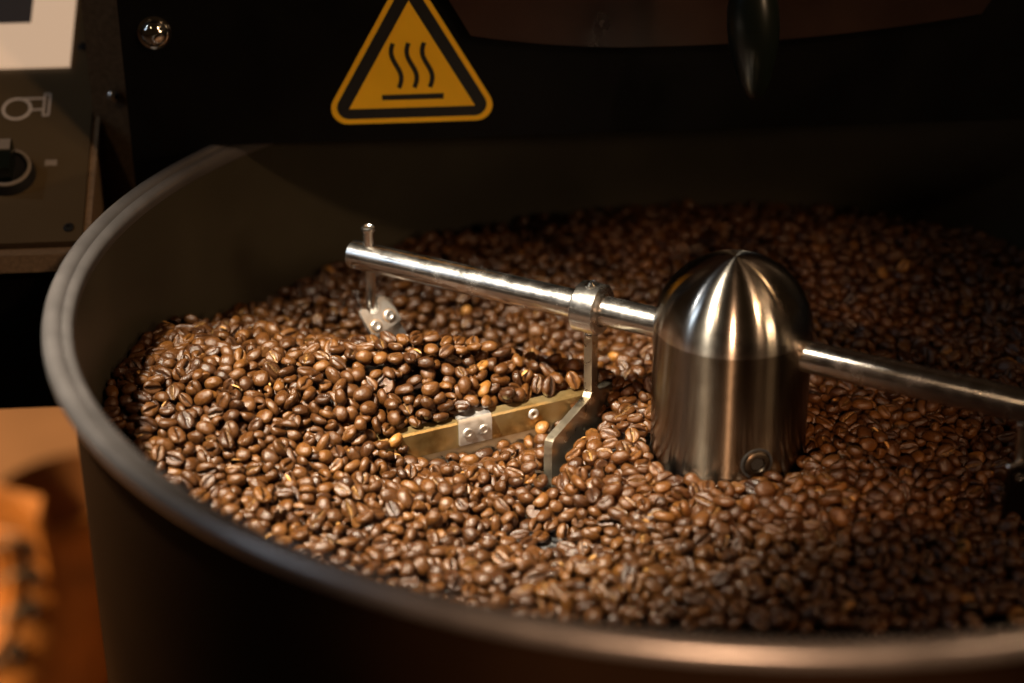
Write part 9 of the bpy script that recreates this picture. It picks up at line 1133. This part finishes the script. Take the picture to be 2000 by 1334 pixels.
# front of the tray behind the rim: the rear bed turned half round and laid lower, wherever no bean lies yet
sel = np.where(BP[:, 1] > 0.085)[0]
FP = BP[sel]*np.array([-1, -1, 1]) - np.array([0, 0, 0.0125]); FP[:, 2] = np.maximum(FP[:, 2], -0.1120)
gap = np.array([np.min(np.sum((BP-p_)**2, 1)) for p_ in FP]) > 0.0056**2
FQ = np.stack([-BQ[sel, 3], -BQ[sel, 2], BQ[sel, 1], BQ[sel, 0]], 1)
BP = np.concatenate([BP, FP[gap]]); BQ = np.concatenate([BQ, FQ[gap]]); BK = np.concatenate([BK, BK[sel][gap]]); BS = np.concatenate([BS, BS[sel][gap]])
VAR = np.array([(5.3, 4.1, 3.3, 2.0), (5.0, 4.0, 3.4, 2.2), (5.6, 4.1, 3.1, 1.9), (4.7, 4.0, 3.4, 2.1), (5.2, 4.3, 3.2, 1.8), (5.0, 3.6, 3.4, 3.0)])*0.00086
rng = np.random.default_rng(11)
NB = len(BP)
TONE = np.clip(rng.normal(0.47, 0.115, NB), 0.14, 0.70)
pale = rng.random(NB) < 0.007; TONE[pale] = rng.uniform(0.80, 0.95, pale.sum())
CHAFF = np.where(rng.random(NB) < 0.30, rng.uniform(0.3, 1.0, NB), 0.0)
JIT = rng.uniform(-1, 1, (NB, 24))
# turn some beans over
up_z = 1-2*(BQ[:, 1]**2+BQ[:, 2]**2)
axz = np.stack([2*(BQ[:, 1]*BQ[:, 3]+BQ[:, 0]*BQ[:, 2]), 2*(BQ[:, 2]*BQ[:, 3]-BQ[:, 0]*BQ[:, 1]), up_z], 1)
turn = (up_z > 0.1) & (rng.random(NB) < 0.42)
BP[turn] += axz[turn]*((VAR[BK[turn], 2]-VAR[BK[turn], 3])*BS[turn])[:, None]
BQ[turn] = np.stack([-BQ[turn, 1], BQ[turn, 0], BQ[turn, 3], -BQ[turn, 2]], 1)
def bean_shape(idx, rings, ths):
    """vertices (n, V, 3) in world space round each bean's centre, plus attributes; θ = 0 is the middle of the flat side"""
    n = len(idx); J = JIT[idx]; dims = VAR[BK[idx]]*BS[idx][:, None]
    a = dims[:, 0]*(1+0.09*J[:, 0]); b = dims[:, 1]*(1+0.09*J[:, 1]); ct = dims[:, 2]*(1+0.06*J[:, 2]); cb = dims[:, 3]*(1+0.08*J[:, 3])
    ph = np.linspace(0, math.pi, rings+2)[1:-1]; xs = -np.cos(ph)
    X = np.broadcast_to(xs[None, :, None], (n, rings, len(ths))); T = np.broadcast_to(ths[None, None, :], X.shape)
    A = lambda v: v[:, None, None]
    pw = 2.15 + 0.25*A(J[:, 4]); rr = np.sqrt(np.clip(1-np.abs(X)**pw, 0, 1))
    c, s = np.cos(T), np.sin(T)
    y = A(b)*rr*np.sign(s)*np.abs(s)**0.92*(1+0.10*A(J[:, 5])*X)
    zb = -A(cb)*rr**0.55*np.abs(c)**0.42; zt = A(ct)*rr*np.abs(c)**0.96
    z = np.where(c > 0, zb, zt)
    wig = np.sin(2.4*X + A(J[:, 6])*3)*0.07 + 0.07*A(J[:, 7])*np.sin(6*X + A(J[:, 8])*3) + 0.06*A(J[:, 9])*np.sin(12*X+A(J[:, 10])*3)
    dth = T - wig; dth = (dth+math.pi) % (2*math.pi) - math.pi
    open_ = 1 + 0.5*A(J[:, 11])
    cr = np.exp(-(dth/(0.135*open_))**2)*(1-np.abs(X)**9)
    lip = np.exp(-((np.abs(dth)-0.36)/0.20)**2)*(1-np.abs(X)**4)
    groove = np.exp(-(dth/0.32)**2)
    z = z + cr*(0.0016+0.0006*A(J[:, 12])) - lip*0.00034*(1+0.5*A(J[:, 22])) + groove*0.00035*(1-X**2)
    z = z + A(J[:, 13])*0.00035*X**2 + A(J[:, 14])*0.0004*X*(y/A(b))
    lump = 1 + 0.040*np.sin(A(J[:, 15])*4 + 3.1*X + 1.7*s) + 0.034*np.sin(A(J[:, 16])*4 + 4.3*c + 2.2*X) + 0.022*np.sin(A(J[:, 17])*5 + 7*X + 5*s) + 0.018*np.sin(A(J[:, 18])*5 + 9*s - 6*X)
    x = A(a)*X
    V = np.stack([x*1.0, y*lump, z*lump], -1).reshape(n, -1, 3)
    z0 = (A(ct)*0 + A(J[:, 13])*0.00035).reshape(n, 1)
    poles = np.stack([np.stack([-a, 0*a, z0[:, 0]], -1), np.stack([a, 0*a, z0[:, 0]], -1)], 1)
    V = np.concatenate([V, poles], 1)
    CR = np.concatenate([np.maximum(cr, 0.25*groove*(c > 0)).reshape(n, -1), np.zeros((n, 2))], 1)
    CH = np.concatenate([(np.exp(-(dth/0.17)**2)*(c > 0)*A(CHAFF[idx])).reshape(n, -1), np.zeros((n, 2))], 1)
    # a few broken beans: one end snapped off
    V[..., 0] = np.minimum(V[..., 0], (a*np.where(J[:, 23] > 0.93, 0.15+0.3*J[:, 20]**2, 1.0))[:, None] + 0.06*V[..., 1])
    BC = V*1000 + (J[:, None, 19:22]*500)
    q = BQ[idx]; w_, qv = q[:, 0][:, None, None], q[:, None, 1:]
    t = 2*np.cross(qv, V); V = V + w_*t + np.cross(qv, t)
    return V, CR, CH, BC
def bean_faces(rings, S):
    f = []
    for i in range(rings-1):
        for j in range(S): k = (j+1) % S; f.append((i*S+j, (i+1)*S+j, (i+1)*S+k, i*S+k))
    quads = np.array(f); p0, p1 = rings*S, rings*S+1
    tris = np.array([(p0, j, (j+1) % S) for j in range(S)] + [(p1, (rings-1)*S+(j+1) % S, (rings-1)*S+j) for j in range(S)])
    return quads, tris
half = np.array([0.10, 0.22, 0.42, 0.75, 1.15, 1.60, 2.15, 2.65])
TH_HI = np.concatenate([-half[::-1], [0.0], half, [math.pi]])
half2 = np.array([0.12, 0.34, 0.9, 1.6, 2.4]); TH_LO = np.concatenate([-half2[::-1], [0.0], half2, [math.pi]])
def make_mesh(name, V, quads, tris, attrs):
    """V (n, v, 3): n beans in one mesh"""
    n, v, _ = V.shape; off = (np.arange(n)*v)[:, None, None]
    Q = (quads[None]+off).reshape(-1, 4); T3 = (tris[None]+off).reshape(-1, 3)
    me = bpy.data.meshes.new(name); me.vertices.add(n*v); me.vertices.foreach_set('co', V.reshape(-1).astype(np.float32))
    nl = Q.size + T3.size; me.loops.add(nl); me.loops.foreach_set('vertex_index', np.concatenate([Q.reshape(-1), T3.reshape(-1)]).astype(np.int32))
    np_ = len(Q)+len(T3); me.polygons.add(np_)
    tot = np.concatenate([np.full(len(Q), 4), np.full(len(T3), 3)]).astype(np.int32); st = np.concatenate([[0], np.cumsum(tot)[:-1]]).astype(np.int32)
    me.polygons.foreach_set('loop_start', st); me.polygons.foreach_set('loop_total', tot)
    me.polygons.foreach_set('use_smooth', np.ones(np_, dtype=bool))
    for k, arr in attrs.items():
        vec = arr.ndim == 3
        at = me.attributes.new(k, 'FLOAT_VECTOR' if vec else 'FLOAT', 'POINT'); at.data.foreach_set('vector' if vec else 'value', arr.reshape(-1).astype(np.float32))
    me.update(calc_edges=True); me.validate(); return me
NI = 300
quads, tris = bean_faces(13, len(TH_HI)); V, CR, CH, BC = bean_shape(np.arange(NI), 13, TH_HI)
for i in range(NI):
    tn = np.full((1, V.shape[1]), TONE[i])
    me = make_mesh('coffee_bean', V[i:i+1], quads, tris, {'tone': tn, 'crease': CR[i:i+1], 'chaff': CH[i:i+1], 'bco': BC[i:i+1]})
    o = link('coffee_bean', me, 'bean'); o.location = BP[i]
    if pale[i]: tag(o, 'pale golden coffee bean standing out among the brown beans in the tray', 'coffee bean', 'pale golden coffee beans')
    else:
        bx_, by_ = BP[i, 0], BP[i, 1]
        if bx_ > 0.036: zone = 'right of the steel hub'
        elif bx_ > -0.07 and by_ > -0.03: zone = 'between the plough bracket and the steel hub'
        elif by_ > 0.09: zone = 'on the shaded slope behind the mound'
        elif bx_ < -0.20: zone = 'on the mound near the left tray wall'
        elif by_ > 0.035: zone = 'on the mound just behind the sweep bar'
        elif by_ > -0.03: zone = 'on the slope left of the sweep bar'
        elif bx_ < -0.10: zone = 'on the low front slope near the left rim'
        else: zone = 'on the flat bed in front of the steel hub'
        tag(o, 'brown roasted coffee bean lying uncovered ' + zone, 'coffee bean', 'coffee beans ' + zone)
# the rest of the heap, one mass
CPn = np.array(CP); rest = np.arange(NI, NB); dist = np.linalg.norm(BP[rest]-CPn, axis=1)
near = rest[dist < 0.965]; far = rest[dist >= 0.965]
Vn, a1, a2, a3 = bean_shape(near, 11, TH_HI); Vf, b1, b2, b3 = bean_shape(far, 8, TH_LO)
q1, t1 = bean_faces(11, len(TH_HI)); q2, t2 = bean_faces(8, len(TH_LO))
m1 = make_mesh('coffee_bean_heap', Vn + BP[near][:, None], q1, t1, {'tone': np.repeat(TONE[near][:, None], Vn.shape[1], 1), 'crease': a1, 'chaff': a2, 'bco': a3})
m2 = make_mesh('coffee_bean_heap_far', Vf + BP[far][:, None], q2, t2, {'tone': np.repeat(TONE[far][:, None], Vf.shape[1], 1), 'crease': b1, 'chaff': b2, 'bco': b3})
# added filler surface under the loose beans, dark so gaps read as shade
def gauss(x, y, cx, cy, sx, sy, a=0.):
    c, s = np.cos(a), np.sin(a); X = (x-cx)*c+(y-cy)*s; Y = -(x-cx)*s+(y-cy)*c; return np.exp(-.5*((X/sx)**2+(Y/sy)**2))
def smooth(t): t=np.clip(t,0,1); return t*t*(3-2*t)
def H(x,y):
    h=np.full(np.shape(x),-.0965)
    # rear and rear-right: deeper bed
    h=h+.013*smooth((y-.11)/.08)
    h=h+.010*gauss(x,y,.10,.20,.075,.035,-.3)
    # left hill with a ridge behind the bar
    h=h+.024*gauss(x,y,-.225,.075,.075,.036,-.10)
    h=h+.021*gauss(x,y,-.125,.070,.042,.017,.25)
    h=h+.008*gauss(x,y,-.20,.02,.08,.05)
    h=h+.008*gauss(x,y,-.27,.03,.03,.09)
    h=h+.019*gauss(x,y,-.292,.035,.042,.075)
    h=h+.004*gauss(x,y,-.19,.065,.06,.04)
    # heap against hub
    h=h+.014*gauss(x,y,0,-.005,.055,.055)
    h=h+.008*gauss(x,y,-.035,.05,.02,.022)
    # low pocket in front of the bar and thin patch where the floor shows
    h=h-.036*gauss(x,y,-.108,.024,.034,.0105,.38)
    h=h-.024*gauss(x,y,-.088,-.050,.026,.020,-.5)
    # right front slightly high
    h=h+.006*gauss(x,y,.10,-.10,.10,.07)
    # valley behind the ridge
    h=h-.026*gauss(x,y,-.148,.122,.028,.014,.25)
    h=h-.012*gauss(x,y,-.085,.118,.05,.016,.1)
    return np.maximum(h,FZ+.0003)

bm = bmesh.new(); bm.from_mesh(m1); bm.from_mesh(m2)
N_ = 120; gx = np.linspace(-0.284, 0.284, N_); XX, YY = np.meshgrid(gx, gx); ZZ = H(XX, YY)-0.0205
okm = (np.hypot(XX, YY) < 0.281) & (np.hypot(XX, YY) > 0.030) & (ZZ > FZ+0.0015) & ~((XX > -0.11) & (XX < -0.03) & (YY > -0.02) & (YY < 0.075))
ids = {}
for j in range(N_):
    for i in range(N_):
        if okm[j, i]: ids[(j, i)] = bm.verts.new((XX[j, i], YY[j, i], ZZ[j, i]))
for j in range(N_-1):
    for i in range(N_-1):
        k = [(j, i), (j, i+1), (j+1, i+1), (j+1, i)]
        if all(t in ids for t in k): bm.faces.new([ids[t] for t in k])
lay_t = bm.verts.layers.float.get('tone'); lay_c = bm.verts.layers.float.get('chaff'); lay_b = bm.verts.layers.float_vector.get('bco')
for i in rng.choice(near, 170, replace=False):
    c0 = Vector(BP[i]) + Vector((rng.uniform(-0.003, 0.003), rng.uniform(-0.003, 0.003), 0.0034)); ta = rng.uniform(0, 6.28); tu = Vector((math.cos(ta), math.sin(ta), rng.uniform(-0.5, 0.5))).normalized(); tv = Vector((0, 0, 1)).cross(tu).normalized(); L_, W_ = rng.uniform(0.0010, 0.0026), rng.uniform(0.0004, 0.0011)
    pr = [bm.verts.new(c0 + tu*L_*x + tv*W_*y + Vector((0, 0, 0.0006*(1-x*x)))) for x, y in ((-1, 0), (-0.4, 0.9), (0.5, 0.7), (1, 0), (0.4, -0.9), (-0.5, -0.8))]
    for v_ in pr: v_[lay_t] = 0.97; v_[lay_c] = 1.0; v_[lay_b] = v_.co*1000
    bm.faces.new(pr)
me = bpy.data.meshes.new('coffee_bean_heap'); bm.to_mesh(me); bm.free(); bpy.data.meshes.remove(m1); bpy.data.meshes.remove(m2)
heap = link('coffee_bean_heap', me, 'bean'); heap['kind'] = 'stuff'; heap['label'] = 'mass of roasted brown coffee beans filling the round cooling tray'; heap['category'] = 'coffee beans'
